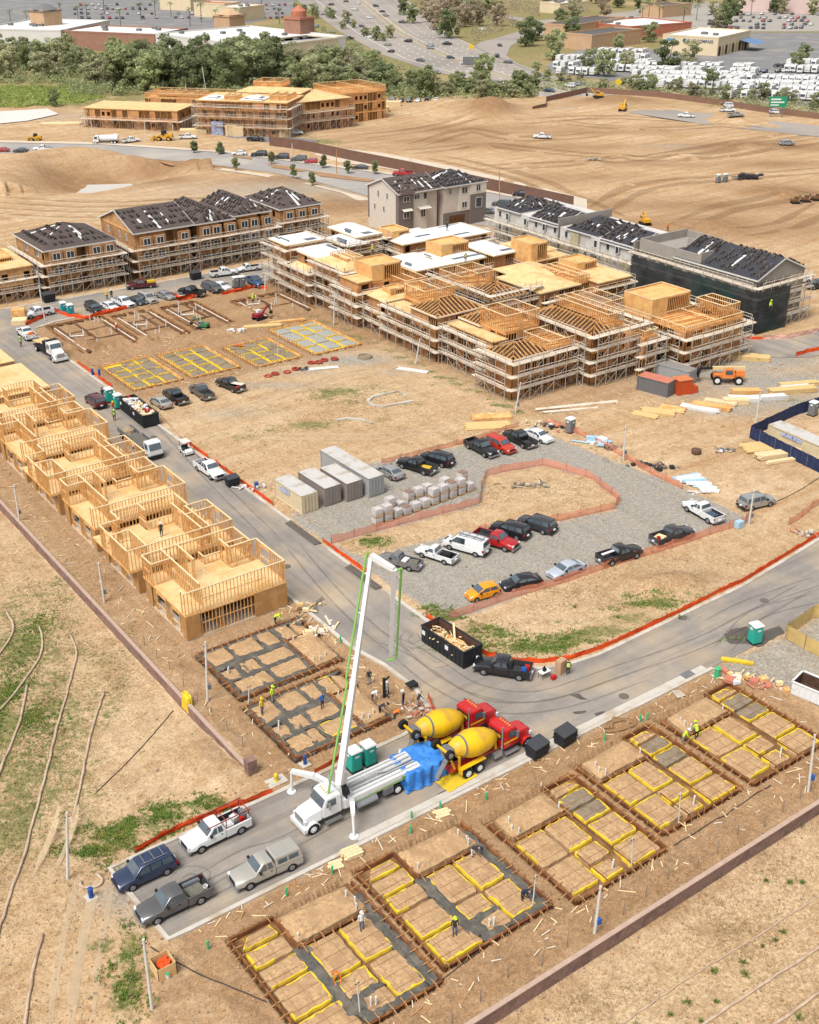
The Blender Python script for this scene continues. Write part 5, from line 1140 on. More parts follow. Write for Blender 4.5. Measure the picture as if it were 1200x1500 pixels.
v14=car('small','white',(618,817),(651,827.5),'small white pickup with black equipment in its bed, second in the middle row')
load(v14,[('black_machine','black machine in the small white pickup bed','machine',V_BLK,-1.3,0,.56,1.2,1.0,.6,.1)])
v15=car('van','white',(660,806),(695,816),'white panel van with a roof rack in the middle row')
mb=MB()
for y in (-.6,.6):mb.beam((-2.4,y,2.18),(.8,y,2.18),.05)
for x in (-2.2,-1.2,-.2,.7):mb.beam((x,-.65,2.16),(x,.65,2.16),.05)
mb.beam((-2.5,.2,2.24),(.9,.2,2.24),.2,.06);mb.obj('roof_rack',V_CHR,v15)
car('extcab','red',(737,808),(703,797),'bright red pickup in the middle row beside the white van')
car('suv','black',(727,783),(756,792),'black suv in the middle row beside the red pickup')
v18=car('suv','dark',(767,774),(793.7,783),'dark grey suv at the right end of the middle row, yellow vest in its window')
car('sedan','silver',(556,695),(571,703),'small silver convertible beside the long storage container')
v20=car('pickup','black',(588,686.5),(621.5,697),'black pickup with yellow tools in its bed, back row next to the silver convertible')
load(v20,[('yellow_tools','yellow and red tools in the black pickup bed, back row','tools',mat('yellow_plastic',(232,190,60),.5,.3,4),-1.6,0,.62,1.3,.9,.3,.2)])
car('suv','black',(620,677.5),(649,686),'black suv behind the pickup with yellow tools, back row')
car('pickup','black',(710,671),(685,657.5),'black pickup facing right in the back row, near the pink mesh fence')
car('suv','redorange',(738,666.5),(714,655),'red orange suv in the back row between two black pickups')
car('pickup','black',(742,645),(765,657),'black pickup with a covered bed between the red orange suv and the white sedan')
car('sedan','white',(793,650),(772,641),'white sedan at the right end of the back row')
# left street
v26=car('pickup','white',(308.3,703.3),(289.3,690),'white crew cab pickup on the left street behind the golf cart')
car('suv','maroon',(127,590.5),(137.5,599),'dark red suv on the left street near the teal toilets')
car('pickup','white',(50.5,466.5),(68,463),'white pickup beside the stacked lumber at the street corner')
v30=car('pickup','white',(22,487),(42,503),'white utility pickup with an orange drum, at the left edge of the street')
load(v30,[('orange_drum','orange drum on the tail of the white utility pickup','drum',M_ORNP,-2.4,-.1,.62,.8,.8,.8,0),('white_box','white tool chest on the white utility pickup','tool chest',M_MEMB,-1.4,.1,.62,1.2,1.5,.6,0)])
GS='cars parked along the top street'
car('suv','black',(139,462.5),(124,453.5),'black suv parked next to the teal toilets on the top street',GS)
car('sedan','white',(164,457.6),(147.5,451),'white sedan parked third from the teal toilets on the top street',GS)
car('pickup','white',(184.6,453.3),(166,446),'white crew cab pickup in the line of cars on the top street',GS)
car('sedan','dark',(203,449.5),(189,443),'dark grey sedan between the white pickup and the tan suv',GS)
car('suv','tan',(217,446.4),(204,440.5),'silver tan suv with roof rack in the line of cars on the top street',GS)
car('sedan','silver',(245,441),(230,436),'silver sedan beside the orange fence on the top street',GS)
car('pickup','black',(266,432),(288,436),'black pickup behind the heap of orange mesh on the top street',GS)
car('suv','grey',(313,430),(298,425),'dark grey suv next to the white coupe on the top street',GS)
car('sedan','white',(328,427),(312,422),'white coupe beside the grey portable toilets',GS)
car('pickup','blue',(374,421.7),(362,415),'dark blue pickup right of the grey portable toilets',GS)
v42=car('pickup','maroon',(192.3,425),(223.3,422.3),'dark maroon pickup with a yellow load, before the gabled tan building')
load(v42,[('yellow_load','yellow bundle on the tail of the maroon pickup','bundle',M_YEL,-2.0,0,.9,1.5,.6,.5,0)])
car('pickup','white',(340.7,404),(319,406.7),'white pickup with a black bed parked before the long tan building')
car('small','white',(357.3,399.3),(376,396.7),'older white single cab pickup behind the other white one, long tan building')
car('sedan','tan',(221.7,591.7),(235,600),'champagne sedan on the dirt beside the loaded dumpster')
car('pickup','black',(241.7,583),(256.7,593),'black pickup on the dirt next to the champagne sedan')
car('pickup','grey',(280,576),(295,586.7),'grey pickup with an empty bed on the dirt, third from the dumpster')
v49=car('pickup','black',(320,566.7),(341.7,576),'black pickup on the dirt with a pale board over its bed')
load(v49,[('pale_board','wide pale board over the bed of the black pickup on the dirt','board',W_PLANK,-1.4,-.2,1.2,2.6,.9,.08,.3),('red_toolbox','red tools under the board of the black pickup','tools',M_REDP,-2.4,.3,.62,.5,.8,.4,0)])
# far vehicles: same shapes in one mesh each
def farcar(kind,col,px,py,ang,lab,group,img=True,s=1.0,nm=None,z=None):
 """ang: heading seen in the picture, degrees, 0 = to the right, 90 = away"""
 c=G(px,py);a=math.radians(ang)-YAW
 o=bpy.data.objects.new(nm or CNAME[kind][0],FARM[kind]);link(o);h=float(height([c.x],[c.y])[0]) if z is None else z
 o.location=(c.x,c.y,max(h,0) if z is None else z);o.rotation_euler=(0,0,a);setp(o,lab,CNAME[kind][1],group)
 if col != 'white':recolour(o,{'paint_white':PT[col]})
 return o
GR='cars along the public street'
for k,c,x,y,a,l in (('sedan','red',3,222,180,'red car at the left edge of the public street'),('sedan','dark',31,223,180,'dark sedan on the public street at the far left'),('pickup','white',63,221,180,'white pickup on the public street at the far left'),
  ('sedan','white',351,227,180,'white car parked on the public street, first of the parked line'),('suv','black',380,229,180,'black suv second in the line on the public street'),('suv','dark',412,233,178,'dark suv third in the line on the public street'),('suv','grey',438,236,175,'grey suv half behind a young tree on the public street'),
  ('hatch','red',456,239,175,'red hatchback parked on the public street beside the grey suv'),('sedan','dark',528,248,170,'dark sedan alone on the public street'),('pickup','red',590,257,178,'bright red pickup behind the finished house'),('suv','black',765,288,170,'black car on the street above the white buildings'),('sedan','silver',713,312,160,'silver car right of the finished houses'),('suv','grey',735,302,160,'grey car right of the finished houses, behind the scaffold')):farcar(k,c,x,y,a,l,GR)
GA='vehicles around the apartment site'
for k,c,x,y,a,l in (('pickup','silver',143,178,170,'silver pickup before the long low timber block'),('pickup','white',275,204,5,'white pickup beside the yellow loader, apartment site'),('pickup','black',375,207,0,'black pickup before the tall timber block'),('suv','white',433,197,15,'white car by the grass bank of the apartment site'),
  ('sedan','black',528,174,10,'black car at the right end of the tall timber block'),('pickup','white',192,209,30,'white flatbed pickup beside the water truck')):farcar(k,c,x,y,a,l,GA)
GL='cars parked behind the apartment site'
for i,x in enumerate((535,548,561,575,588,600,613,627,640)):farcar(('sedan','suv','sedan','pickup')[i % 4],('black','white','dark','silver','black','dark','white','black','white')[i],x,149+i*.3,80,('car parked in the row behind the apartment site, before the trees'),GL)
GD='vehicles on the graded dirt field'
for k,c,x,y,a,l in (('pickup','white',794,204,172,'white pickup alone in the middle of the dirt field'),('pickup','white',1005,172,165,'white pickup in front of the long dirt heap'),('pickup','silver',1077,176,10,'silver pickup on the dirt field below two white cars'),('pickup','white',1066,164,5,'white pickup in front of another white car on the dirt field'),
  ('suv','white',1070,157,5,'white car farthest back on the dirt field'),('suv','white',1137,167,0,'white suv under the green highway sign'),('suv','silver',1153,213,15,'silver suv with a red rear, right side of the dirt field'),('sedan','white',1172,413,200,'white car behind the netted building'),('suv','black',1197,422,200,'dark car at the right edge behind the netted building')):farcar(k,c,x,y,a,l,GD)
GF2='cars on the freeway'
for i,(x,y) in enumerate(((475,22),(485,8),(513,33),(512,58),(530,40),(541,56),(551,10),(568,67),(564,24),(573,77),(541,27),(598,62),(616,90),(520,15),(660,86),(630,68),(632,72),(507,3),(683,95),(800,117),(830,121),(835,128),(805,135),(848,126),(640,108),(700,112),(742,128),(560,18),(590,34),(525,6),(455,35),(462,40),(487,48),(655,66))):
 k=('sedan','suv','sedan','pickup','hatch')[i % 5];c=('silver','dark','white','black','grey','white','navy','silver')[i % 8]
 farcar(k,c,x,y,145 if i % 2 else-35,'car driving on the freeway',GF2,z=.12)
for k,c,x,y,a,l in (('sedan','dark',732,68,100,'dark car at the top of the freeway ramp'),('suv','black',728,84,95,'dark suv halfway down the freeway ramp'),('sedan','grey',744,93,150,'grey car at the foot of the freeway ramp'),('sedan','white',706,44,180,'white car on the grass edge of the cross street')):farcar(k,c,x,y,a,l,GF2,z=.18)
for o in list(PROTO.values()):drop(o)
# ---------------------------------------------------------------- heavy vehicles
H_WHITE=mat('truck_white',(240,240,238),.35,.04,1,spec=.5,coat=.4);H_RED=mat('truck_red',(206,34,34),.35,.06,1,spec=.5,coat=.5);H_YEL=mat('drum_yellow',(252,200,24),.5,.08,.8,spec=.4,rgb2=(226,176,60),scale2=1.1);H_GREY=mat('steel_grey',(122,122,122),.6,.2,2);H_ORG=mat('machine_orange',(240,140,70),.5,.12,2);H_TANB=mat('boom_cream',(228,202,150),.5,.1,1.5);H_GRN=mat('pipe_green',(140,196,96),.5,.08,2);H_CYEL=mat('machine_yellow',(226,168,50),.55,.15,2)
def wheel(t,x,y,r,w,rim=M_MEMB,name='wheel',z=None):
 z=r if z is None else z;s=1 if y>0 else-1
 o=MB().cyl((x,y-w/2,z),(x,y+w/2,z),r,r,20).obj(name,V_TYRE,t);mb=MB();mb.cyl((x,y+s*(w/2-.03),z),(x,y+s*(w/2+.02),z),r*.62,r*.56,14);mb.cyl((x,y+s*w/2,z),(x,y+s*(w/2+.07),z),r*.2,r*.16,8);mb.obj('rim',rim,o);return o
def bev(o,w=.04):
 smooth_bevel(o,w,2,40);return o
M_AMB=mat('amber_lens',(250,190,90),.3,.05,4)
def hooded_cab(t,x,m,stripe=None):
 """conventional truck nose and cab; x = back of the cab, nose forward"""
 c=MB();c.loft([[(x+a,-w_,z0),(x+a,w_,z0),(x+a,w_*k,z1),(x+a,-w_*k,z1)] for a,w_,z0,z1,k in ((0,1.12,1.05,2.85,.93),(.9,1.12,1.05,2.95,.93),(1.45,1.10,1.05,2.85,.90),(1.85,1.08,1.05,2.05,.97))]);bev(c.obj('cab',m,t),.07)
 h=MB();h.loft([[(x+a,-w_,z0),(x+a,w_,z0),(x+a,w_*.86,z1),(x+a,-w_*.86,z1)] for a,w_,z0,z1 in ((1.84,1.0,.95,2.0),(3.1,.92,.85,1.82),(3.5,.84,.85,1.62))]);bev(h.obj('hood',m,t),.08)
 MB().quad((x+1.87,-.95,2.1),(x+1.87,.95,2.1),(x+1.51,.88,2.78),(x+1.51,-.88,2.78)).obj('windshield',V_GLASS,t)
 for s in (-1,1):
  MB().add([(x+.55,s*1.115,2.05),(x+1.5,s*1.115,2.05),(x+1.3,s*1.06,2.68),(x+.55,s*1.06,2.68)],[(0,1,2,3) if s<0 else (3,2,1,0)]).obj('side_window',V_GLASS,t)
  f=MB();f.loft([[(x+2.85+.66*math.cos(a)*k,s*y,.52+.66*math.sin(a)*k) for y,k in ((.72,1),(1.2,1),(1.2,.9),(.72,.9))] for a in [PI*(.04+.92*i/8) for i in range(9)]]);f.obj('fender',m,t)
  MB().box(x+3.28,x+3.53,s*.78-.16,s*.78+.16,1.12,1.42).obj('headlight',V_HEAD,t);mm=MB();mm.box(x+1.3,x+1.4,s*1.38-.12,s*1.38+.12,2.0,2.7);mm.beam((x+1.35,s*1.05,2.5),(x+1.35,s*1.3,2.5),.04);mm.obj('side_mirror',V_CHR,t)
  MB().box(x+.1,x+1.7,s*1.15-.14,s*1.15+.14,.45,.65).obj('step',V_CHR,t)
 MB().box(x+3.46,x+3.56,-.6,.6,.9,1.55).obj('grille',V_CHR,t);MB().box(x+3.42,x+3.72,-1.15,1.15,.42,.82).obj('front_bumper',V_CHR if m is H_RED else H_WHITE,t)
 for k in range(5):MB().box(x+.95,x+1.12,-.62+k*.29,-.54+k*.29,2.93,3.03).obj('marker_light',M_AMB,t)
 MB().cyl((x-.12,-.95,1.0),(x-.12,-.95,3.5),.09,.08,10).obj('exhaust_stack',V_CHR,t)
 if stripe:
  for s in (-1,1):MB().box(x-.02,x+1.75,s*1.125-.012,s*1.125+.012,1.62,1.76).obj('stripe',stripe,t)
 for s in (-1,1):wheel(t,x+2.85,s*1.02,.52,.32)
def text(body,size,m,name,parent,loc,rot,ext=.01,bold=False):
 cu=bpy.data.curves.new(name,'FONT');cu.body=body;cu.size=size;cu.extrude=ext;cu.align_x='CENTER';cu.align_y='CENTER';cu.offset=.012*size if bold else 0;cu.resolution_u=2
 o=bpy.data.objects.new(name,cu);COL.objects.link(o);o.location=loc;o.rotation_euler=rot
 me=bpy.data.meshes.new_from_object(o.evaluated_get(bpy.context.evaluated_depsgraph_get()));bpy.data.objects.remove(o)
 q=bpy.data.objects.new(name,me);me.materials.clear();me.materials.append(m);link(q,parent);q.location=loc;q.rotation_euler=rot;return q
M_CONTL_=mat('deck_light',(196,196,194),.5,.12,2)
# concrete pump with its boom up
pt=thing('concrete_pump_truck','white concrete pump truck with its tall boom raised, at the near road','pump truck',(43.0,66.0,0),PI)
hooded_cab(pt,2.75,H_WHITE)
MB().box(-6.0,6.0,-.45,.45,.75,1.02).obj('chassis',V_BLK,pt)
mb=MB();mb.box(-5.4,2.0,-1.2,-.5,1.25,2.0);mb.box(-5.4,2.0,.5,1.2,1.25,2.0);mb.box(-5.4,2.4,-.5,.5,1.02,1.93);bev(mb.obj('deck',H_WHITE,pt),.05)
mb=MB()
for y in (-.85,-.35,.05,.4,.9):mb.box(-5.2,1.6,y-.05,y+.05,2.0,2.09)
mb.tube([(-5.0,.2,2.2),(-2.4,.25,2.2),(-1.4,.0,2.3),(1.4,.1,2.3)],.09,8);mb.obj('deck_rail',M_CONTL_,pt)
MB().cyl((-.6,1.22,.95),(1.5,1.22,.95),.33,.33,16).obj('fuel_tank',V_CHR,pt);MB().box(-2.4,-1.4,.95,1.3,.6,1.25).obj('tool_box',H_GREY,pt)
for y in (1.215,):mb=MB();mb.add([(-5.2,y,1.35),(1.6,y,1.35),(1.6,y,1.45),(-3.2,y,1.55),(-5.2,y,1.75)],[(4,3,2,1,0)]);mb.obj('stripe',mat('green_stripe',(160,206,110),.5,.05,2),pt)
for x in (-2.9,-4.3):
 for s in (-1,1):wheel(pt,x,s*1.0,.52,.5)
mb=MB();mb.lathe([(.95,1.0),(.95,1.9),(.62,2.3),(.5,3.1),(.42,3.9)],18,c=(2.1,.1,0));mb.box(1.75,2.45,-.3,.5,2.9,4.2);mb.obj('turret',H_WHITE,pt)
mb=MB();mb.beam((2.2,.95,1.6),(2.2,.95,3.0),.12);mb.cyl((2.0,.75,2.7),(2.4,.75,2.7),.5,.5,14);mb.obj('hose_coil',V_BLK,pt)
pt_inv=(Matrix.Translation(pt.location) @ Matrix.Rotation(PI,4,'Z')).inverted()
A0=G(497,1148,4.0);A1=G(544,816,22.0);Bq=G(577,834,21.6);B1=G(573,960,11.6)
def tapered(p,q,w0,w1,mb):
 p=Vector(p);q=Vector(q);d=(q-p).normalized();a=d.cross(Vector((0,0,1)) if abs(d.z)<.99 else Vector((0,1,0))).normalized();b=a.cross(d);S_=[]
 for c,w_ in ((p,w0),(q,w1)):S_.append([tuple(c+a*(sx*w_/2)+b*(sy*w_/2)) for sx,sy in ((-1,-1),(1,-1),(1,1),(-1,1))])
 mb.loft(S_)
L_=lambda v:pt_inv @ Vector(v)
mid=A0.lerp(A1,.46);mb=MB();tapered(L_(A0),L_(mid),.52,.44,mb);tapered(L_(mid),L_(A1),.38,.30,mb);tapered(L_(mid-(A1-A0)*.012),L_(mid+(A1-A0)*.012),.5,.5,mb);bm_=mb.obj('boom_section',H_WHITE,pt)
mb=MB();tapered(L_(A1+Vector((0,0,.1))),L_(Bq),.46,.38,mb);tapered(L_(Bq),L_(B1),.40,.28,mb);b2=mb.obj('boom_section',H_WHITE,pt)
side=(camo.matrix_basis.to_3x3() @ Vector((1,0,0)));mb=MB()
o1=side*-.5;pts=[A0+side*-1.0+Vector((0,0,-1.5)),A0+o1*1.3+Vector((0,0,.8)),mid+o1,mid+o1*1.2+Vector((0,0,.3)),A1+o1*.9-(A1-A0)*.02,A1+o1*.5+Vector((0,0,.5))]
mb.tube([L_(p) for p in pts],.095,8);mb.obj('delivery_pipe',H_GRN,bm_)
mb=MB();o2=side*.6;pts=[A1+Vector((0,0,-.3)),Bq+Vector((0,0,-.1))+side*.3,Bq+o2+Vector((0,0,.1)),B1+o2*.75,B1+side*.3-Vector((0,0,.4)),B1-side*.35-Vector((0,0,.5))]
mb.tube([L_(p) for p in pts],.095,8);mb.obj('delivery_pipe',H_GRN,b2)
for k in (.18,.36,.56,.76,.93):c=A0.lerp(A1,k);MB().beam(L_(c),L_(c+o1*1.05),.10).obj('pipe_bracket',H_WHITE,bm_)
for k in (.08,.38,.62,.88):c=Bq.lerp(B1,k);MB().beam(L_(c-o2*.3),L_(c+o2*.85),.09).obj('pipe_bracket',H_WHITE,b2)
for nm,a,b,c in (('outrigger',(1.9,-.9,1.7),(4.3,-4.4,2.3),(4.35,-4.5,.1)),('outrigger',(1.7,1.0,1.7),(2.9,3.0,2.0),(3.05,3.3,.1)),('outrigger',(-4.9,-1.0,1.3),(-5.6,-2.2,1.3),(-5.6,-2.2,.1))):
 mb=MB();a,b,c=Vector(a),Vector(b),Vector(c);m_=a.lerp(b,.5)+Vector((0,0,.35));tapered(a,m_,.42,.42,mb);tapered(m_,b,.42,.34,mb);mb.cyl(b,c,.13,.11,10);mb.cyl(c,c-Vector((0,0,.1)),.38,.42,10);mb.obj(nm,H_WHITE,pt)
text('fyr',.5,mat('logo_green',(110,180,70),.5,.05,3),'logo',pt,(-3.6,1.235,1.6),(PI/2,0,PI),bold=True)
# blue tarpaulin over the hopper
def drape(lab,name,c,rx,ry,zt,zb,m,seed,n=56,cr=.26):
 """a crumpled cloth over a box of half size rx, ry and height zt, its hem near zb"""
 mb=MB();vs=[];g=np.linspace(-1.5,1.5,n);uu,vv=np.meshgrid(g,g);k=fbm(uu*3+seed,vv*3,1.0,3,1);k2=fbm(uu*2.2+seed,vv*2.2,1.0,3,3)
 for i in range(n):
  for j in range(n):
   u,v=uu[i,j],vv[i,j];d=(abs(u) ** 5+abs(v) ** 5) ** .2;q=1 if d<1 else (1+(d-1)*.22)/d
   W_=1+(.35*k[i,j]+.07*math.sin(math.atan2(v,u)*15+2*k2[i,j]))*min(1,max(0,(d-.85)*4))
   z=zt+cr*2*k2[i,j]+cr*k[i,j] if d<1 else max(zb+.25*k2[i,j],zt+cr*2*k2[i,j]-(d-1)*(zt-zb)/.42)
   vs.append((c[0]+rx*u*q*W_,c[1]+ry*v*q*W_,z))
 mb.add(vs,[(i*n+j,i*n+j+1,(i+1)*n+j+1,(i+1)*n+j) for i in range(n-1) for j in range(n-1)])
 return setp(mb.obj(name,m,smooth=True),lab,'tarp')
drape('blue tarp draped over the back of the white pump truck','tarpaulin',(48.8,65.9),2.1,1.65,1.95,.15,mat('blue_tarp',(60,136,222),.5,.12,1.2,bump=.3,rgb2=(84,156,234),scale2=.7),5)
# concrete mixers, tails together at the pump
def mixer(lab,x,y,rz):
 t=thing('concrete_mixer',lab,'mixer truck',(x,y,0),rz,'concrete mixer trucks');hooded_cab(t,1.0,H_RED,H_YEL)
 MB().box(-4.6,4.0,-.42,.42,.72,1.0).obj('chassis',H_RED,t)
 a,b=Vector((.75,0,2.05)),Vector((-4.3,0,3.05));d=(b-a).normalized();up=Vector((0,1,0)).cross(d).normalized();S_=[]
 for k,r in ((0,.35),(.03,.62),(.22,1.08),(.45,1.28),(.62,1.26),(.86,.86),(1,.55)):
  c=a.lerp(b,k);S_.append([tuple(c+Vector((0,1,0))*(r*math.cos(2*PI*i/22))+up*(r*math.sin(2*PI*i/22))) for i in range(22)])
 o=MB().loft(S_).obj('drum',H_YEL,t,smooth=True);mb=MB();c=a.lerp(b,.80);mb.cyl(c-d*.07,c+d*.07,1.04,1.0,22);mb.obj('drum_ring',H_GREY,o)
 mb=MB();mb.beam((-3.9,-.7,1),(-3.9,-.7,2.4),.16);mb.beam((-3.9,.7,1),(-3.9,.7,2.4),.16);mb.beam((-3.9,-.7,2.3),(-3.9,.7,2.3),.16);mb.beam((.5,-.5,1),(.5,-.4,2),.2);mb.beam((.5,.5,1),(.5,.4,2),.2);mb.obj('drum_frame',H_YEL,t)
 MB().lathe([(.62,.0),(.42,-.5),(.25,-.9)],12,c=(-4.7,0,3.3)).obj('hopper',H_GREY,t)
 mb=MB();mb.loft([[(-4.7,-.25,2.3),(-4.7,.25,2.3),(-4.7,.25,2.2),(-4.7,-.25,2.2)],[(-6.5,-.95,1.35),(-6.5,-.5,1.35),(-6.5,-.5,1.25),(-6.5,-.95,1.25)]]);mb.obj('chute',H_GREY,t)
 for s in (-1,1):
  mb=MB();mb.loft([[(-1.2,s*.75,1.22),(-1.2,s*1.22,1.22),(-1.2,s*1.22,1.3),(-1.2,s*.75,1.3)],[(-3.9,s*.75,1.22),(-3.9,s*1.22,1.22),(-3.9,s*1.22,1.3),(-3.9,s*.75,1.3)]]);mb.box(-4.0,-3.9,min(s*.75,s*1.22),max(s*.75,s*1.22),.7,1.3);mb.obj('fender',H_YEL,t)
  for xx in (-1.9,-3.2):wheel(t,xx,s*.98,.52,.5)
  mb=MB();mb.beam((-4.3,s*.55,1.2),(-5.1,s*.6,3.35),.18,.14);mb.obj('booster_arm',H_YEL,t);wheel(t,-5.2,s*.95,.46,.34,rim=V_RIM,z=3.4)
 mb=MB();mb.beam((-5.2,-.8,3.4),(-5.2,.8,3.4),.16);mb.obj('booster_axle',H_YEL,t)
 em=MB().box(.96,1.0,-.75,.75,1.85,2.55).obj('emblem',V_BLK,t);MB().box(.94,.965,-.6,.6,2.05,2.35).obj('lettering',H_YEL,em);lad=MB()
 for k in (-.25,.25):lad.beam((-4.5,k+.6,1.1),(-4.6,k+.6,3.2),.05)
 for k in range(6):lad.beam((-4.52,.35,1.3+k*.33),(-4.52,.85,1.3+k*.33),.04)
 lad.obj('ladder',H_GREY,t)
 MB().cyl((-.2,1.05,.85),(.75,1.05,.85),.28,.28,12).obj('fuel_tank',V_CHR,t);MB().box(-.2,.7,-1.2,-.85,.6,1.1).obj('tool_box',V_CHR,t)
 return t
mixer('nearer red concrete mixer with a yellow drum, its tail at the blue tarp',55.3,64.1,.03)
mixer('farther red concrete mixer with a yellow drum, behind the other one',54.6,68.0,.02)
o=MB().loft([[(x,y,z) for x,y,z in q] for q in ([(49.6,62.3,.03),(53.0,62.6,.03),(53.0,62.6,.09),(49.6,62.3,.09)],[(49.4,65.6,.03),(52.6,65.8,.03),(52.6,65.8,.09),(49.4,65.6,.09)])]).obj('ground_mat',M_YEL);setp(o,'yellow sheet spread on the asphalt under the mixer chutes','ground sheet')
# white trucks on the left street
def box_cab(t,x,m,h=2.5):
 mb=MB();mb.loft([[(x+a,-1.05,.6),(x+a,1.05,.6),(x+a,1.0,z),(x+a,-1.0,z)] for a,z in ((0,h-.05),(1.0,h),(1.35,h-.1),(1.75,1.35),(1.8,.9))]);bev(mb.obj('cab',m,t),.06)
 MB().quad((x+1.76,-.9,1.45),(x+1.76,.9,1.45),(x+1.42,.86,h-.2),(x+1.42,-.86,h-.2)).obj('windshield',V_GLASS,t)
 for s in (-1,1):MB().add([(x+.35,s*1.05,1.45),(x+1.4,s*1.05,1.45),(x+1.25,s*1.02,h-.25),(x+.35,s*1.02,h-.25)],[(0,1,2,3) if s<0 else (3,2,1,0)]).obj('side_window',V_GLASS,t);wheel(t,x+1.0,s*.95,.42,.28)
 MB().box(x+1.78,x+1.95,-1.02,1.02,.4,.75).obj('front_bumper',V_BLK,t)
t=thing('stake_truck','white cab-over truck with a stake bed of scrap, beside the third framed house','truck',tuple(G(218,664)) [:2]+(0,),-PI/2);box_cab(t,.9,H_WHITE)
mb=MB();mb.box(-4.2,.8,-1.1,1.1,.8,.95);mb.box(-4.2,.8,-1.1,-1.0,.95,1.5);mb.box(-4.2,.8,1.0,1.1,.95,1.5);mb.box(.7,.8,-1.1,1.1,.95,1.6);mb.obj('stake_bed',H_GREY,t);mb=MB();mb.loft([[(-4,-.9,1),(-4,.9,1),(-4,.6,1.5),(-4,-.6,1.5)],[(.5,-.9,1),(.5,.9,1),(.5,.7,1.35),(.5,-.7,1.35)]]);mb.obj('load',mat('scrap',(116,108,98),.9,.5,4),t)
for x in (-2.8,-2.0):
 for s in (-1,1):wheel(t,x,s*.92,.42,.4)
t=thing('cargo_trailer','small grey trailer full of rubble behind the white stake truck','trailer',tuple(G(189,640))[:2]+(0,),-PI/2);mb=MB();mb.box(-1.6,1.6,-1,1,.6,.75);mb.box(-1.6,1.6,-1.0,-.92,.75,1.25);mb.box(-1.6,1.6,.92,1.0,.75,1.25);mb.obj('bed',H_GREY,t);mb=MB();mb.lathe([(1.0,.75),(.9,1.2),(.4,1.5)],9);mb.obj('load',mat('rubble_load',(170,150,122),.9,.4,4),t)
for s in (-1,1):wheel(t,0,s*1.05,.38,.25)
t=thing('flatbed_truck','white truck with a black dump body and a sheet of plywood, on the left street','truck',tuple(G(74,520))[:2]+(0,),-PI/2+.03);hooded_cab(t,1.2,H_WHITE)
mb=MB();mb.box(-4.4,1.0,-1.2,1.2,.95,1.1);mb.box(.2,1.0,-1.25,1.25,1.1,2.9);mb.box(-1.2,.2,-1.25,-1.15,1.1,2.2);mb.box(-1.2,.2,1.15,1.25,1.1,2.2);mb.obj('dump_body',V_BLK,t);MB().add([(-4.3,-1.2,1.7),(-.2,-1.2,2.1),(-.2,1.2,2.1),(-4.3,1.2,1.7),(-4.3,-1.2,1.8),(-.2,-1.2,2.2),(-.2,1.2,2.2),(-4.3,1.2,1.8)],BOXF).obj('plywood_load',W_OSB,t)
for x in (-3.2,):
 for s in (-1,1):wheel(t,x,s*.98,.5,.5)
t=thing('golf_cart','white golf cart behind the white crew cab pickup','golf cart',tuple(G(273,664))[:2]+(0,),-PI/2);mb=MB();mb.loft([[(x,-.55,.3),(x,.55,.3),(x,.5,z),(x,-.5,z)] for x,z in ((-1.2,.8),(-.4,.85),(-.35,.5),(.6,.5),(.65,.9),(1.2,.7))]);mb.obj('body',H_WHITE,t);MB().box(-.9,.6,-.6,.6,1.82,1.9).obj('canopy',mat('canopy_white',(226,222,212),.6,.05,2),t);mb=MB()
for x,y in ((-.85,-.5),(-.85,.5),(.55,-.5),(.55,.5)):mb.beam((x,y,.6),(x,y,1.84),.05)
mb.obj('canopy_frame',V_BLK,t);mb=MB();mb.box(-.4,.1,-.5,.5,.5,.8);mb.box(-.5,-.38,-.5,.5,.8,1.2);mb.obj('seat',V_BED,t)
for x in (-.8,.85):
 for s in (-1,1):wheel(t,x,s*.52,.24,.2)
t=thing('telehandler','orange telehandler with a cream boom and forks, on the gravel by the framed building','telehandler',tuple(G(1064,560))[:2]+(0,),PI-YAW-.05);mb=MB();mb.box(-2.6,2.2,-.6,.6,.9,1.5);mb.box(-2.7,-1.3,-1.0,.4,1.2,2.0);mb.obj('chassis',H_ORG,t);c=MB();c.loft([[(x,.3,1.1),(x,1.1,1.1),(x,1.05,z),(x,.35,z)] for x,z in ((-.9,2.3),(-.4,2.6),(.4,2.6),(.95,1.6))]);c.obj('cab',H_ORG,t);MB().box(-.6,.5,1.06,1.12,1.7,2.4).obj('cab_window',V_GLASS,t)
mb=MB();tapered((-2.8,-.25,2.35),(2.4,-.25,2.3),.6,.5,mb);mb.obj('boom',H_TANB,t);mb=MB();tapered((2.4,-.25,2.3),(4.2,-.25,2.2),.34,.3,mb);tapered((4.2,-.25,2.3),(4.6,-.25,1.2),.4,.3,mb);mb.box(4.5,4.7,-1,.6,.9,2.0);mb.beam((4.7,-.8,1.0),(5.9,-.8,.95),.14,.08);mb.beam((4.7,.4,1.0),(5.9,.4,.95),.14,.08);mb.obj('fork_carriage',V_BLK,t)
for x in (-1.7,1.7):
 for s in (-1,1):wheel(t,x,s*1.05,.68,.45)
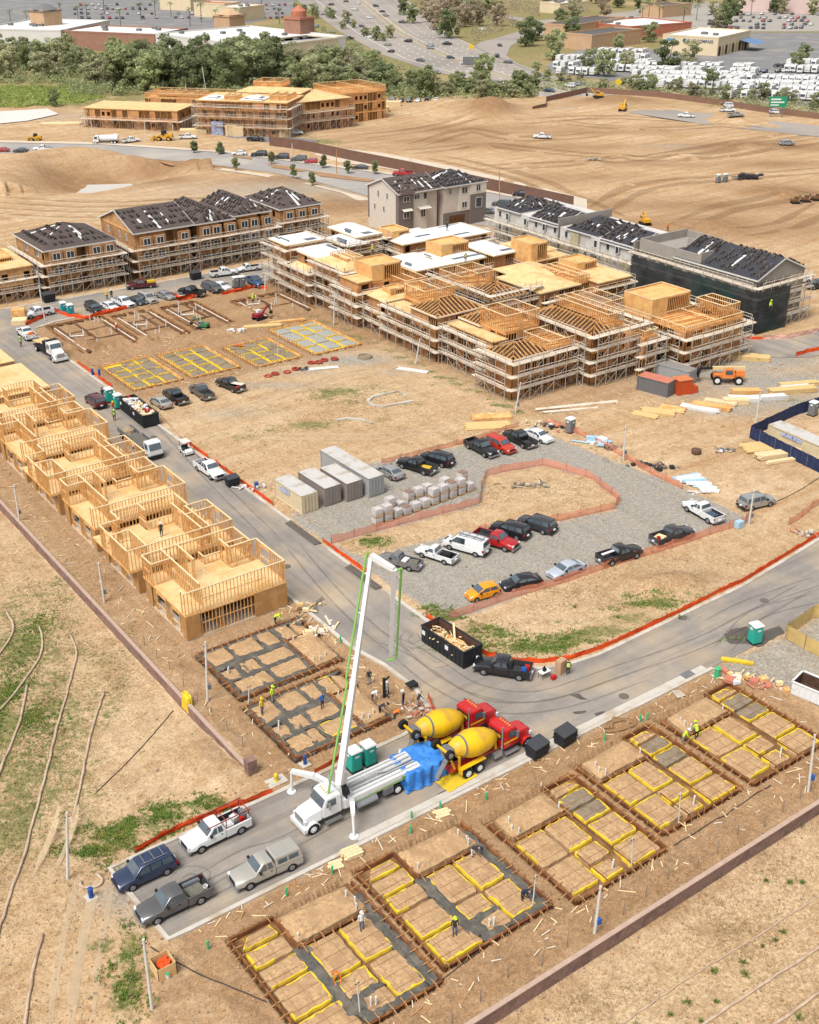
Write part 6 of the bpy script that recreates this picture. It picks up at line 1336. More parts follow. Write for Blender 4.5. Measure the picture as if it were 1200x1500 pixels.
def excavator(lab,px,py,rz,m,cm,s=1.0,reach=1.0,name='excavator'):
 c=G(px,py);t=thing(name,lab,'excavator',(c.x,c.y,ZG(c.x,c.y)),rz,'excavators');t.scale=(s,s,s)
 for k in (-1,1):
  mb=MB();mb.loft([[(x,k*1.0-.28,z0),(x,k*1.0+.28,z0),(x,k*1.0+.28,z1),(x,k*1.0-.28,z1)] for x,z0,z1 in ((-1.9,.25,.6),(-1.6,.03,.8),(1.6,.03,.8),(1.9,.25,.6))]);mb.obj('track',V_BLK,t)
 mb=MB();mb.box(-1.9,.9,-1.2,1.2,.9,1.9);bev(mb.obj('body',m,t),.1);mb=MB();mb.box(-.3,1.2,.2,1.15,1.2,2.7);bev(mb.obj('cab',cm,t),.08);MB().box(-.1,1.23,.35,1.18,1.9,2.55).obj('cab_window',V_GLASS,t)
 mb=MB();a,b,d=Vector((.9,-.3,1.6)),Vector((3.2*reach,-.3,3.6)),Vector((4.6*reach,-.3,1.6));tapered(a,b,.5,.4,mb);mb.obj('boom',m,t);mb=MB();tapered(b,d,.36,.26,mb);mb.obj('arm',H_GREY,t);mb=MB();mb.loft([[(d.x-.5,y,d.z-.1),(d.x+.2,y,d.z+.1),(d.x+.1,y,d.z-.9),(d.x-.6,y,d.z-.7)] for y in (-.75,.15)]);mb.obj('bucket',V_BLK,t);return t
excavator('green mini excavator in the third dug trench',298,482,2.2,mat('machine_green',(70,132,84),.5,.15,2),mat('cab_grey',(150,152,150),.5,.1,2),.55)
excavator('red and white mini excavator with a grey arm, among the yellow sheets',380,468,.2,mat('machine_crimson',(150,40,56),.5,.1,2),H_WHITE,.62)
excavator('yellow excavator on the dirt by the retaining wall, left one',876,150,2.6,H_CYEL,H_CYEL,1.0)
excavator('yellow excavator on the dark heap, right one',912,163,.6,H_CYEL,H_CYEL,1.0)
excavator('yellow excavator behind the white building with black roof',945,328,1.2,H_CYEL,H_CYEL,.8,.6)
for x,y,l in ((1165,298,'dark compactor on the right of the dirt field, left one'),(1180,296,'dark compactor on the dirt field, middle one'),(1196,294,'dark compactor on the dirt field at the right edge')):excavator(l,x,y,-.6,mat('dark_machine',(120,84,56),.6,.2,2),mat('dark_machine',(120,84,56)),.6,.5,'compactor')
def loader(lab,px,py,rz,s=1):
 c=G(px,py);t=thing('wheel_loader',lab,'loader',(c.x,c.y,0),rz,'wheel loaders');t.scale=(s,s,s);mb=MB();mb.box(-3,-.6,-1.1,1.1,1.0,2.2);mb.box(-.6,1.8,-.8,.8,.9,1.6);mb.obj('body',H_CYEL,t);mb=MB();mb.box(-1.0,.5,-.8,.8,1.9,3.2);mb.obj('cab',V_BLK,t);mb=MB();tapered((1,-.6,1.8),(3.2,-.6,.8),.3,.3,mb);tapered((1,.6,1.8),(3.2,.6,.8),.3,.3,mb);mb.obj('lift_arm',H_CYEL,t);mb=MB();mb.loft([[(3.0,y,.3),(4.2,y,.2),(3.4,y,1.5),(3.0,y,1.4)] for y in (-1.4,1.4)]);mb.obj('bucket',H_CYEL,t)
 for x in (-1.8,1.4):
  for k in (-1,1):wheel(t,x,k*1.1,.75,.5,rim=H_CYEL)
loader('yellow wheel loader at the street corner by the apartment site',240,206,PI-YAW,1.0)
loader('small yellow loader on the far left of the public street',52,206,PI-YAW,.7)
c=G(156,210);t=thing('water_truck','white water truck by the apartment site','water truck',(c.x,c.y,0),PI-YAW);box_cab(t,2.2,H_WHITE);MB().loft([[(x,r*math.cos(a),1.75+r*.85*math.sin(a)) for a in [2*PI*i/12 for i in range(12)]] for x,r in ((-4,.8),(-3.9,1.1),(1.8,1.1),(1.95,.8))]).obj('tank',H_WHITE,t);MB().box(-4,2.4,-.5,.5,.6,.9).obj('chassis',V_BLK,t)
for x in (-3,-2):
 for s in (-1,1):wheel(t,x,s*.95,.48,.4)
# ---------------------------------------------------------------- containers, skips, toilets, bins
def corr(mb,x0,x1,y0,y1,z0,z1,p=.28,d=.05):
 """corrugated shell"""
 for (a,b) in (((x0,y0),(x1,y0)),((x1,y0),(x1,y1)),((x1,y1),(x0,y1)),((x0,y1),(x0,y0))):
  a,b=Vector(a),Vector(b);L=(b-a).length;e=(b-a)/L;n=Vector((e.y,-e.x));k=max(2,int(L/p));prev=None
  for i in range(k*2+1):
   q=a+e*(L*i/(2*k))-n*(d if (i // 1) % 2 else 0)
   if prev is not None:mb.quad((prev.x,prev.y,z0),(q.x,q.y,z0),(q.x,q.y,z1),(prev.x,prev.y,z1))
   prev=q
 return mb
def container(lab,pA,pB,w,h,m,roofm=None,sign=None,doors=True,name='shipping_container',cat='container',group=None):
 """pA: near bottom corner, pB: far end of the left long side, in the photograph"""
 a,b=G(*pA),G(*pB);d=b-a;L=d.length;t=thing(name,lab,cat,(a.x,a.y,0),math.atan2(d.y,d.x),group);mb=MB();corr(mb,.06,L-.06,-w+.06,-.06,.12,h-.1);mb.obj('side_panel',m,t);mb=MB()
 for z in (.02,h-.14):
  mb.box(0,L,-w,-w+.1,z,z+.14);mb.box(0,L,-.1,0,z,z+.14);mb.box(0,.1,-w,0,z,z+.14);mb.box(L-.1,L,-w,0,z,z+.14)
 for x in (0,L-.12):
  for y in (-w,-.12):mb.box(x,x+.12,y,y+.12,0,h)
 mb.obj('frame',m,t);MB().box(.02,L-.02,-w+.02,-.02,h-.03,h+.02).obj('roof',roofm or m,t)
 if doors:
  mb=MB();mb.box(-.03,.03,-w+.15,-w/2-.02,.2,h-.2);mb.box(-.03,.03,-w/2+.02,-.15,.2,h-.2);o=mb.obj('door',m,t);mb=MB()
  for y in (-w*.8,-w*.6,-w*.4,-w*.2):mb.beam((-.06,y,.2),(-.06,y,h-.2),.05)
  mb.obj('lock_rod',V_CHR,o)
 if sign:MB().box(L*.45,L*.78,-.01,.04,h*.58,h*.84).obj('sign',sign,t)
 return t
M_CONT=mat('container_cream',(226,208,172),.6,.06,1.2);M_CONTG=mat('container_grey',(150,140,132),.65,.10,1.2);M_CONTL=mat('container_light_grey',(172,172,170),.6,.10,1.2);M_ROOFC=mat('container_roof',(206,202,196),.6,.08,.8,rgb2=(186,170,150),scale2=.6);M_SIGN=mat('sign_blue_white',(196,204,226),.5,.2,6,rgb2=(90,120,190),scale2=2.5)
GCN='storage containers in the gravel lot'
cont2=container
cont2('cream storage container nearest the street, blue sign on its side',(443,754.5),(403,728),2.44,2.6,M_CONT,M_ROOFC,M_SIGN,group=GCN)
cont2('grey container next to the cream one',(477,743),(438,717.5),2.44,2.6,M_CONTG,M_ROOFC,group=GCN)
cont2('grey container with a pale rusty roof, third from the street',(509,736),(470,711.5),2.44,2.6,M_CONTG,M_ROOFC,group=GCN)
cont2('long light grey container, farthest from the street',(541,730),(470,686),2.44,2.75,M_CONTL,M_ROOFC,group=GCN)
M_CRED=mat('red_roof_sheet',(206,128,104),.8,.12,1)
cont2('dark grey container with a faded red roof by the framed building',(977,583),(932,571),2.5,2.4,mat('container_dark',(116,114,114),.65,.1,1.2),M_CRED)
cont2('pale grey container behind the red roofed one',(1008,566),(958,552),2.4,2.4,M_CONTL,mat('grey_roof',(150,144,138),.7,.1,1))
t=thing('orange_bin','tall orange box and low step beside the dark container','bin',tuple(G(1005,576))[:2]+(0,),-.25);MB().box(-1.8,.6,-.6,1.4,0,2.4).obj('body',mat('box_orange',(206,84,40),.6,.15,2),t);MB().box(.6,1.8,-.6,.6,0,1.1).obj('step',mat('box_orange',(206,84,40)),t);MB().box(-1.9,.7,-.7,1.5,2.4,2.5).obj('lid',mat('lid_rust',(214,130,84),.7,.2,2),t)
def skip(lab,f,b,w,h,m,inner,loadm=None,nm='dumpster',load='wood'):
 a,c=G(*f),G(*b);d=c-a;L=d.length;t=thing(nm,lab,'dumpster',(a.x,a.y,0),math.atan2(d.y,d.x));mb=MB()
 for y in (-w,-.08):mb.box(0,L,y,y+.08,.15,h)
 mb.box(0,.08,-w,0,.15,h);mb.box(L-.08,L,-w,0,.15,h);mb.box(0,L,-w,0,.1,.2)
 for i in range(int(L/.6)+1):x=min(i*.6,L-.1);mb.box(x,x+.1,-.02,.06,.15,h-.05);mb.box(x,x+.1,-w-.06,-w+.02,.15,h-.05)
 for i in range(5):y=-w+.1+i*(w-.3)/4;mb.box(-.06,.02,y,y+.1,.15,h-.05)
 mb.obj('body',m,t);mb=MB();mb.box(-.08,L+.08,-.1,.08,h-.02,h+.08);mb.box(-.08,L+.08,-w-.08,-w+.1,h-.02,h+.08);mb.box(-.08,.1,-w,0,h-.02,h+.08);mb.box(L-.1,L+.08,-w,0,h-.02,h+.08);mb.obj('rim',m,t)
 mb=MB();mb.box(.09,L-.09,-w+.09,-.09,.25,.3);
 for y in (-w+.085,-.105):mb.box(.09,L-.09,y,y+.02,.3,h-.05)
 mb.box(.085,.105,-w+.1,-.1,.3,h-.05);mb.box(L-.105,L-.085,-w+.1,-.1,.3,h-.05);mb.obj('lining',inner,t)
 for x in (L*.35,L*.9):MB().box(x,x+.5,.065,.075,h*.55,h*.8).obj('sticker',M_MEMB,t)
 rnd=random.Random(2)
 if load == 'wood':
  mb=MB();mb.loft([[(.8,-w+.15,.3),(.8,-.15,.3),(.8,-.2,.5),(.8,-w+.2,.5)],[(L*.35,-w+.15,.3),(L*.35,-.15,.3),(L*.35,-.4,h*.75),(L*.35,-w+.4,h*.7)],[(L-.2,-w+.15,.3),(L-.2,-.15,.3),(L-.2,-.2,h*.35),(L-.2,-w+.2,h*.35)]]);p=mb.obj('wood_scrap',W_STUD,t);setp(p,None,None,None,None);mb=MB()
  for i in range(90):c=Vector((rnd.uniform(.5,L-.5),rnd.uniform(-w+.3,-.3),h*rnd.uniform(.45,.85)));a=rnd.uniform(0,PI);l=rnd.uniform(.3,1.0);mb.beam(c,c+Vector((math.cos(a)*l,math.sin(a)*l*.7,rnd.uniform(-.2,.2))),.12,.05)
  mb.beam((L*.45,-w*.6,h*.5),(L*.62,-w*.9,h+.7),.2,.06);mb.obj('wood_scrap',W_TOP,t)
 elif load == 'trash':
  mb=MB()
  for i in range(60):mb.obox((rnd.uniform(.4,L-.5),rnd.uniform(-w+.3,-.3),h-.4),rnd.uniform(.2,.7),rnd.uniform(.2,.6),rnd.uniform(.2,.6),rnd.uniform(0,3),rnd.choice((0,0,0,3,3,1,2,1,0,4)))
  mb.obj('rubbish',[M_MEMB,W_TOP,M_CONT,M_MEMB,M_REDP],t)
 return t
M_DBLK=mat('dumpster_black',(44,46,50),.6,.2,1.5);M_RUST=mat('rusty_lining',(92,66,52),.9,.4,2)
skip('long black dumpster half full of wood scraps, at the road bend',(679,981),(617.5,940),2.44,2.0,M_DBLK,M_RUST)
skip('black dumpster heaped with rubbish on the left street',(211,628),(176.5,600),2.44,1.9,M_DBLK,M_RUST,load='trash')
skip('white open skip with a rusty inside at the right edge',(1240,1052),(1157,1017),2.4,1.5,M_MEMB,M_RUST,nm='open_skip',load='none')
def toilet(lab,px,py,rz,m,group,roofm=None):
 c=G(px,py);t=thing('portable_toilet',lab,'portable toilet',(c.x,c.y,max(0,ZG(c.x,c.y))),rz,group);mb=MB();mb.loft([[(x,y,z) for x,y in ((-.55*k,-.55*k),(.55*k,-.55*k),(.55*k,.55*k),(-.55*k,.55*k))] for z,k in ((.1,1),(2.05,.97))]);bev(mb.obj('cabin',m,t),.05);MB().box(-.62,.62,-.62,.62,0,.12).obj('skid',V_BLK,t)
 mb=MB();mb.loft([[(x,y,z) for x,y in ((-.6*k,-.6*k),(.6*k,-.6*k),(.6*k,.6*k),(-.6*k,.6*k))] for z,k in ((2.03,1),(2.15,1),(2.32,.7))]);bev(mb.obj('roof',roofm or M_MEMB,t),.04)
 d=MB().box(-.42,.42,-.575,-.545,.18,1.9).obj('door',m,t);MB().box(-.2,.2,-.59,-.575,1.55,1.75).obj('sign',M_MEMB,d);MB().box(-.585,-.56,-.15,.25,1.6,1.85).obj('vent',M_MEMB,t);return t
M_TEAL=mat('teal_plastic',(52,178,160),.5,.08,1.5);M_TEAL2=mat('teal_blue_plastic',(60,160,172),.5,.08,1.5);M_GREYP=mat('grey_plastic',(126,126,126),.55,.08,1.5)
GT='portable toilets'
toilet('teal portable toilet behind the pump truck, left of a pair',519,1126,0,M_TEAL,GT);toilet('teal portable toilet behind the pump truck, right of a pair',540,1117,0,M_TEAL,GT)
toilet('single teal portable toilet on the damp patch of the right road',1105,940,-.25,M_TEAL,GT)
toilet('teal portable toilet on the left street, left of the pair by the dumpster',161,588,0,M_TEAL,GT);toilet('teal portable toilet on the left street, right of the pair by the dumpster',174,597,0,M_TEAL,GT)
toilet('blue teal toilet on the top street, left of two',94,459,0,M_TEAL2,GT);toilet('blue teal toilet on the top street, right of two',104,462,0,M_TEAL2,GT)
toilet('grey toilet with white roof on the top street, left of two',346,421,0,M_GREYP,GT);toilet('grey toilet with white roof on the top street, right of two',355,420,0,M_GREYP,GT)
toilet('grey toilet beside the scrap pile above the gravel lot',835,633,.1,M_GREYP,GT);toilet('grey toilet inside the blue screened yard',1190,608,.1,M_GREYP,GT)
toilet('grey toilet on the dirt field, left of two',1052,268,0,M_GREYP,GT);toilet('grey toilet on the dirt field, right of two',1062,267,0,M_GREYP,GT);toilet('grey toilet on the verge of the public street',326,225,0,M_GREYP,GT);toilet('grey toilet next to the water truck',170,207,0,M_GREYP,GT)
def bin_(lab,px,py,rz,s=1.0):
 c=G(px,py);t=thing('trash_bin',lab,'trash bin',(c.x,c.y,0),rz,'black lidded trash bins');mb=MB();mb.loft([[(-.95*k,-.6*k,z),(.95*k,-.6*k,z),(.95*k,.65*k,z),(-.95*k,.65*k,z)] for z,k in ((.12,.92),(1.05,1),(1.3,1))]);mb.box(-1.0,1.0,-.66,.7,.7,.8);mb.obj('body',M_DBLK,t)
 for k in (-1,1):MB().add([(min(0,k*.97),-.66,1.32),(max(0,k*.97),-.66,1.32),(max(0,k*.97),.7,1.5),(min(0,k*.97),.7,1.5),(min(0,k*.97),-.66,1.36),(max(0,k*.97),-.66,1.36),(max(0,k*.97),.7,1.56),(min(0,k*.97),.7,1.56)],BOXF).obj('lid',mat('bin_lid',(70,72,76),.5,.1,2),t)
 t.scale=(s,)*3;return t
bin_('black lidded trash bin at the kerb before the red mixer',787,1106,.1);bin_('black lidded trash bin at the kerb, right of the other one',828,1088,.1)
bin_('black lidded trash bin behind the white crew cab pickup',341,711,0,.9);bin_('black trash bin before the long tan building, by the leaning chute',287,409,0,1.1);bin_('black trash bin before the leftmost roofed tan building',72,442,0,1.2)
# ---------------------------------------------------------------- walls and fences
M_BLOCK=mat('block_wall',(150,120,108),.9,.25,3.5,rgb2=(124,98,90),scale2=1);M_CAP=mat('wall_cap',(192,164,146),.9,.12,2)
def wall(lab,pts,zb,zt,w=.3,cap=True):
 t=thing('block_wall',lab,'wall',(0,0,0));p=dens(pts,2.0);o=ribbon('masonry',p,w,zb,zt,M_BLOCK,kind=None,inner=-w/2);o.parent=t;CH_.setdefault(t.name,[]).append(o)
 o=ribbon('coping',p,w+.08,zt,zt+.1,M_CAP,kind=None,inner=-w/2-.04);o.parent=t;CH_.setdefault(t.name,[]).append(o);return t
wl=wall('long brown block wall left of the framed houses',[(36.9,74.8),(36.9,190)],-1.3,.38);MB().box(36.5,37.4,74.2,75.0,-.2,1.7).obj('end_pier',M_BLOCK,wl)
wall('long brown block wall below the lower foundations',[(24,42.6),(150,42.6)],-1.6,.22)
M_ORF=mat('orange_silt_fence',(246,92,34),.7,.12,1.5,bump=.3,rgb2=(232,70,22),scale2=.7);M_PINKF=mat('orange_mesh',(238,150,116),.8,.2,4,trans=.62)
M_POSTW=mat('stake_grey',(150,140,126),.8,.2,3)
def fence(lab,pts,h,m,wob=.06,posts=2.6,name='silt_fence',cat='fence',group=None,lean=0,z0=None,pm=None,bottom=.02,sag=1):
 t=thing(name,lab,cat,(0,0,0),0,group);p=dens(pts,.5);rnd=random.Random(len(p));mb=MB();vs=[];n=len(p);rows=4
 for r in range(rows+1):
  for i,(x,y) in enumerate(p):
   zz=max(-.05,ZGc(x,y)) if z0 is None else z0
   a=rnd.uniform(-wob,wob)+lean*r/rows;vs.append((x+a,y+rnd.uniform(-wob,wob),zz+bottom+h*r/rows*(1+sag*(rnd.uniform(-.12,.10) if r == rows else 0)-sag*(.12*(.5-.5*math.cos(2*PI*i*.5/posts)) if r == rows else 0))))
 mb.add(vs,[(r*n+i,r*n+i+1,(r+1)*n+i+1,(r+1)*n+i) for r in range(rows) for i in range(n-1)]);mb.obj('fabric',m,t,smooth=True)
 for i in range(0,n,max(1,int(posts/.5))):x,y=p[i];zz=max(-.05,ZGc(x,y)) if z0 is None else z0;MB().box(x-.035,x+.035,y+.05,y+.11,zz-.1,zz+h+.12).obj('post',pm or M_POSTW,t)
 return t
_zc={}
def ZGc(x,y):
 k=(round(x,1),round(y,1))
 if k not in _zc:_zc[k]=ZG(x,y)
 return _zc[k]
fence('orange silt fence curving along the inside of the road bend',[(64.9,86),(65.2,80),(65.6,76.6),(67.2,73.8),(69.4,72.2),(72,71.1),(76,70.6),(80,70.6),(98,70.9),(114,72.7),(128,74.3)],.62,M_ORF,group='orange silt fences')
fence('orange silt fence between street and gravel lot entrance, before the boom tip',[(65.0,107),(65.0,97.5)],.6,M_ORF,group='orange silt fences')
fence('orange silt fence along the street beside the cream container',[(65.0,119),(65.0,136)],.6,M_ORF,group='orange silt fences')
fence('orange silt fence behind the golf cart',[(65.0,137),(65.0,143.5)],.6,M_ORF,group='orange silt fences')
fence('orange silt fence on the kerb by the blue standpipes of the street',[(65.1,170),(65.0,184)],.6,M_ORF,group='orange silt fences')
fence('orange silt fence before the parked cars of the top street',pxl(38,477,62,466,80,456,100,464,125,468,150,462,195,452),.8,M_ORF,.14,group='orange silt fences')
fence('orange silt fence behind the white rack pickup',pxl(198,1250,240,1226,270,1212,330,1188,360,1177,400,1161),.62,M_ORF,.12,group='orange silt fences')
fence('short orange silt fence beside the teal toilets and boom truck',pxl(462,1134,480,1123,500,1110),.6,M_ORF,group='orange silt fences')
fence('orange silt fence on the curb by the concrete crew',pxl(628,1024,633,1036,637,1050),.6,M_ORF,group='orange silt fences')
fence('orange silt fence right of the netted building',pxl(1166,522,1185,516,1215,511),.8,M_ORF,group='orange silt fences')
fence('orange silt fence at the foot of the black netting',pxl(1080,494,1100,497,1118,497),.6,M_ORF,group='orange silt fences')
fence('pink silt fence along the loop road right of the netting',pxl(1118,497,1150,496,1180,490,1215,482),.8,mat('pink_silt_fence',(240,186,168),.8,.1,1.5),.12,group='orange silt fences')
fence('heap of orange mesh by the silver sedan',pxl(247,432,262,440,284,436),.9,M_ORF,.5,group='orange silt fences')
fence('orange silt fence before the grey toilets',pxl(325,432,352,427,372,421,392,424),.7,M_ORF,.2,group='orange silt fences')
GM='orange mesh fences round the gravel lot'
fence('orange mesh fence looping round the dirt island in the gravel lot',pxl(486,797,520,787,590,768,660,750,703,738,706,715,713,698,750,690,795,683,830,690,868,703,908,736,900,747,850,758,800,768,740,776,700,781),1.1,M_PINKF,.05,3,'mesh_fence',group=GM)
fence('orange mesh fence along the lower edge of the gravel lot',pxl(660,908,700,894,740,880,800,862,850,846,920,822,985,803,1040,783,1092,767,1098,752),1.1,M_PINKF,.05,3,'mesh_fence',group=GM)
fence('orange mesh fence between the gravel lot and the rubbish strip',pxl(1000,717,960,697,905,665,850,638,800,620),.9,M_PINKF,.1,3,'mesh_fence',group=GM)
fence('sagging orange mesh at the back of the gravel lot',pxl(560,680,620,665,700,645,760,625),.8,M_PINKF,.1,3,'mesh_fence',group=GM)
fence('orange mesh fence at the right edge above the road',pxl(1156,770,1170,762,1190,745,1215,730),1.1,M_PINKF,.08,3,'mesh_fence',group=GM)
M_NAVY=mat('navy_screen',(40,52,88),.8,.2,1.2,rgb2=(56,68,108),scale2=1.5);M_TANS=mat('tan_screen',(212,180,116),.8,.14,1.2)
fence('navy screened fence round the yard at the right edge',[G2(1230,588),G2(1165,609),G2(1098,641),G2(1150,668),G2(1215,700)],1.9,M_NAVY,.03,3,'screened_fence',pm=H_GREY,sag=.15,z0=.0)
fence('tan screened fence at the right edge beside the teal toilet',[G2(1250,905),G2(1192,905),G2(1150,935),G2(1185,955),G2(1250,985)],1.7,M_TANS,.03,3,'screened_fence',pm=H_GREY,sag=.15,z0=.0)
cont2('cream office container inside the navy screened yard',(1215,680),(1123,640),2.6,2.0,M_CONT,M_ROOFC,M_SIGN,doors=False)
fence('brown retaining wall along the public street',pxl(395,214,440,219,520,236,600,252,680,270,740,283,840,305),3.0,mat('retaining_brown',(122,92,78),.9,.15,.4),.01,30,'retaining_wall','wall',z0=0,sag=0)
fence('brown block wall at the top of the dirt field',pxl(780,165,800,160,800,150,860,136,960,142,1060,155,1120,165,1260,182),2.2,mat('retaining_brown2',(140,108,90),.9,.15,.4),.01,40,'retaining_wall','wall',z0=0,sag=0)
# fibre rolls on the slopes
M_WAT=mat('fibre_roll',(206,180,154),.95,.25,3,rgb2=(180,152,126),scale2=1.5)
def roll(lab,pts,r,m,name='fibre_roll',cat='fibre roll',group='fibre rolls on the slopes',lift=.8):
 rnd=random.Random(int(pts[0][0]));s=spline([G2(*p) for p in pts]);P_=[Vector((p[0]+rnd.uniform(-.05,.05),p[1]+rnd.uniform(-.05,.05),ZG(p[0],p[1])+r*lift)) for p in s];secs=[]
 for i,p in enumerate(P_):
  d=(P_[min(i+1,len(P_)-1)]-P_[max(i-1,0)]).normalized();a=d.cross(Vector((0,0,1))).normalized();b=a.cross(d);k=r*rnd.uniform(.82,1.12);secs.append([tuple(p+a*(k*math.cos(2*PI*j/7))+b*(k*.8*math.sin(2*PI*j/7))) for j in range(7)])
 return setp(MB().loft(secs).obj(name,m,smooth=True),lab,cat,group)
for l,p in (('fibre roll on the left slope ending at the frame edge, top one',((57,908),(58,949),(24,1006),(-10,1050))),('longest fibre roll on the left slope',((101,920),(111,945),(104,978),(82,1063),(64,1136),(40,1217),(22,1290),(-10,1390))),('fibre roll on the left slope nearest the block wall',((151,1003),(136,1050),(128,1085),(114,1151),(102,1195))),('short fibre roll on the left slope at the frame edge',((38,998),(27,1059),(-6,1140))),('fibre roll stub at the upper left of the slope',((8,886),(18,916),(-6,958))),('fibre roll at the bottom left below the slope',((62,1370),(48,1430),(36,1510))),
             ('upper fibre roll on the right foreground slope',((1215,1366),(1117,1428),(1000,1508))),('lower fibre roll on the right foreground slope',((1215,1432),(1117,1500),(1090,1520))),('thin fibre roll on the right foreground slope',((1215,1290),(1075,1378),(992,1428),(880,1508)))):roll(l,p,.13 if 'thin' not in l else .07,M_WAT)
roll('curved fibre roll by the corner of the dead end',((118,1293),(122,1302),(143,1300),(150,1291),(141,1281)),.15,M_WAT)
M_CABLE=mat('black_cable',(70,62,56),.8,.2,3);M_SLEEVE=mat('hose_brown',(150,116,80),.9,.2,3)
GW='cables lying on the dirt'
roll('dark cable along the foundations and the lower block wall',((220,1388),(300,1430),(420,1478),(520,1496),(640,1440),(760,1350),(880,1290),(1000,1230),(1130,1150)),.05,M_CABLE,'ground_cable','cable',GW);roll('dark cable across the bare dirt left of the block wall',((252,1030),(200,1090),(140,1150)),.05,M_CABLE,'ground_cable','cable',GW);roll('cable loop across the dirt behind the silver suv',((1105,745),(1150,730),(1200,700)),.05,M_CABLE,'ground_cable','cable',GW)
for k in range(3):roll('coil of brown drain hose on the kerb behind the lower foundations',((884+6*k,1068),(900,1058-3*k),(925,1055+2*k),(930,1063),(905,1070+k),(886,1072)),.16,M_SLEEVE,'hose_coil','hose','coils of brown hose')
# ---------------------------------------------------------------- poles, pallets, lumber, pipes, rubbish
M_POLE=mat('pole_white',(222,218,210),.7,.1,2)
def pole(lab,top,foot,r=.11,h=None,group='white temporary power poles',box=False,m=None,name='power_pole'):
 """foot pixel on the ground; top pixel gives height and lean"""
 f=G(*foot);best=None
 for i in range(40,1100):
  z=i*.01;q=G(top[0],top[1],z);d=(q-Vector((f.x,f.y,z))).length
  if best is None or d<best[0]:best=(d,q)
 q=best[1];zf=ZG(f.x,f.y);t=thing(name,lab,'pole',(f.x,f.y,zf),0,group);e=Vector((q.x-f.x,q.y-f.y,q.z-zf))
 MB().cyl((0,0,-.1),e,r,r*.8,10).obj('shaft',m or M_POLE,t)
 if box:MB().obox(tuple(e*.22+Vector((.15,-.15,0))),.3,.3,.5).obj('meter_box',M_BLUEP if box == 2 else M_STEEL,t)
 mb=MB();mb.cyl(e*.93+Vector((-.2,0,0)),e*.93+Vector((.2,0,0)),.04,.04,6);mb.obj('bracket',V_BLK,t);return t
for l,a,b,bx in (('white pole on the bare slope left of the dead end',(98,1190),(99,1288),0),('white pole at the lower left beside the plywood crate',(210,1376),(223,1480),0),('white pole by the poured foundations and the block wall',(301,940),(304,1026),1),('white pole below the second framed house',(144,824),(153,882),1),('white pole at the upper left of the block wall',(20,710),(29,764),1),
     ('white pole at the block wall below the third lower foundation',(880,1298),(871,1368),2),('white pole at the right end of the lower block wall',(1194,1076),(1184,1160),2),('white pole leaning behind the gravel lot end',(1105,717),(1097,768),1),('white pole beside the navy screened yard',(1114,575),(1107,622),0),('white pole on the rubbish strip above the gravel lot',(917,625),(913,675),1),('white pole at the low framed corner building',(763,560),(755,604),1),('white pole before the stepped framed building',(615,497),(609,533),0),
     ('white pole between the yellow foundations and the long building',(490,437),(489,475),0),('white pole near the grey toilets',(389,400),(388,428),0),('tall white pole by the street corner and lumber',(57,418),(66,470),0),('slim white pole on the first lower foundation',(523,1437),(528,1482),0),('slim white pole on the second lower foundation',(785,1282),(780,1326),0),('slim white pole on the third lower foundation',(927,1227),(926,1270),0),('slim white pole on the fourth lower foundation',(997,1162),(995,1203),0),('slim white pole on the poured pad with the crew',(365,1004),(364,1030),0),('slim white pole on the third yellow foundation of the street',(407,495),(407,525),0)):
 pole(l,a,b,.12 if 'slim' not in l else .06,box=bx)
GLP='street lights and utility posts along the public street'
for l,a,b in (('brown utility post by the finished house',(732,250),(732,295)),('street light left of the red pickup',(601,232),(601,252)),('brown post behind the parked cars',(493,218),(493,254)),('street light by the red hatchback',(428,210),(428,234)),('white post beside the tall timber block',(253,182),(255,206)),('white post behind the yellow loader',(212,178),(214,208)),('white post at the left of the low timber block',(132,168),(136,198)),('white mast between the two timber blocks',(272,122),(273,150)),('slim crane mast behind the tall timber block',(296,97),(303,140))):pole(l,a,b,.14,m=W_BROWN if 'brown' in l else M_POLE,group=GLP,name='street_post')
# wall stakes along the lower block wall
for i in range(22):
 x=27+i*2.75;o=MB().beam((0,0,0),(.03,0,1.25),.06).obj('survey_stake',M_POSTW,loc=(x,43.5+.3*(i % 3),ZG(x,43.5)));setp(o,'thin grey stake standing along the lower block wall','stake','stakes along the lower block wall')
for i in range(9):
 y=78+i*3.0;o=MB().beam((0,0,0),(.03,0,1.15),.06).obj('survey_stake',M_POSTW,loc=(38.0,y,ZG(38,y)));setp(o,'thin grey stake standing along the left block wall','stake','stakes along the left block wall')
# block pallets in the gravel lot
M_WRAPB=mat('shrink_wrap',(214,208,204),.4,.14,2,rgb2=(190,172,160),scale2=.8);M_BLK2=mat('paver_block',(150,122,106),.9,.25,5)
def pallet_mesh(k):
 mb=MB();r=random.Random(k)
 for y in (-.45,0,.45):mb.box(-.55,.55,y-.05,y+.05,0,.12,2)
 mb.box(-.55,.55,-.52,.52,.12,.16,2);top=1.0;mb.loft([[(x*s,y*s,z) for x,y in ((-.54,-.5),(.54,-.5),(.54,.5),(-.54,.5))] for z,s in ((.16,1),(.5,1.02),(top,.98))],0)
 mb.box(-.52,.52,-.48,.48,top,top+.05,0 if k % 3 else 1)
 for i in range(4):mb.box(-.5+i*.26,-.27+i*.26,-.46,.46,top+.05,top+.09,1 if k % 3 == 0 else 0)
 return mb.mesh('block_pallet',[M_WRAPB,M_BLK2,W_STUD])
PM=[pallet_mesh(k) for k in range(3)]
p0,p1=G(553,768),G(692,717);d=(p1-p0).normalized();n=Vector((-d.y,d.x,0));rr=random.Random(8);cnt=0
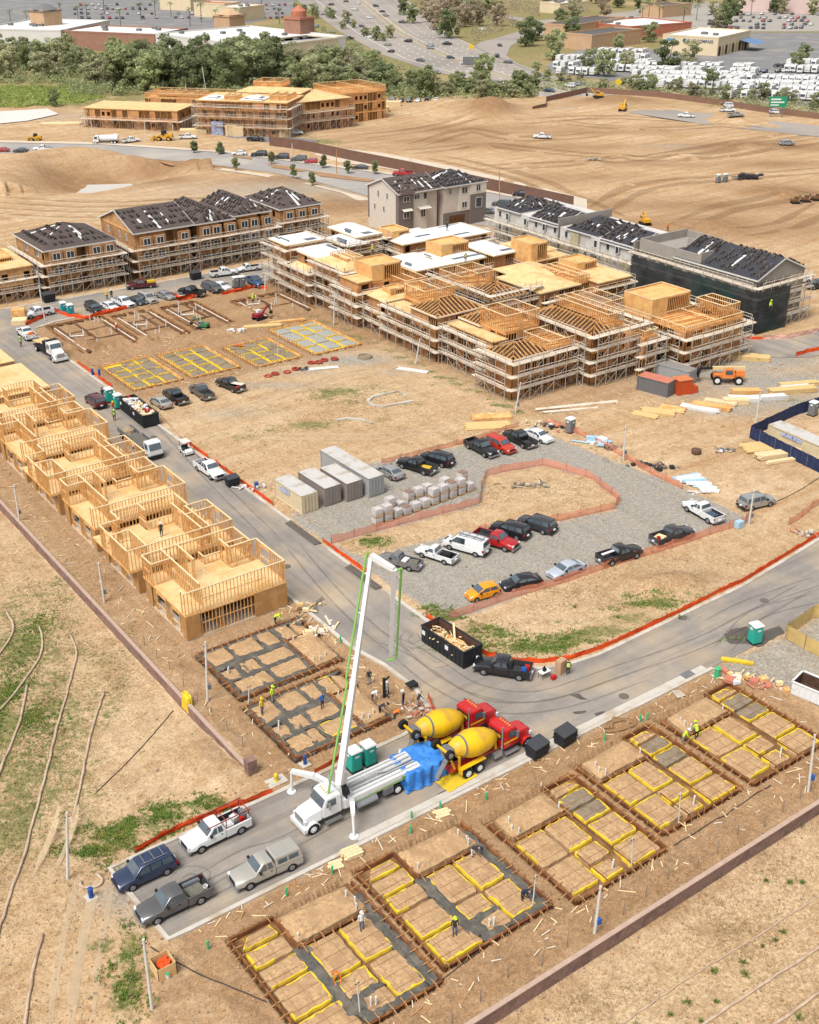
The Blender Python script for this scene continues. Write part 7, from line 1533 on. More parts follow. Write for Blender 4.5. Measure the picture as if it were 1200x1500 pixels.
for i in range(11):
 for j in range(2):
  if i<2 and j:continue
  for k in range(2):
   if k and rr.random()<.25 and i>1:continue
   q=p0+d*(i*(p1-p0).length/10.4)+n*(1.35*j) ;o=bpy.data.objects.new('block_pallet',PM[(i+j+k) % 3]);link(o);o.location=(q.x,q.y,.1+k*1.09);o.rotation_euler=(0,0,math.atan2(d.y,d.x)+rr.uniform(-.12,.12))
   setp(o,'wrapped pallet of paving blocks in the double row behind the mesh fence','pallet','pallets of wrapped blocks in the gravel lot')
# lumber
def lumber(lab,px,py,L,W,H,ang,m=None,name='lumber_stack',cat='lumber',group=None,n=None,img=True):
 c=G(px,py);rz=math.radians(ang)-(YAW if img else 0);rnd=random.Random(int(px*7+py));mb=MB();k=n or max(1,int(W/.28))
 rows=max(1,int(H/.13))
 for r in range(rows):
  for i in range(k):
   y=-W/2+(i+.5)*W/k;mb.obox((rnd.uniform(-.12,.12),y,r*.13+.02),L*rnd.uniform(.9,1.02),W/k*.9,.11,rnd.uniform(-.01,.01))
 return setp(mb.obj(name,m or W_TOP,loc=(c.x,c.y,max(0,ZG(c.x,c.y))),rz=rz),lab,cat,group)
W_YEL=mat('treated_lumber',(230,196,134),.8,.14,3);M_BUNDW=mat('wrapped_lumber',(232,230,226),.5,.08,1.5)
GLU='stacks of lumber'
for l,x,y,L,W,H,a,m in (('long yellow lumber stack on the far edge of the gravel by the loop road',1083,525,6.5,2.2,.9,-17,W_YEL),('second yellow lumber stack touching the far one',1108,527,4.5,2,.7,-14,W_YEL),('loose beams beside the far yellow lumber stack',1065,522,6,.8,.4,-22,W_YEL),
  ('lumber stack behind the white wrapped bundles, right of the telehandler',1160,575,8,1.6,.8,12,W_YEL),('upper lumber stack at the far right of the gravel',1170,565,7,1.2,.6,12,W_YEL),('lumber stack left of the white pole at the gravel edge',1078,591,4,1.4,.9,-4,W_TOP),('reddish lumber bundle on top of a white wrapped one',1092,578,4.5,1.4,1.0,0,W_ORANGE2),
  ('lumber stack by the long white boards, below the telehandler',1042,598,6,1.4,.7,-24,W_ORANGE2),('second lumber stack below the telehandler',1055,592,5,1.2,.6,-24,W_TOP),('scattered boards below the dark container, left heap',965,605,5,2,.4,-20,W_YEL),('scattered boards below the dark container, lower heap',945,609,4,1.6,.3,-28,W_YEL),('scattered boards below the dark container, right heap',985,600,4,2.4,.35,-24,W_STUD),
  ('boards beside the navy screen, upper stack',1120,655,7,3,.35,14,W_YEL),('stack of long beams beside the navy screen',1140,668,7,1.6,.7,16,W_TOP),('single long beam by the navy screen',1150,676,6,.7,.4,18,W_TOP),('lumber stack before the low corner building',720,612,6,2,.4,8,W_STUD),('trusses lying flat above the gravel lot',715,625,7,2.6,.3,8,W_YEL),
  ('long planks on the dirt below the front framed building',845,595,14,.8,.15,14,W_PLANK),('second line of planks below the front framed building',835,602,9,.6,.2,12,W_PLANK),('pile of lumber at the street corner, by the tall white pole',30+58,459,.1,.1,.1,0,W_STUD),('pale planks on the mid field by the white bags',385,478,7,1.4,.3,12,W_YEL),('orange boards between the yellow foundations',420,472,7,.8,.4,18,W_ORANGE2)):
 if W>.2:lumber(l,x,y,L,W,H,a,m,group=GLU)
lumber('tall pallet stack of lumber beside the white pickup at the corner',29,468,2.4,2.2,2.2,10,W_STUD,group=GLU);lumber('lower lumber bundle at the street corner',29,474,2.6,2.2,1.0,10,W_TOP,group=GLU)
for l,x,y,L,W,H,a in (('white wrapped bundle under the reddish lumber',1090,587,5,1.6,.7,-4),('white wrapped bundle left of the far lumber stacks',1125,585,6,1.3,.7,10),('white wrapped bundle between the far lumber stacks',1165,570,5,1.2,.6,12),('long white boards on the dirt below the telehandler',1025,600,6,1.6,.4,-26)):lumber(l,x,y,L,W,H,a,M_BUNDW,'wrapped_bundle','bundle','white wrapped bundles')
for l,x,y,L,W,a in (('white sheet roll lying on the grass strip before the framed buildings',605,543,5.5,1.2,-22),('white sheeting stretched on the dirt by the red hose rings',470,540,6,1.0,14)):lumber(l,x,y,L,W,.2,a,M_BUNDW,'white_sheet','sheet',n=3)
GPIL='lumber piles at the apartment site'
for l,x,y,L,W,H,a in (('lumber pile left of the white and blue pallet',284,196,9,4,1.5,5),('tall lumber pile right of the white and blue pallet',340,198,4,3,3.5,0),('second tall lumber pile before the tall timber block',350,199,3.5,3,3.0,0),('lumber pile before the right end of the tall block',418,200,4,3,2.2,5),('lumber pile behind the tall block, car park side',552,165,9,4,2,0),('lumber pile farther right in the apartment car park',572,158,8,3,2,0),('small lumber pile at the grass bank',437,186,4,3,2.5,0),('flat lumber along the left street of the apartment site',90,182,14,4,.6,5)):lumber(l,x,y,L,W,H,a,W_TOP,group=GPIL)
lumber('white and blue wrapped pallet before the tall timber block',320,197,4,3,4.2,0,M_SIGN,'wrapped_pallet','pallet')
# rubbish strip
def heap(lab,px,py,n,spread,cols,seed,name='rubbish_heap',cat='rubbish heap',sz=(.2,.7),ang=0,z=.4):
 c=G(px,py);rnd=random.Random(seed);mb=MB();a=math.radians(ang)-YAW
 for i in range(n):
  u,v=rnd.gauss(0,spread[0]/2),rnd.gauss(0,spread[1]/2);x,y=u*math.cos(a)-v*math.sin(a),u*math.sin(a)+v*math.cos(a)
  s=rnd.uniform(*sz);b=Vector((x,y,rnd.uniform(0,z)));th=rnd.uniform(0,3)
  if rnd.random()<.5:mb.obox(tuple(b-Vector((0,0,.1))),s,s*rnd.uniform(.4,1),s*rnd.uniform(.2,.7),th,rnd.randrange(len(cols)))
  else:mb.beam(b,b+Vector((math.cos(th)*s*2,math.sin(th)*s*2,rnd.uniform(-.1,.2))),s*.25,.06,rnd.randrange(len(cols)))
 return setp(mb.obj(name,cols,loc=(c.x,c.y,max(0,ZG(c.x,c.y)))),lab,cat)
M_LBLUE=mat('pale_blue_sheet',(176,212,234),.5,.08,2);M_TARGREY=mat('black_sheet',(54,54,58),.7,.3,3)
heap('heap of bricks, hoses and rubbish beside the grey toilet above the lot',812,628,40,(3.5,1.0),[M_CONT,M_BLK2,M_TARGREY,M_MEMB,M_CRED],1,ang=-25)
heap('pale blue board stack at the left of the rubbish strip',873,650,16,(1.6,.9),[M_LBLUE,M_MEMB],2,'board_stack','board stack',(.8,1.6),-18,.3)
heap('black rolls and grey scrap in the rubbish strip',893,657,22,(1.4,.9),[M_TARGREY,M_BLK2,H_GREY],3)
heap('dark tarps and scrap in the middle of the rubbish strip',955,683,46,(4.2,1.1),[M_TARGREY,M_TARGREY,H_GREY,M_BLK2],4,ang=-20)
for i in range(9):
 a,b=G(985+i*5,703+i*1.6),G(1022+i*4,696+i*3.2);d=b-a;o=MB().loft([[(x,-.28,0),(x,.28,0),(x,.2,.3),(x,-.2,.3)] for x in (0,d.length)]).obj('plastic_duct',M_MEMB if i % 3 else M_LBLUE,loc=(a.x,a.y,.05+.14*(i % 2)),rz=math.atan2(d.y,d.x));setp(o,'white plastic duct in the pile at the right end of the rubbish strip','duct','white plastic ducts piled by the mesh fence')
heap('torn white film at the tail of the white ducts',1030,722,14,(1.6,.6),[M_MEMB],5,'plastic_film','plastic film')
heap('grey bucket and wire on the dirt left of the navy yard',1064,661,14,(1.0,.5),[H_GREY,M_STEEL,M_MEMB],6);o=MB().lathe([(.62,0),(.7,.25),(.7,.6),(.5,.62)],14).obj('manhole_ring',mat('ring_brown',(110,84,66),.9,.2,2),loc=G(1020,664));setp(o,'brown manhole ring alone on the dirt','manhole ring')
heap('offcuts and sticks at the corner of the gravel yard',1105,1000,40,(3.2,1.2),[W_TOP,W_PLANK,W_STUD,M_CRED],7,sz=(.3,.9),ang=-25,z=.3)
heap('white sacks and a red board beside the offcuts',1075,1000,10,(.9,.5),[M_MEMB,M_CRED],8,'sack_pile','sacks',(.4,.9))
heap('rocks and broken concrete beside the concrete crew',612,1045,40,(1.4,1.2),[M_CONC,M_BED,M_CRED],9,'rubble','rubble',(.2,.5))
heap('rocks on the dirt island of the gravel lot',780,715,36,(3.2,1.0),[M_CONC,M_BEDG],10,'rock_pile','rocks',(.2,.6))
heap('rocks at the right edge above the road',1185,785,30,(2.2,1.0),[M_CONC,M_BEDG,M_CRED],11,'rock_pile','rocks',(.2,.6))
heap('white bags on the planks in the mid field',343,488,10,(1.2,.7),[M_MEMB],12,'sack_pile','sacks',(.4,.9));heap('red and orange sheet by the third yellow foundation',352,508,8,(.8,.5),[M_ORNP,M_REDP],13,'sheet_heap','sheet');heap('dark scrap by the hose rings',442,543,12,(1.2,.5),[H_GREY,M_TARGREY],14)
heap('dark tangled equipment beside the grey toilets of the dirt field',1097,263,26,(4,1.2),[M_TARGREY],15,'equipment_pile','equipment',(.8,2.0),0,1.2);heap('gravel and slabs on the far dirt field',870,240,20,(4,1.4),[M_BEDG,M_CONC],16,'rubble','rubble',(.6,1.4));heap('litter by the blue drum and white boards on the street',372,716,18,(1.8,.8),[M_MEMB,W_PLANK,M_CONT],17);heap('broom, boards and a bucket by the framed house corner',445,900,26,(1.4,2.4),[W_TOP,M_DIRTY,W_STUD],18,'offcut_pile','offcuts',(.2,.8),-30)
heap('planks leaning at the framed house corner',470,925,20,(1.2,2.6),[W_TOP,W_PLANK],19,'offcut_pile','offcuts',(.4,1.0),-35,.2)
o=lumber('pallets and form boards on the sidewalk before the second foundation',515,1252,1.6,1.2,.4,30,W_TOP,'pallet_stack','pallets');lumber('small pallet on the sidewalk by the outrigger',492,1268,1.2,1.0,.2,25,W_TOP,'pallet_stack','pallets');lumber('wooden pallet on the sidewalk below the blue tarp',648,1192,1.4,1.0,.2,25,W_TOP,'pallet_stack','pallets')
for i,(x,y) in enumerate(((393,552),(403,549),(421,546),(433,542),(456,532),(467,532),(475,528),(490,527))):
 mb=MB();c=G(x,y);pts=[(.55*math.cos(a),.55*math.sin(a),.12+.1*(i % 2)) for a in [2*PI*k/12 for k in range(13)]];mb.tube(pts,.15,6);setp(mb.obj('hose_ring',mat('ring_red',(178,70,52),.7,.15,3),loc=(c.x,c.y,.02)),'dark red ring in the scattered line of rings before the yellow foundations','ring','dark red rings on the dirt')
mb=MB();mb.lathe([(1.3,0),(1.2,.35),(1.1,.4),(1.0,.2)],20);setp(mb.obj('manhole_ring',M_BEDG,loc=G(535,524)),'grey manhole ring in the round gravel patch','manhole ring')
def spot(q,p):
 c=G(*q);return thing(*p[:3],(c.x,c.y,max(0,ZG(c.x,c.y))))
# concrete curb outline on the central lot and other single things
def loop(lab,pts,w,h,m,name,cat):o=ribbon(name,[G2(*p) for p in pts],w,0.0,h,m,kind=None);return setp(o,lab,cat)
loop('pale concrete kerb in a horseshoe shape on the central dirt lot',((604,588),(588,591),(560,596),(546,594),(541,589),(548,583),(570,578),(584,575),(592,582)),.5,.3,M_CONC,'kerb_form','kerb');loop('short curved pale kerb on the central dirt lot',((494,618),(510,615),(530,617),(543,622)),.4,.3,M_CONC,'kerb_form','kerb')
t=spot((240,1423),('plywood_crate','open plywood crate holding orange mesh, beside the leaning white pole','crate'));mb=MB()
for a in range(4):q=MB().box(-.72,.72,-.72,-.68,0,1.15);mb.add([(x*math.cos(a*PI/2)-y*math.sin(a*PI/2),x*math.sin(a*PI/2)+y*math.cos(a*PI/2),z) for x,y,z in q.v],q.f)
bb=mb.obj('box',W_OSB,t);rnd=random.Random(3);mb=MB()
for i in range(14):mb.obox((rnd.uniform(-.4,.4),rnd.uniform(-.4,.4),rnd.uniform(.4,.8)),.5,.3,.15,rnd.uniform(0,3))
mb.obj('orange_mesh',M_ORF,t)
t=spot((246,1432),('bucket','white bucket with a green lid before the plywood crate','bucket'));MB().lathe([(.17,0),(.2,.42)],12).obj('pail',M_PVC,t);MB().lathe([(.21,.42),(.21,.48),(.05,.5)],12).obj('lid',M_GREENP,t)
def standpipe(lab,q,m,h=.95,r=.13,pad=True,group=None):
 t=spot(q,('standpipe',lab,'standpipe'));
 if group:t['group']=group
 MB().cyl((0,0,0),(0,0,h),r,r,12).obj('pipe',m,t);MB().cyl((0,0,h),(0,0,h+.08),r*1.15,r*.8,12).obj('cap',m,t)
 if pad:MB().box(-.45,.45,-.45,.45,0,.08).obj('base',M_CONC,t)
M_STB=mat('standpipe_blue',(34,84,160),.5,.1,2)
standpipe('blue standpipe on a white slab beside the dead end',(134,1315),M_STB,r=.2);standpipe('blue standpipe on a white slab beside the boom truck',(447,1120),M_STB,r=.16);standpipe('blue standpipe on the kerb of the left street, left one',(136,550),M_STB,1.1,.2);standpipe('blue standpipe on the kerb of the left street, right one',(146,552),M_STB,1.1,.2);standpipe('blue drum by the white boards on the left street',(376,716),M_STB,.9,.28,False)
GGP='green pipe stubs'
for q in ((305,1390),(420,1312),(487,1280),(602,1222),(603,1200),(645,1185),(712,1172),(886,1085),(938,1057),(948,1055),(1050,992),(499,941)):standpipe({(305,1390):'green pipe stub nearest the dead end',(1050,992):'green drum at the corner of the gravel yard',(499,941):'green pipe stub beside the left road kerb'}.get(q,'green pipe stub standing in the dirt between road and foundations'),q,M_GREENP,.75 if q != (1050,992) else 1.1,.09 if q != (1050,992) else .3,False,GGP)
t=spot((405,1145),('fire_hydrant','yellow fire hydrant on a pale slab at the end of the block wall','hydrant'));MB().lathe([(.2,0),(.2,.1),(.14,.12),(.14,.6),(.2,.64),(.16,.8),(.06,.9)],12).obj('barrel',M_YEL,t);MB().cyl((-.24,0,.5),(.24,0,.5),.08,.08,8).obj('nozzle',M_YEL,t);MB().box(-.9,.9,-.6,.6,.0,.05).obj('slab',M_CONC,t)
mb=MB();o=drape('yellow tarp hung over the block wall beside the white pole','yellow_tarp',(37.0,87.2),.3,.7,1.2,-.5,M_YEL,8,20,.12)
o=lumber('yellow beam on the gravel at the road edge',1080,970,3.2,.5,.3,-16,M_YEL,'yellow_beam','beam',n=2)
t=spot((797,992),('folding_table','white folding table behind the black pickup tailgate','table'));MB().box(-.6,.6,-.35,.35,.72,.76).obj('table_top',M_MEMB,t)
for x in (-.5,.5):
 for y in (-.3,.3):MB().beam((x,y,0),(x,y,.72),.04).obj('leg',H_GREY,t)
setp(MB().obox((0,0,.0),.3,.3,.35).obox((0,0,.35),.12,.12,.2).obj('jug',V_BLK,loc=tuple(t.location+Vector((0,0,.76)))),'dark jug standing on the white folding table','jug')
setp(MB().obox((0,0,0),.5,.35,.4).obox((0,0,.4),.52,.37,.06).obj('cooler',M_REDP,loc=G(811,995)),'red cooler on the asphalt right of the folding table','cooler');setp(MB().obox((0,0,0),1.0,.7,1.5,.2).obox((.02,.02,1.5),.9,.6,.04,.2).obj('cardboard_box',mat('cardboard',(196,158,124),.85,.1,3),loc=G(821,985)),'tall cardboard box held up beside the lime vested worker','box')
setp(MB().obox((0,0,0),1.0,.8,.8).obox((0,0,.8),.9,.7,.08).obj('pallet_bin',M_LBLUE,loc=G(1082,772)),'pale blue crate at the corner of the lower mesh fence','crate')
o=MB().lathe([(.22,0),(.24,.6),(.16,.66)],12).obj('drum',M_REDP,loc=G(608,1112));setp(o,'red tank behind the blue tarp','tank')
mb=MB();mb.beam((0,0,0),(0,0,2.3),.22);mb.beam((0,0,2.0),(.5,-.2,2.4),.14);setp(mb.obj('concrete_vibrator',V_BLK,loc=G(563,1022)),'dark upright hose end held over the poured pad','hose');
t=spot((603,1010),('wheelbarrow','dark wheelbarrow beside the concrete crew','wheelbarrow'));mb=MB();mb.loft([[(-.4,-.3,.45),(.4,-.3,.45),(.4,.3,.45),(-.4,.3,.45)],[(-.55,-.4,.75),(.55,-.4,.75),(.55,.4,.75),(-.55,.4,.75)]]);mb.obj('tray',V_BLK,t);MB().cyl((.6,-.05,.2),(.6,.05,.2),.2,.2,12).obj('wheel',V_TYRE,t);mb=MB();mb.beam((-1.1,-.25,.6),(.6,-.05,.25),.05);mb.beam((-1.1,.25,.6),(.6,.05,.25),.05);mb.obj('handle',W_STUD,t)
# damp and dark patches, drain grate
M_DAMP=mat('damp_asphalt',(96,90,84),.7,.2,1.5);M_DAMP2=mat('asphalt_ramp',(104,96,88),.85,.2,2)
def patch(pts,m,name='road_patch',z=.008,jit=.12):
 rnd=random.Random(len(pts));q=dens([G2(*p) for p in pts]+[G2(*pts[0])],.5)[:-1];sheet(name,[(x+rnd.uniform(-jit,jit),y+rnd.uniform(-jit,jit)) for x,y in q],z,m)
patch(((1060,930),(1076,920),(1095,918),(1110,926),(1142,918),(1150,926),(1128,938),(1112,948),(1092,943),(1068,943)),M_DAMP);patch(((834,1017),(848,1015),(862,1026),(850,1025)),M_DAMP);patch(((838,1042),(860,1040),(858,1045),(842,1046)),M_DAMP);patch(((870,1044),(888,1040),(882,1049),(872,1048)),M_DAMP);patch(((640,1165),(670,1150),(700,1140),(705,1146),(668,1166)),M_DAMP)
sheet('drive_apron',[(63.6,106.8),(64.6,106.8),(64.6,113.8),(63.6,113.8)],.115,M_DAMP2);sheet('drive_apron',[(63.6,94),(64.6,94),(64.6,100.2),(63.6,100.2)],.115,M_DAMP2)
o=MB().box(-.7,.7,-.45,.45,0,.03).obj('drain_grate',H_GREY,loc=tuple(G(1007,988))[:2]+(.012,));setp(o,'grey drain grate at the edge of the near road','drain grate');o['kind']='structure'
for q in ((914,1020),(1000,905),(560,1130),(420,830),(225,640),(690,1040),(1120,880)):c=G(*q);o=MB().lathe([(.52,.0),(.5,.018),(.02,.02)],20).obj('manhole_cover',mat('cast_iron',(112,104,96),.7,.2,6),loc=(c.x,c.y,.004));setp(o,'round iron manhole cover set in the site road','manhole cover','manhole covers in the site road');o['kind']='structure'
sheet('walkway_slab',pxl(983,1013,995,1012,1005,1020,993,1024),.1,M_CONC)
# ---------------------------------------------------------------- people
SKIN=mat('skin',(200,150,118),.6,.08,4);HAIR=mat('dark_hair',(40,32,28),.8,.2,8)
CL={k:mat('cloth_'+k,v,.85,.12,5) for k,v in dict(lime=(206,240,60),orange=(250,130,50),white=(232,232,228),blue=(60,110,180),dark=(56,56,66),grey=(150,150,148),jeans=(82,100,132),tan=(176,150,116),yellow=(246,206,60),navy=(40,46,72)).items()}
def rotx(v,a,o):
 y,z=v[1]-o[1],v[2]-o[2];return (v[0],o[1]+y*math.cos(a)-z*math.sin(a),o[2]+y*math.sin(a)+z*math.cos(a))
BODY={}
def body_mesh(pose):
 """one continuous figure facing -y: (mesh, head centre, torso frame)"""
 if pose in BODY:return BODY[pose]
 bend={'stand':.03,'walk':.06,'bend':1.15,'work':.5}[pose];st={'stand':.06,'walk':.26,'bend':.12,'work':.14}[pose];hz={'stand':.93,'walk':.91,'bend':.84,'work':.88}[pose];hip=(0,0,hz)
 V=[];E=[];Rr=[]
 def add(p,r,parent=None):V.append(p);Rr.append(r);(E.append((parent,len(V)-1)) if parent is not None else None);return len(V)-1
 T=lambda x,y,z:rotx((x,y,z),bend,hip)
 pel=add(hip,(.155,.12));bel=add(T(0,0,hz+.16),(.15,.115),pel);ch=add(T(0,.01,hz+.38),(.175,.125),bel);up=add(T(0,.02,hz+.50),(.13,.10),ch);nk=add(T(0,.0,hz+.58),(.058,.058),up)
 hd0=add(T(0,-.02,hz+.66),(.078,.09),nk);hd1=add(T(0,-.03,hz+.75),(.085,.10),hd0);hd2=add(T(0,-.02,hz+.83),(.06,.07),hd1)
 nose=add(T(0,-.135,hz+.71),(.016,.016),hd1)
 for s in (-1,1):
  h=add((s*.09,0,hz-.06),(.098,.098),pel);k=add((s*.105,-.05-st*(.5 if s>0 else-.4),hz*.52),(.068,.068),h);a=add((s*.11,st*(.9 if s>0 else-.7)*(1 if pose != 'bend' else .4),.09),(.045,.045),k);add((s*.125,st*(.9 if s>0 else-.7)*(1 if pose != 'bend' else .4)-.17,.04),(.042,.036),a)
  sh=add(T(s*.19,.02,hz+.46),(.062,.062),up)
  if pose in ('stand','walk'):sw=(.12 if s>0 else-.12)*(pose == 'walk')*2;e=add((s*.245,.03+sw*.5,hz+.19),(.046,.046),sh);wr=add((s*.25,-.06+sw,hz-.04),(.030,.030),e);dr=Vector((0,-.25,-1)).normalized()
  else:S_=Vector(V[sh]);ee=S_+Vector((s*.06,-.14,-.24));e=add(tuple(ee),(.046,.046),sh);ww=ee+Vector((-s*.05,-.14,-.18));wr=add(tuple(ww),(.030,.030),e);dr=Vector((0,-.5,-.86))
  w_=Vector(V[wr]);pa=add(tuple(w_+dr*.07),(.040,.024),wr)
  for j in range(4):
   o=Vector(((j-1.5)*.021,0,0));f1=add(tuple(w_+dr*.115+o),(.011,.011),pa);f2=add(tuple(w_+dr*(.155+.008*(j in (1,2)))+o+Vector((0,-.008,0))),(.0095,.0095),f1);add(tuple(w_+dr*(.185+.012*(j in (1,2)))+o+Vector((0,-.024,0))),(.008,.008),f2)
  th=add(tuple(w_+dr*.06+Vector((-s*.045,-.03,0))),(.013,.013),pa);add(tuple(w_+dr*.105+Vector((-s*.05,-.045,0))),(.010,.010),th)
 me=bpy.data.meshes.new('skin');me.from_pydata(V,E,[]);o=bpy.data.objects.new('tmp',me);COL.objects.link(o);sk=o.modifiers.new('s','SKIN');sk.use_smooth_shade=True
 for i,r in enumerate(Rr):me.skin_vertices[0].data[i].radius=r
 me.skin_vertices[0].data[0].use_root=True;sd_=o.modifiers.new('d','SUBSURF');sd_.levels=1;sd_.render_levels=1
 m=bpy.data.meshes.new_from_object(o.evaluated_get(bpy.context.evaluated_depsgraph_get()));bpy.data.objects.remove(o)
 m.name='person';m.materials.clear();[m.materials.append(SKIN) for _ in range(5)]     # skin, shirt, trousers, boots, hair
 inv=lambda c:rotx(tuple(c),-bend,hip)
 wrs=[Vector(V[i]) for i in range(len(V))]
 for p in m.polygons:
  c=p.center;q=inv(c);k=1
  if c.z<.13:k=3
  elif c.z<hz-.02 and abs(c.x)<.2 and not (pose in ('bend','work') and c.y<-.32):k=2
  if q[2]>hz+.56 and abs(q[0])<.13:k=4 if (q[2]>hz+.78 or (q[1]>.02 and q[2]>hz+.66)) else 0
  if pose in ('stand','walk'):
   if abs(c.x)>.2 and c.z<hz+.2:k=0 if c.z<hz+.05 else 1
  elif c.y<-.30 and c.z<hz-.02 and q[2]<hz+.45:k=0
  p.material_index=k
 BODY[pose]=(m,T(0,-.025,hz+.79),bend,hz,hip);return BODY[pose]
def hat_mesh(straw):
 mb=MB();mb.lathe([(.19 if straw else .155,0),(.19 if straw else .155,.015),(.125,.02),(.12,.09),(.08,.14),(.02,.16)],14)
 if not straw:mb.box(-.08,.08,-.22,-.1,0,.02)
 return mb.mesh('hard_hat',[M_MEMB])
HATS={}
def vest_mesh(pose):
 m,hc,bend,hz,hip=body_mesh(pose);mb=MB();S_=[]
 for z,rx,ry in ((.04,.185,.15),(.2,.185,.15),(.38,.205,.155),(.47,.19,.13)):S_.append([rotx((rx*math.cos(a),.01+ry*math.sin(a),hz+z),bend,hip) for a in [2*PI*i/16 for i in range(16)]])
 mb.loft(S_,0,cap=False);
 for z in (.12,.3):mb.loft([[rotx((.196*math.cos(a)*(1+.06*(z>.2)),.01+.158*math.sin(a),hz+zz),bend,hip) for a in [2*PI*i/16 for i in range(16)]] for zz in (z,z+.05)],1,cap=False)
 return mb.mesh('safety_vest',[CL['lime'],mat('reflective_band',(220,220,214),.3,.05,4)])
VESTS={}
def person(px,py,pose,shirt,pants,hat,lab,face=0,vest=None,z=None,h=1.0,group='workers on the building site'):
 m,hc,bend,hz,hip=body_mesh(pose);c=G(px,py,z or 0);zz=z if z is not None else ZG(c.x,c.y)
 if z is None:
  for x0,x1,y0,y1 in [p[:4] for p in PADS]:
   if x0<c.x<x1 and y0<c.y<y1:zz=0.0
 o=bpy.data.objects.new('person',m);link(o);o.location=(c.x,c.y,zz);o.rotation_euler=(0,0,math.radians(face)-YAW);o.scale=(h*1.06,)*3
 for s,mm in zip(o.material_slots,(SKIN,CL[shirt],CL[pants],V_BLK,HAIR)):s.link='OBJECT';s.material=mm
 setp(o,lab,'person',group)
 if hat:
  k=hat == 'straw'
  if k not in HATS:HATS[k]=hat_mesh(k)
  q=bpy.data.objects.new('hard_hat' if not k else 'straw_hat',HATS[k]);link(q,o);q.location=hc;q.rotation_euler=(bend*.8,0,0);s=q.material_slots[0];s.link='OBJECT';s.material={'white':M_MEMB,'lime':CL['lime'],'straw':CL['tan'],'yellow':M_YEL,'blue':CL['blue'],'dark':CL['dark']}[hat]
 if vest:
  if pose not in VESTS:VESTS[pose]=vest_mesh(pose)
  q=bpy.data.objects.new('safety_vest',VESTS[pose]);link(q,o)
  if vest != 'lime':recolour(q,{'cloth_lime':CL[vest]})
 return o
for a in ((384,1046,'stand','yellow','jeans','yellow','worker in a yellow shirt at the left of the poured pad',60),(400,1028,'stand','lime','grey','lime','worker in lime standing on the poured pad, left of the one in blue',60),(472,1038,'stand','blue','navy',None,'worker in blue standing in the middle of the poured pad',40),(541,1002,'stand','dark','grey','straw','worker in a straw hat and dark vest right of the boom',200),
          (545,1026,'bend','white','jeans',None,'worker in white bending over the form beside the boom',80),(568,1022,'walk','grey','dark','white','worker in grey with a white hard hat at the poured pad',240),(556,1046,'bend','dark','navy','dark','worker in dark clothes bending at the right edge of the poured pad',90),(577,1047,'bend','orange','jeans','white','worker in orange bending at the corner of the poured pad',100),(591,1035,'stand','navy','jeans','white','worker in a navy shirt and white hat watching by the wheelbarrow',250),(612,1036,'work','dark','grey',None,'worker in dark clothes working by the rubble at the curb',120),
          (403,913,'bend','lime','dark','yellow','worker in lime crouching at the corner of the nearest framed house',90),(530,1362,'stand','white','jeans','white','worker in white standing in the wet concrete of the nearest foundation',30),(491,1436,'bend','orange','dark',None,'worker in orange bent over the nearest foundation',20),(666,1370,'stand','dark','jeans','lime','worker with a lime hard hat in the second lower foundation',10),(692,1254,'bend','dark','white','dark','worker in dark top and pale trousers at the top of the second foundation',60),(765,1318,'bend','navy','dark','dark','worker in navy bent over the right form of the second foundation',60),
          (1000,1089,'work','lime','grey','white','worker in pale lime beside the farthest lower foundation, left of two',80),(1020,1082,'work','lime','dark','lime','worker in bright lime beside the farthest lower foundation, right of two',200),(832,988,'stand','dark','dark',None,'worker in a lime vest holding up a cardboard box at the road bend',180),(168,616,'walk','dark','dark','lime','worker in a lime vest walking beside the loaded dumpster',20),(166,601,'work','orange','jeans','yellow','worker in orange between the toilets and the loaded dumpster',20),(151,584,'stand','dark','dark','dark','worker in black beside the teal toilets on the left street',20),
          (31,508,'stand','dark','navy','lime','worker in a lime vest beside the white utility pickup',20),(157,438,'stand','yellow','dark','yellow','worker in yellow on the top street, left of two',20),(164,437,'stand','dark','dark','white','worker in dark clothes and white hat on the top street, right of two',20)):
 person(*a,vest='lime' if 'lime vest' in a[6] else None)
person(237,786,'stand','dark','dark','white','worker in black on the upper floor of the second framed house',40,z=3.06);person(655,338,'stand','navy','dark','blue','worker in navy on the roof deck before the grey house',20,z=8.4);person(682,384,'stand','dark','dark','lime','worker in a lime vest on the white roof of the third row',20,z=8.6,vest='lime');person(546,372,'stand','lime','dark','white','worker in lime on the scaffold of the small back building',20,z=6.2);person(1128,455,'stand','lime','dark','lime','worker in lime on the scaffold at the gable end of the netted building',20,z=6.2);person(978,337,'stand','orange','dark','yellow','worker in orange behind the black roof of the white building',20);person(171,486,'work','orange','dark','white','worker in orange in the second dug trench',20);person(371,445,'stand','lime','dark','lime','worker in lime by the red and white mini excavator',20)
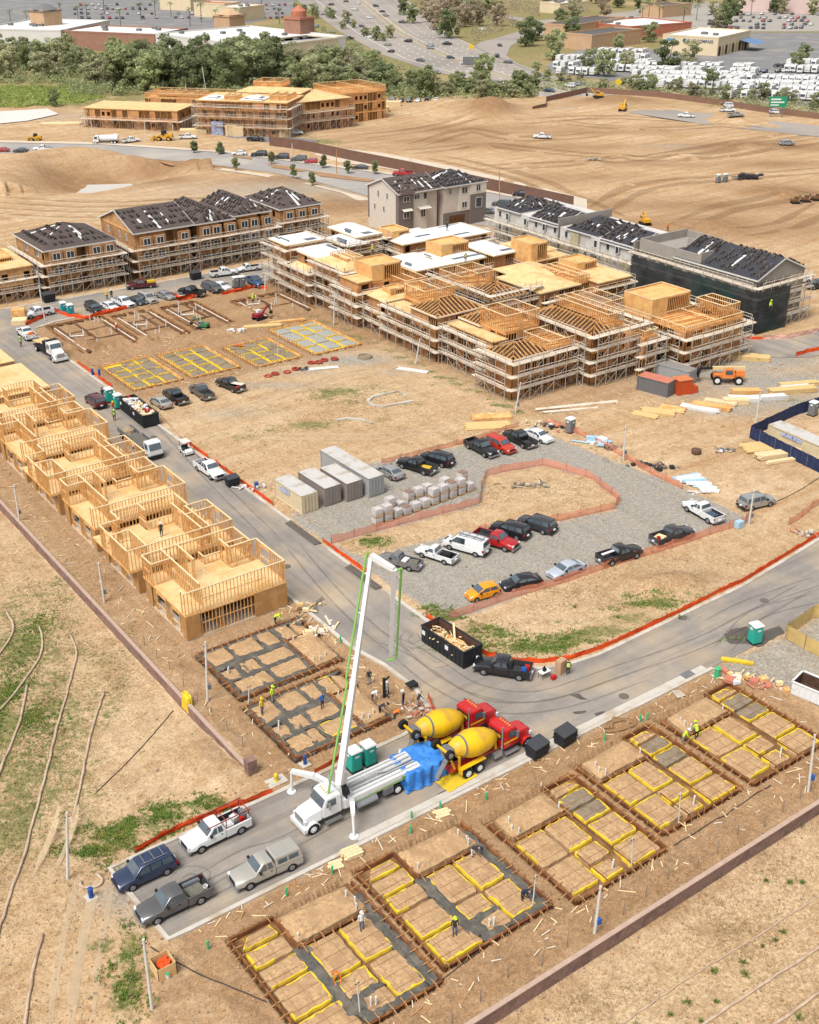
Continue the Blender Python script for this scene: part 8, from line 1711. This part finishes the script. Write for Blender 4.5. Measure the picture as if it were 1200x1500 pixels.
# ---------------------------------------------------------------- grass, weeds and small stones (nobody could count them)
def tufts(name,centers,n,h,m,seed,wid=.05,lab='grass',sig=1.0):
 rnd=random.Random(seed);mb=MB();W_=[rx*ry*s for _,_,rx,ry,s in centers];cl=[[(rnd.gauss(0,.62),rnd.gauss(0,.62),rnd.uniform(.1,.3)) for _ in range(14)] for _ in centers]
 for i in range(n):
  q=rnd.choices(range(len(centers)),W_)[0];px,py,rx,ry,s=centers[q];cx,cy=G2(px,py);u=rnd.choice(cl[q]);a,b=rx*sig*(u[0]+rnd.gauss(0,u[2])),ry*sig*(u[1]+rnd.gauss(0,u[2]));x,y=cx+_cy*a+_sy*b,cy-_sy*a+_cy*b
  TU.append((x,y));
  for j in range(5):
   t=rnd.uniform(0,2*PI);l=rnd.uniform(.4,1)*h;w_=wid*rnd.uniform(.6,1.4);dx,dy=math.cos(t),math.sin(t);ox,oy=rnd.uniform(-.12,.12),rnd.uniform(-.12,.12)
   mb.add([(x+ox-dy*w_,y+oy+dx*w_,0),(x+ox+dy*w_,y+oy-dx*w_,0),(x+ox+dx*l*.5,y+oy+dy*l*.5,l)],[(0,1,2)])
 v=np.array(mb.v);v[:,2] += np.repeat(height(v[:,0].reshape(-1,3).mean(1),v[:,1].reshape(-1,3).mean(1)),3)-.02;mb.v=[tuple(q) for q in v]
 o=mb.obj(name,m);o['kind']='stuff';setp(o,lab,'grass');return o
TU=[]
M_GRASS=mat('weed_green',(112,140,56),.8,.3,.8,rgb2=(150,150,72),scale2=.5);M_GRASS2=mat('weed_dark',(112,132,60),.8,.3,.8);M_DRY=mat('dry_straw',(166,136,98),.9,.3,.8,rgb2=(214,186,140),scale2=.6)
near=[g for g in GREEN if g[1]>440 and g[4]>.25]
tufts('weeds',[g for g in near if g[1]>700 and g[4]>.7],9000,.26,M_GRASS,1,lab='green weeds on the verges and the slope');tufts('weeds',[g for g in near if g[4] <= .7 or g[1] <= 700],9500,.15,M_GRASS2,2,.03,lab='thin green weeds over the slope and lots')
tufts('dry_grass',[(60,1000,7,14,1),(30,1250,5,12,.6),(20,830,5,8,.5),(850,880,13,5,.7),(1000,830,12,4,.5),(1050,1350,14,8,1.2),(900,1470,8,5,.6),(1150,1280,8,8,.8),(760,720,9,4,.4),(560,810,7,2.5,.4),(560,600,14,5,.5)],17000,.15,M_DRY,3,.03,lab='dry grass on the slopes and lots',sig=.9)
for i,(x,y,s) in enumerate(((1175,1195,.5),(1125,1275,.35),(1160,1278,.4),(1178,1278,.4),(1092,1395,.45),(1094,1412,.5),(1010,1452,.5),(1052,1452,.4),(985,1470,.3),(1173,1477,.5),(935,1490,.7),(1150,1350,.45),(1049,1408,.55),(1140,1362,.3),(1082,1490,.45),(1030,1480,.3),(995,905,.5),(842,890,.3),(905,905,.3),(1120,1370,.3))):
 c=G(x,y);rnd=random.Random(i);mb=MB()
 for j in range(60):t,l=rnd.uniform(0,2*PI),rnd.uniform(.3,1)*s;e=rnd.uniform(.2,1.3);p=Vector((math.cos(t)*math.cos(e),math.sin(t)*math.cos(e),math.sin(e)))*l;q=p+Vector((rnd.uniform(-.1,.1),rnd.uniform(-.1,.1),.06));mb.add([tuple(p*.3),tuple(p),tuple(q)],[(0,1,2)])
 setp(mb.obj('small_bush',M_GRASS2,loc=(c.x,c.y,ZG(c.x,c.y))),'small green bush growing on the dry slope','bush','small bushes on the dry slopes')
def stones(n,seed):
 rnd=random.Random(seed);mb=MB();xs=[];
 for i in range(n):
  u,v=rnd.uniform(-50,1250),1500-1100*rnd.random() ** 1.2;x,y=G2(u,v);s=rnd.choice((.04,.06,.08,.13))*rnd.uniform(.6,1.3)
  mb.obox((x,y,0),s,s*rnd.uniform(.5,1),s*.7,rnd.uniform(0,3),rnd.randrange(3));xs += [(x,y)]*8
 a=np.array(xs);v=np.array(mb.v);r=edge_dist(a[:,0],a[:,1],ROAD);v[:,2] += np.where(r<.3,-9,height(a[:,0],a[:,1]))-.02;mb.v=[tuple(q) for q in v]
 o=mb.obj('pebbles',[M_BED,M_BEDG,M_STAKE]);o['kind']='stuff';setp(o,'pebbles and small clods strewn over the dirt','pebbles')
stones(12000,5)
def offcuts(n):
 rnd=random.Random(9);mb=MB();A=((25,100,44,47,3),(25,84,59.3,61.4,3),(38,41,73,190,2),(53,55,73,100,2),(65.6,67,110,165,1),(66,112,162,166,1),(112,160,112,122,3),(66,115,180,187,2),(55,84,47,60,1),(112,165,95,112,1.5))
 for i in range(n):
  x0,x1,y0,y1,_=rnd.choices(A,[a[4] for a in A])[0];x,y,t,l=rnd.uniform(x0,x1),rnd.uniform(y0,y1),rnd.uniform(0,PI),rnd.uniform(.2,.9)*rnd.choice((1,1,1.8));z=ZGc(x,y)+.05;mb.beam((x,y,z),(x+math.cos(t)*l,y+math.sin(t)*l,z+rnd.uniform(-.02,.08)),.07,.05,rnd.choice((0,0,1,2)))
 o=mb.obj('wood_offcuts',[W_TOP,M_STAKE,W_PLANK]);o['kind']='stuff';setp(o,'sticks and wood offcuts strewn over the dirt','offcuts')
offcuts(900)
# ---------------------------------------------------------------- trees, shopping mall, dealer lot in the distance
LEAF=[mat('foliage_%d' % i,c,.8,.35,.5,rnd=.22,rgb2=d,scale2=.25) for i,(c,d) in enumerate((((194,198,150),(162,170,124)),((172,182,128),(198,198,150)),((208,206,164),(184,188,142)),((146,158,112),(168,176,128)),((208,192,164),(188,176,148)),((190,202,116),(160,174,100))))]
M_BARK=mat('bark',(112,96,80),.9,.3,2)
def tree_mesh(seed,h,rx,kind):
 r=random.Random(seed);tk=MB();lf=MB()
 if kind == 'palm':
  tk.cyl((0,0,0),(.2,0,h),.22,.16,7)
  for i in range(18):
   a=2*PI*i/18+r.uniform(-.2,.2);e=r.uniform(-.5,.9);p=Vector((.2,0,h));d=Vector((math.cos(a),math.sin(a),e)).normalized();s=Vector((-math.sin(a),math.cos(a),0))*.35
   q=p+d*1.5;t=q+Vector((d.x,d.y,d.z-.9))*1.3;lf.add([tuple(p),tuple(q-s),tuple(t),tuple(q+s)],[(0,1,2,3)])
 else:
  n=32 if kind == 'broad' else 18;z0=h*(.13 if kind == 'broad' else .25);tk.cyl((0,0,0),(r.uniform(-.3,.3),0,z0*1.2),h*.03,h*.02,7);cs=[]
  for i in range(n):
   z=r.uniform(z0,h*r.uniform(.78,.96));f=math.sqrt(max(.08,1-((z-h*.48)/(h*.52)) ** 2))*r.uniform(.7,1.15);a=r.uniform(0,2*PI);q=rx*f*math.sqrt(r.random())*.85;c=Vector((q*math.cos(a),q*math.sin(a),z));cs.append((c,r.uniform(.2,.36)*rx))
   if i % 3 == 0:tk.cyl((0,0,z0*r.uniform(.7,1.1)),c,h*.012,h*.004,5,cap=False)
  for c,s in cs:
   for j in range(85):
    v=Vector((r.gauss(0,1),r.gauss(0,1),r.gauss(0,1))).normalized()*s*r.uniform(.55,1.05);p=c+Vector((v.x,v.y,v.z*.75));u=Vector((r.gauss(0,1),r.gauss(0,1),r.gauss(0,.7))).normalized()*r.uniform(.26,.48);w_=u.cross(v).normalized()*r.uniform(.2,.36);lf.add([tuple(p-u),tuple(p+w_),tuple(p+u),tuple(p-w_)],[(0,1,2,3)])
 return tk.mesh('trunk',[M_BARK]),lf.mesh('crown',[LEAF[0]])
TM={('broad',k):tree_mesh(k,12,5.2,'broad') for k in range(4)};TM.update({('tall',k):tree_mesh(10+k,16,3.4,'tall') for k in range(2)});TM.update({('palm',k):tree_mesh(20+k,9,1,'palm') for k in range(2)});TM.update({('young',k):tree_mesh(30+k,4,1.0,'tall') for k in range(2)})
def tree(px,py,kind,s,leaf,lab,group,rnd):
 c=G(px,py);k=rnd.randrange(4 if kind == 'broad' else 2);tr,cr=TM[(kind,k)]
 t=thing({'palm':'palm_tree','young':'young_tree'}.get(kind,'tree'),lab,'tree',(c.x,c.y,ZG(c.x,c.y) if py>140 else 0),rnd.uniform(0,6),group);t.scale=(s*rnd.uniform(.9,1.15),s*rnd.uniform(.9,1.15),s)
 o=bpy.data.objects.new('trunk',tr);link(o,t);o=bpy.data.objects.new('crown',cr);link(o,t);o.material_slots[0].link='OBJECT';o.material_slots[0].material=LEAF[leaf];return t
rt=random.Random(21);GTR='trees of the creek belt'
def belt(n,x0,x1,ya,yb,s0,s1,leaves,lab,group=GTR,kind='broad'):
 for i in range(n):
  x=x0+(x1-x0)*(i+rt.random())/n;tree(x,rt.uniform(ya(x),yb(x)),kind,rt.uniform(s0,s1),rt.choice(leaves),lab,group,rt)
fr=lambda x:122 if x<110 else (140 if x<520 else (142 if x<640 else 138));bk=lambda x:88 if x<260 else (104 if x<520 else 104+(x-520)*.12)
belt(44,-30,300,bk,lambda x:fr(x)-6,.8,1.15,(0,1,2,2),'olive green bushy tree in the creek belt before the mall');belt(28,170,400,lambda x:112,lambda x:136,1.15,1.6,(1,1,3,0),'large dark tree of the creek belt behind the timber blocks');belt(26,400,530,bk,fr,.75,1.1,(0,1,2,1),'green tree in the creek belt behind the tall timber block');belt(34,530,790,lambda x:128,lambda x:146,.42,.72,(0,1,2,1),'green tree in the creek belt between the timber blocks and freeway')
for x,y,s in ((345,104,1.25),(358,100,1.1),(300,96,1.0),(335,98,.95),(505,116,1.1),(512,120,1.0)):tree(x,y,'tall',s,4 if s<1.05 else 0,'tall thin tree rising above the creek belt',GTR,rt)
for x,y,s in ((545,118,1.1),(560,130,1.0),(620,142,1.0),(708,122,1.0),(760,136,.8)):tree(x,y,'broad',s,3 if x == 560 else 1,'broad dark crown at the freeway side of the creek belt',GTR,rt)
tree(80,156,'broad',.55,3,'single dark round tree on the meadow left of the timber blocks',None,rt)
GK='trees by the freeway junction'
for x,y,s,l in ((657,56,1.3,3),(770,68,1.25,3),(822,42,1.0,3),(838,58,1.1,3),(810,88,1.2,0),(785,60,.9,3),(605,34,1.1,1),(592,22,1.0,3)):tree(x,y,'broad',s,l,'dark rounded tree at the freeway junction',GK,rt)
belt(16,620,730,lambda x:14,lambda x:44,1.0,1.4,(4,2,4),'brownish thin crowned tree beyond the freeway',GK)
for x,y,s in ((885,112,1.05),(862,108,.9),(978,103,1.2),(1010,92,.9),(918,104,.8),(1065,40,1.3),(1050,46,1.0),(1165,104,.8),(1040,130,.7),(905,78,.8),(950,62,.9),(1178,90,.7)):tree(x,y,'broad',s,rt.choice((0,2,3)),'olive tree standing among the parked motorhomes','trees in the dealer lot',rt)
belt(26,780,1230,lambda x:112+(x-780)*.10,lambda x:124+(x-780)*.10,.3,.62,(0,2,2),'low shrub tree on the verge between dirt field and dealer lot','verge shrubs by the dealer lot')
belt(26,800,1200,lambda x:2,lambda x:26,.7,1.2,(0,3,4,2),'tree along the far streets at the top right','trees of the far streets');belt(14,430,580,lambda x:4+(x-430)*.36,lambda x:16+(x-430)*.40,.4,.7,(1,2),'shrub on the left verge of the freeway','verge shrubs of the freeway')
for x,y in [(20+23*i+rt.uniform(-8,8),rt.uniform(18,44)) for i in range(18)]+[(412,96),(428,97),(1000,40),(950,30),(1020,30),(1100,22),(940,34),(965,36),(1060,20),(1140,18)]:tree(x,y,'palm',rt.uniform(.9,1.3),3,'palm tree in a car park of the background','palm trees',rt)
for x,y in ((285,224),(322,226),(398,240),(474,246),(510,254),(346,250),(430,262),(458,272),(550,255)):tree(x,y,'young',1.0,1,'young street tree on the verge of the public street','young street trees',rt)
def thicket(name,poly,n,hmin,hmax,leaf,seed,lab):
 r=random.Random(seed);mb=MB();xs=[p[0] for p in poly];ys=[p[1] for p in poly];P_=poly
 while n>0:
  u,v=r.uniform(min(xs),max(xs)),r.uniform(min(ys),max(ys))
  if not inpoly(np.array([u]),np.array([v]),P_)[0]:continue
  n -= 1;c=G(u,v);R_=r.uniform(1.6,3.4);H_=r.uniform(hmin,hmax)
  for j in range(46):a,e=r.uniform(0,2*PI),math.asin(r.random());k=r.uniform(.75,1.05);p=c+Vector((R_*k*math.cos(a)*math.cos(e),R_*k*math.sin(a)*math.cos(e),H_*k*math.sin(e)));d=Vector((r.gauss(0,1),r.gauss(0,1),r.gauss(0,1))).normalized()*.5;s=Vector((r.gauss(0,1),r.gauss(0,1),r.gauss(0,1))).normalized()*.35;mb.add([tuple(p-d),tuple(p+s),tuple(p+d),tuple(p-s)],[(0,1,2,3)])
 o=mb.obj(name,LEAF[leaf]);o['kind']='stuff';setp(o,lab,'thicket')
thicket('thicket',[(-40,84),(260,84),(420,104),(520,112),(640,130),(790,134),(790,146),(640,146),(530,146),(250,138),(110,142),(100,128),(-40,126)],900,2,4.5,1,1,'undergrowth filling the creek belt');thicket('thicket',[(432,2),(470,38),(505,58),(560,86),(610,106),(560,108),(500,86),(466,62),(438,24)],130,1.2,3,0,4,'green shrubs on the left verge of the freeway');thicket('thicket',[(600,0),(650,40),(700,62),(700,54),(738,46),(790,34),(790,0)],130,2,6,4,5,'brownish brush between freeway and cross street');thicket('thicket',[(780,112),(1230,158),(1230,172),(1100,160),(960,140),(860,132),(780,136)],200,.8,1.8,2,2,'low scrub on the verge of the dealer lot');thicket('thicket',[(-40,126),(100,128),(150,142),(120,150),(40,156),(-40,160)],420,.3,.9,5,3,'low green growth on the meadow')
def bld(lab,l,r_,depth,h,mw,mr,cat='building',group='background buildings',name='store_building',par=.8,base=None,mbase=None,h2=None):
 """l, r_: ground pixels of the ends of the front wall"""
 a,b=G(*l),G(*r_);d=b-a;L=d.length;t=thing(name,lab,cat,(a.x,a.y,0),math.atan2(d.y,d.x),group);MB().box(0,L,0,depth,0,h).obj('wall',mw,t);MB().box(.4,L-.4,.4,depth-.4,h-.02,h+.12).obj('roof',mr,t)
 mb=MB();mb.box(-.1,L+.1,-.1,.4,h,h+par);mb.box(-.1,L+.1,depth-.4,depth+.1,h,h+par);mb.box(-.1,.4,.4,depth-.4,h,h+par);mb.box(L-.4,L+.1,.4,depth-.4,h,h+par);mb.obj('parapet',mw,t)
 if mr is W_MALLR:
  r=random.Random(int(L));
  for i in range(int(L/9)):MB().obox((r.uniform(4,L-4),r.uniform(4,depth-4),h),2.4,2,1.3).obj('roof_unit',H_GREY,t)
 return t,L
W_MALL=mat('mall_white',(226,222,216),.8,.05,.2);W_MALLR=mat('mall_roof',(236,234,230),.7,.05,.1);W_BRICK=mat('mall_brick',(166,124,104),.9,.12,.3);W_CREAM=mat('mall_cream',(232,212,176),.8,.06,.2);W_TERRA=mat('terracotta_roof',(196,122,96),.8,.12,.4);W_STONE=mat('mall_stone',(206,170,134),.85,.1,.3);W_DKROOF=mat('dark_flat_roof',(96,92,92),.8,.1,.2);W_BLUEAW=mat('blue_awning',(108,138,176),.7,.08,.3);W_PINK=mat('pink_column',(224,196,188),.8,.06,.3)
bld('white mall building at the left edge with a stone tower',(-30,70),(92,73),60,9,W_MALL,W_MALLR);bld('brick fronted mall building in the middle of the row',(93,72),(229,78),34,8.5,W_BRICK,W_MALLR);bld('big white mall building with a broad pale roof',(230,78),(366,98),60,9,W_MALL,W_MALLR);bld('cream mall building at the service yard',(367,92),(413,97),40,9,W_CREAM,W_MALLR);bld('low tan loading dock wall beside the service yard',(362,98),(434,101),8,3,W_STONE,W_MALLR)
def tower(lab,px,py,s,h,m,dome,mr):
 c=G(px,py);t=thing('mall_tower',lab,'tower',(c.x,c.y,0),.3,'mall towers');MB().box(-s,s,-s,s,0,h).obj('wall',m,t);mb=MB();mb.box(-s-.4,s+.4,-s-.4,s+.4,h-1,h-.4);mb.lathe([(s*(1.2 if not dome else .7),h),(s*(.5 if not dome else .72),h+s*(.35 if not dome else .5)),(.2,h+s*(.5 if not dome else 1.0))],8 if not dome else 16);mb.obj('roof',mr,t);MB().box(-s*.5,s*.5,-s-.1,-s,.5,h*.35).obj('arch_door',W_MALL,t)
tower('square stone tower rising over the left white mall building',72,62,6,17,W_STONE,False,H_GREY);tower('domed brick tower at the service yard',440,76,5.5,17,W_BRICK,True,W_TERRA);tower('stone block rising at the back of the big white mall roof',338,60,6,14,W_STONE,False,W_STONE)
for l,a,b,d,h,w,r in (('shop with a terracotta roof at the top of the mall car park',(285,24),(330,26),20,8,W_CREAM,W_TERRA),('second shop with a terracotta roof, blue gable beside it',(235,14),(280,16),20,8,W_CREAM,W_TERRA),('white roofed shop right of the terracotta ones',(318,30),(352,32),26,8,W_CREAM,W_MALLR),('dark roofed motel wing nearest the dealer lot',(866,74),(938,64),18,7,W_STONE,W_DKROOF),('dark roofed motel wing farther back',(838,58),(914,44),18,7,W_STONE,W_DKROOF),('long red fronted building with a white roof',(922,57),(1012,50),40,6,W_TERRA,W_MALLR),('pink columned store at the top right edge',(1084,16),(1230,22),40,9,W_PINK,W_MALLR),('white roofed cafe on the cross street',(820,20),(862,16),18,6,W_CREAM,W_MALLR),('grey roofed diner with palms, top right',(970,26),(1012,22),18,7,W_STONE,W_DKROOF)):bld(l,a,b,d,h,w,r)
t,L=bld('cream dealership with a white roof, arched doors and blue lettering',(969,77),(1050,82.5),46,8.2,W_CREAM,W_MALLR);text('BLUE COMPASS',2.0,mat('sign_navy',(70,92,130),.6,.05,2),'sign',t,(L*.68,-.14,6.6),(PI/2,0,0),.04,True);MB().cyl((L*.40,-.2,6.6),(L*.40,-.1,6.6),.9,.9,14).obj('logo',mat('sign_navy',(70,92,130)),t);MB().box(L*.08,L*.22,-.14,-.08,6.0,7.2).obj('sign',mat('sign_sky',(90,150,190),.6,.1,2),t)
for i in range(9):y=3+i*4.7;mb=MB();mb.add([(L+.04,y+1.6*math.cos(a),.1 if k in (0,12) else 3.2+1.6*math.sin(a)) for k,a in enumerate([-0.01]+[PI*j/10 for j in range(11)]+[PI+.01])],[tuple(range(13))]);mb.obj('arch_door',V_BED if i % 2 == 0 else W_STONE,t)
MB().add([(L,30,5.4),(L,46,5.4),(L+9,46,3.6),(L+9,30,3.6)],[(0,3,2,1)]).obj('awning',W_BLUEAW,t)
# motorhomes and trailers
def rv_mesh(k):
 mb=MB();L=(7.6,6.4,8.6)[k];mb.loft([[(x,-1.25,.6),(x,1.25,.6),(x,1.2,z),(x,-1.2,z)] for x,z in ((-L/2,3.2),(L/2-(.6 if k else 1.6),3.3),(L/2-.3,2.6 if k else 3.2),(L/2,1.6 if k else 2.8))]);mb.box(-L/2+.1,L/2-.6,-1.0,1.0,.25,.62,2)
 for x in (-L*.2,L*.3):mb.box(x-.5,x+.5,-1.27,1.27,1.7,2.4,1)
 mb.box(L/2-.25,L/2+.03,-.9,.9,1.5,2.4,1);mb.box(-L/2-.02,L/2-.8,-1.265,1.265,1.2,1.45,3);mb.box(-1,-.2,-.4,.4,3.2,3.5,0);mb.box(1,1.6,-.3,.3,3.2,3.45,3)
 for x in (-L*.22,L*.3):mb.cyl((x,-1.27,.4),(x,1.27,.4),.4,.4,8,2)
 return mb.mesh('motorhome',[mat('rv_white',(232,230,226),.5,.05,.5),V_GLASS,V_BLK,mat('rv_stripe',(168,160,152),.5,.1,.5)])
RM=[rv_mesh(k) for k in range(3)];rr=random.Random(77);nrv=0;HOLE=[(955,40),(1060,40),(1160,48),(1160,74),(1110,90),(1045,94),(955,90)]
for (x0,x1,y0,y1,n,lab) in ((818,880,86,113,3,'motorhome in the left block of the dealer lot'),(882,950,76,108,4,'motorhome in the block below the motel'),(930,1105,97,130,5,'white motorhome in the broad rows before the dealership'),(1062,1205,116,148,4,'white trailer in the right hand rows of the dealer lot'),(1150,1205,92,110,2,'motorhome at the right edge behind the rows')):
 for j in range(n):
  y=y0+(y1-y0)*(j+.5)/n;x=x0+rr.uniform(0,5)
  while x<x1:
   if rr.random()<.14:x += rr.uniform(5,12);continue
   c=G(x,y+(x-x0)*.02+rr.uniform(-.7,.7));o=bpy.data.objects.new('motorhome',RM[rr.randrange(3)]);link(o);o.location=(c.x,c.y,.08);o.rotation_euler=(0,0,1.02+rr.uniform(-.05,.05)-YAW+(PI if rr.random()<.7 else 0));setp(o,lab,'motorhome','motorhomes and trailers of the dealer lot');x += rr.uniform(8.5,11.5)
for (x0,x1,ys,lab) in ((1040,1200,(22,27,32,37,42),'car parked in the far lot at the top right'),(110,420,(8,14,21,27),'car parked in the mall car park'),(830,930,(28,),'car on the far streets'),(1110,1200,(98,106),'car parked beside the dealership')):
 for y in ys:
  x=x0
  while x<x1:
   if rr.random()<.62:farcar(rr.choice(('sedan','suv','hatch','pickup')),rr.choice(('white','silver','dark','black','white','grey','red','navy')),x,y+rr.uniform(-.5,.5),60 if x>500 else 100,lab,lab.replace('car ','cars ',1),z=.1)
   x += rr.uniform(8,11)
c=G(1137,172);t=thing('highway_sign','green highway sign with its back rail above the brown wall','road sign',(c.x,c.y,0),-YAW);mb=MB();mb.beam((-2,.1,0),(-2,.1,7),.25);mb.beam((2,.1,0),(2,.1,7),.25);mb.obj('post',H_GREY,t);MB().box(-3.2,3.2,-.08,.02,3.6,7.2).obj('panel',mat('sign_green',(40,150,110),.5,.06,1),t);mb=MB();mb.box(-2.6,1.0,-.11,-.085,6.0,6.5);mb.box(-2.6,2.2,-.11,-.085,5.0,5.5);mb.box(-2.6,.4,-.11,-.085,4.1,4.5);mb.obj('marking',M_MEMB,t)
for q,l in (((905,134),'yellow diamond sign on the verge of the dealer lot'),((690,80),'yellow warning sign on the freeway gore')):c=G(*q);t=thing('warning_sign',l,'road sign',(c.x,c.y,0),-YAW);MB().beam((0,.05,0),(0,.05,3),.15).obj('post',H_GREY,t);MB().add([(0,-.05,2.2),(1.6,-.05,3.8),(0,-.05,5.4),(-1.6,-.05,3.8)],[(0,1,2,3)]).obj('panel',M_YEL,t)
c=G(692,98);t=thing('sign_board','grey slatted board beside the freeway, seen from the back','road sign',(c.x,c.y,0),-YAW);MB().box(-4.5,4.5,-.1,.1,1,4.5).obj('panel',H_GREY,t);MB().beam((0,.2,0),(0,.2,4),.3).obj('post',H_GREY,t)
# freeway lane lines and central barrier
M_LINE=mat('lane_paint',(240,236,226),.7,.05,1)
FL,FR=pxl(455,-4,520,48,590,86,680,112,790,142),pxl(592,-4,655,48,722,80,800,112,880,138)
def between(t):return dens([(a[0]*(1-t)+b[0]*t,a[1]*(1-t)+b[1]*t) for a,b in zip(FL,FR)],3.0)
for t_ in (.02,.46,.54,.98):
 p=between(t_);o=ribbon('lane_marking',p,.35,.12,.14,M_LINE if t_ in (.02,.98) else M_YEL);o['kind']='structure'
for t_ in (.12,.24,.36,.62,.74,.86):
 p=between(t_);mb=MB()
 for i in range(0,len(p)-1,4):mb.beam(p[i]+(.13,),p[min(i+1,len(p)-1)]+(.13,),.5,.02)
 o=mb.obj('lane_marking',M_LINE);o['kind']='structure'
o=ribbon('median_barrier',between(.5),.7,.1,1.0,M_CONC,kind=None);setp(o,'concrete barrier along the middle of the freeway','barrier')
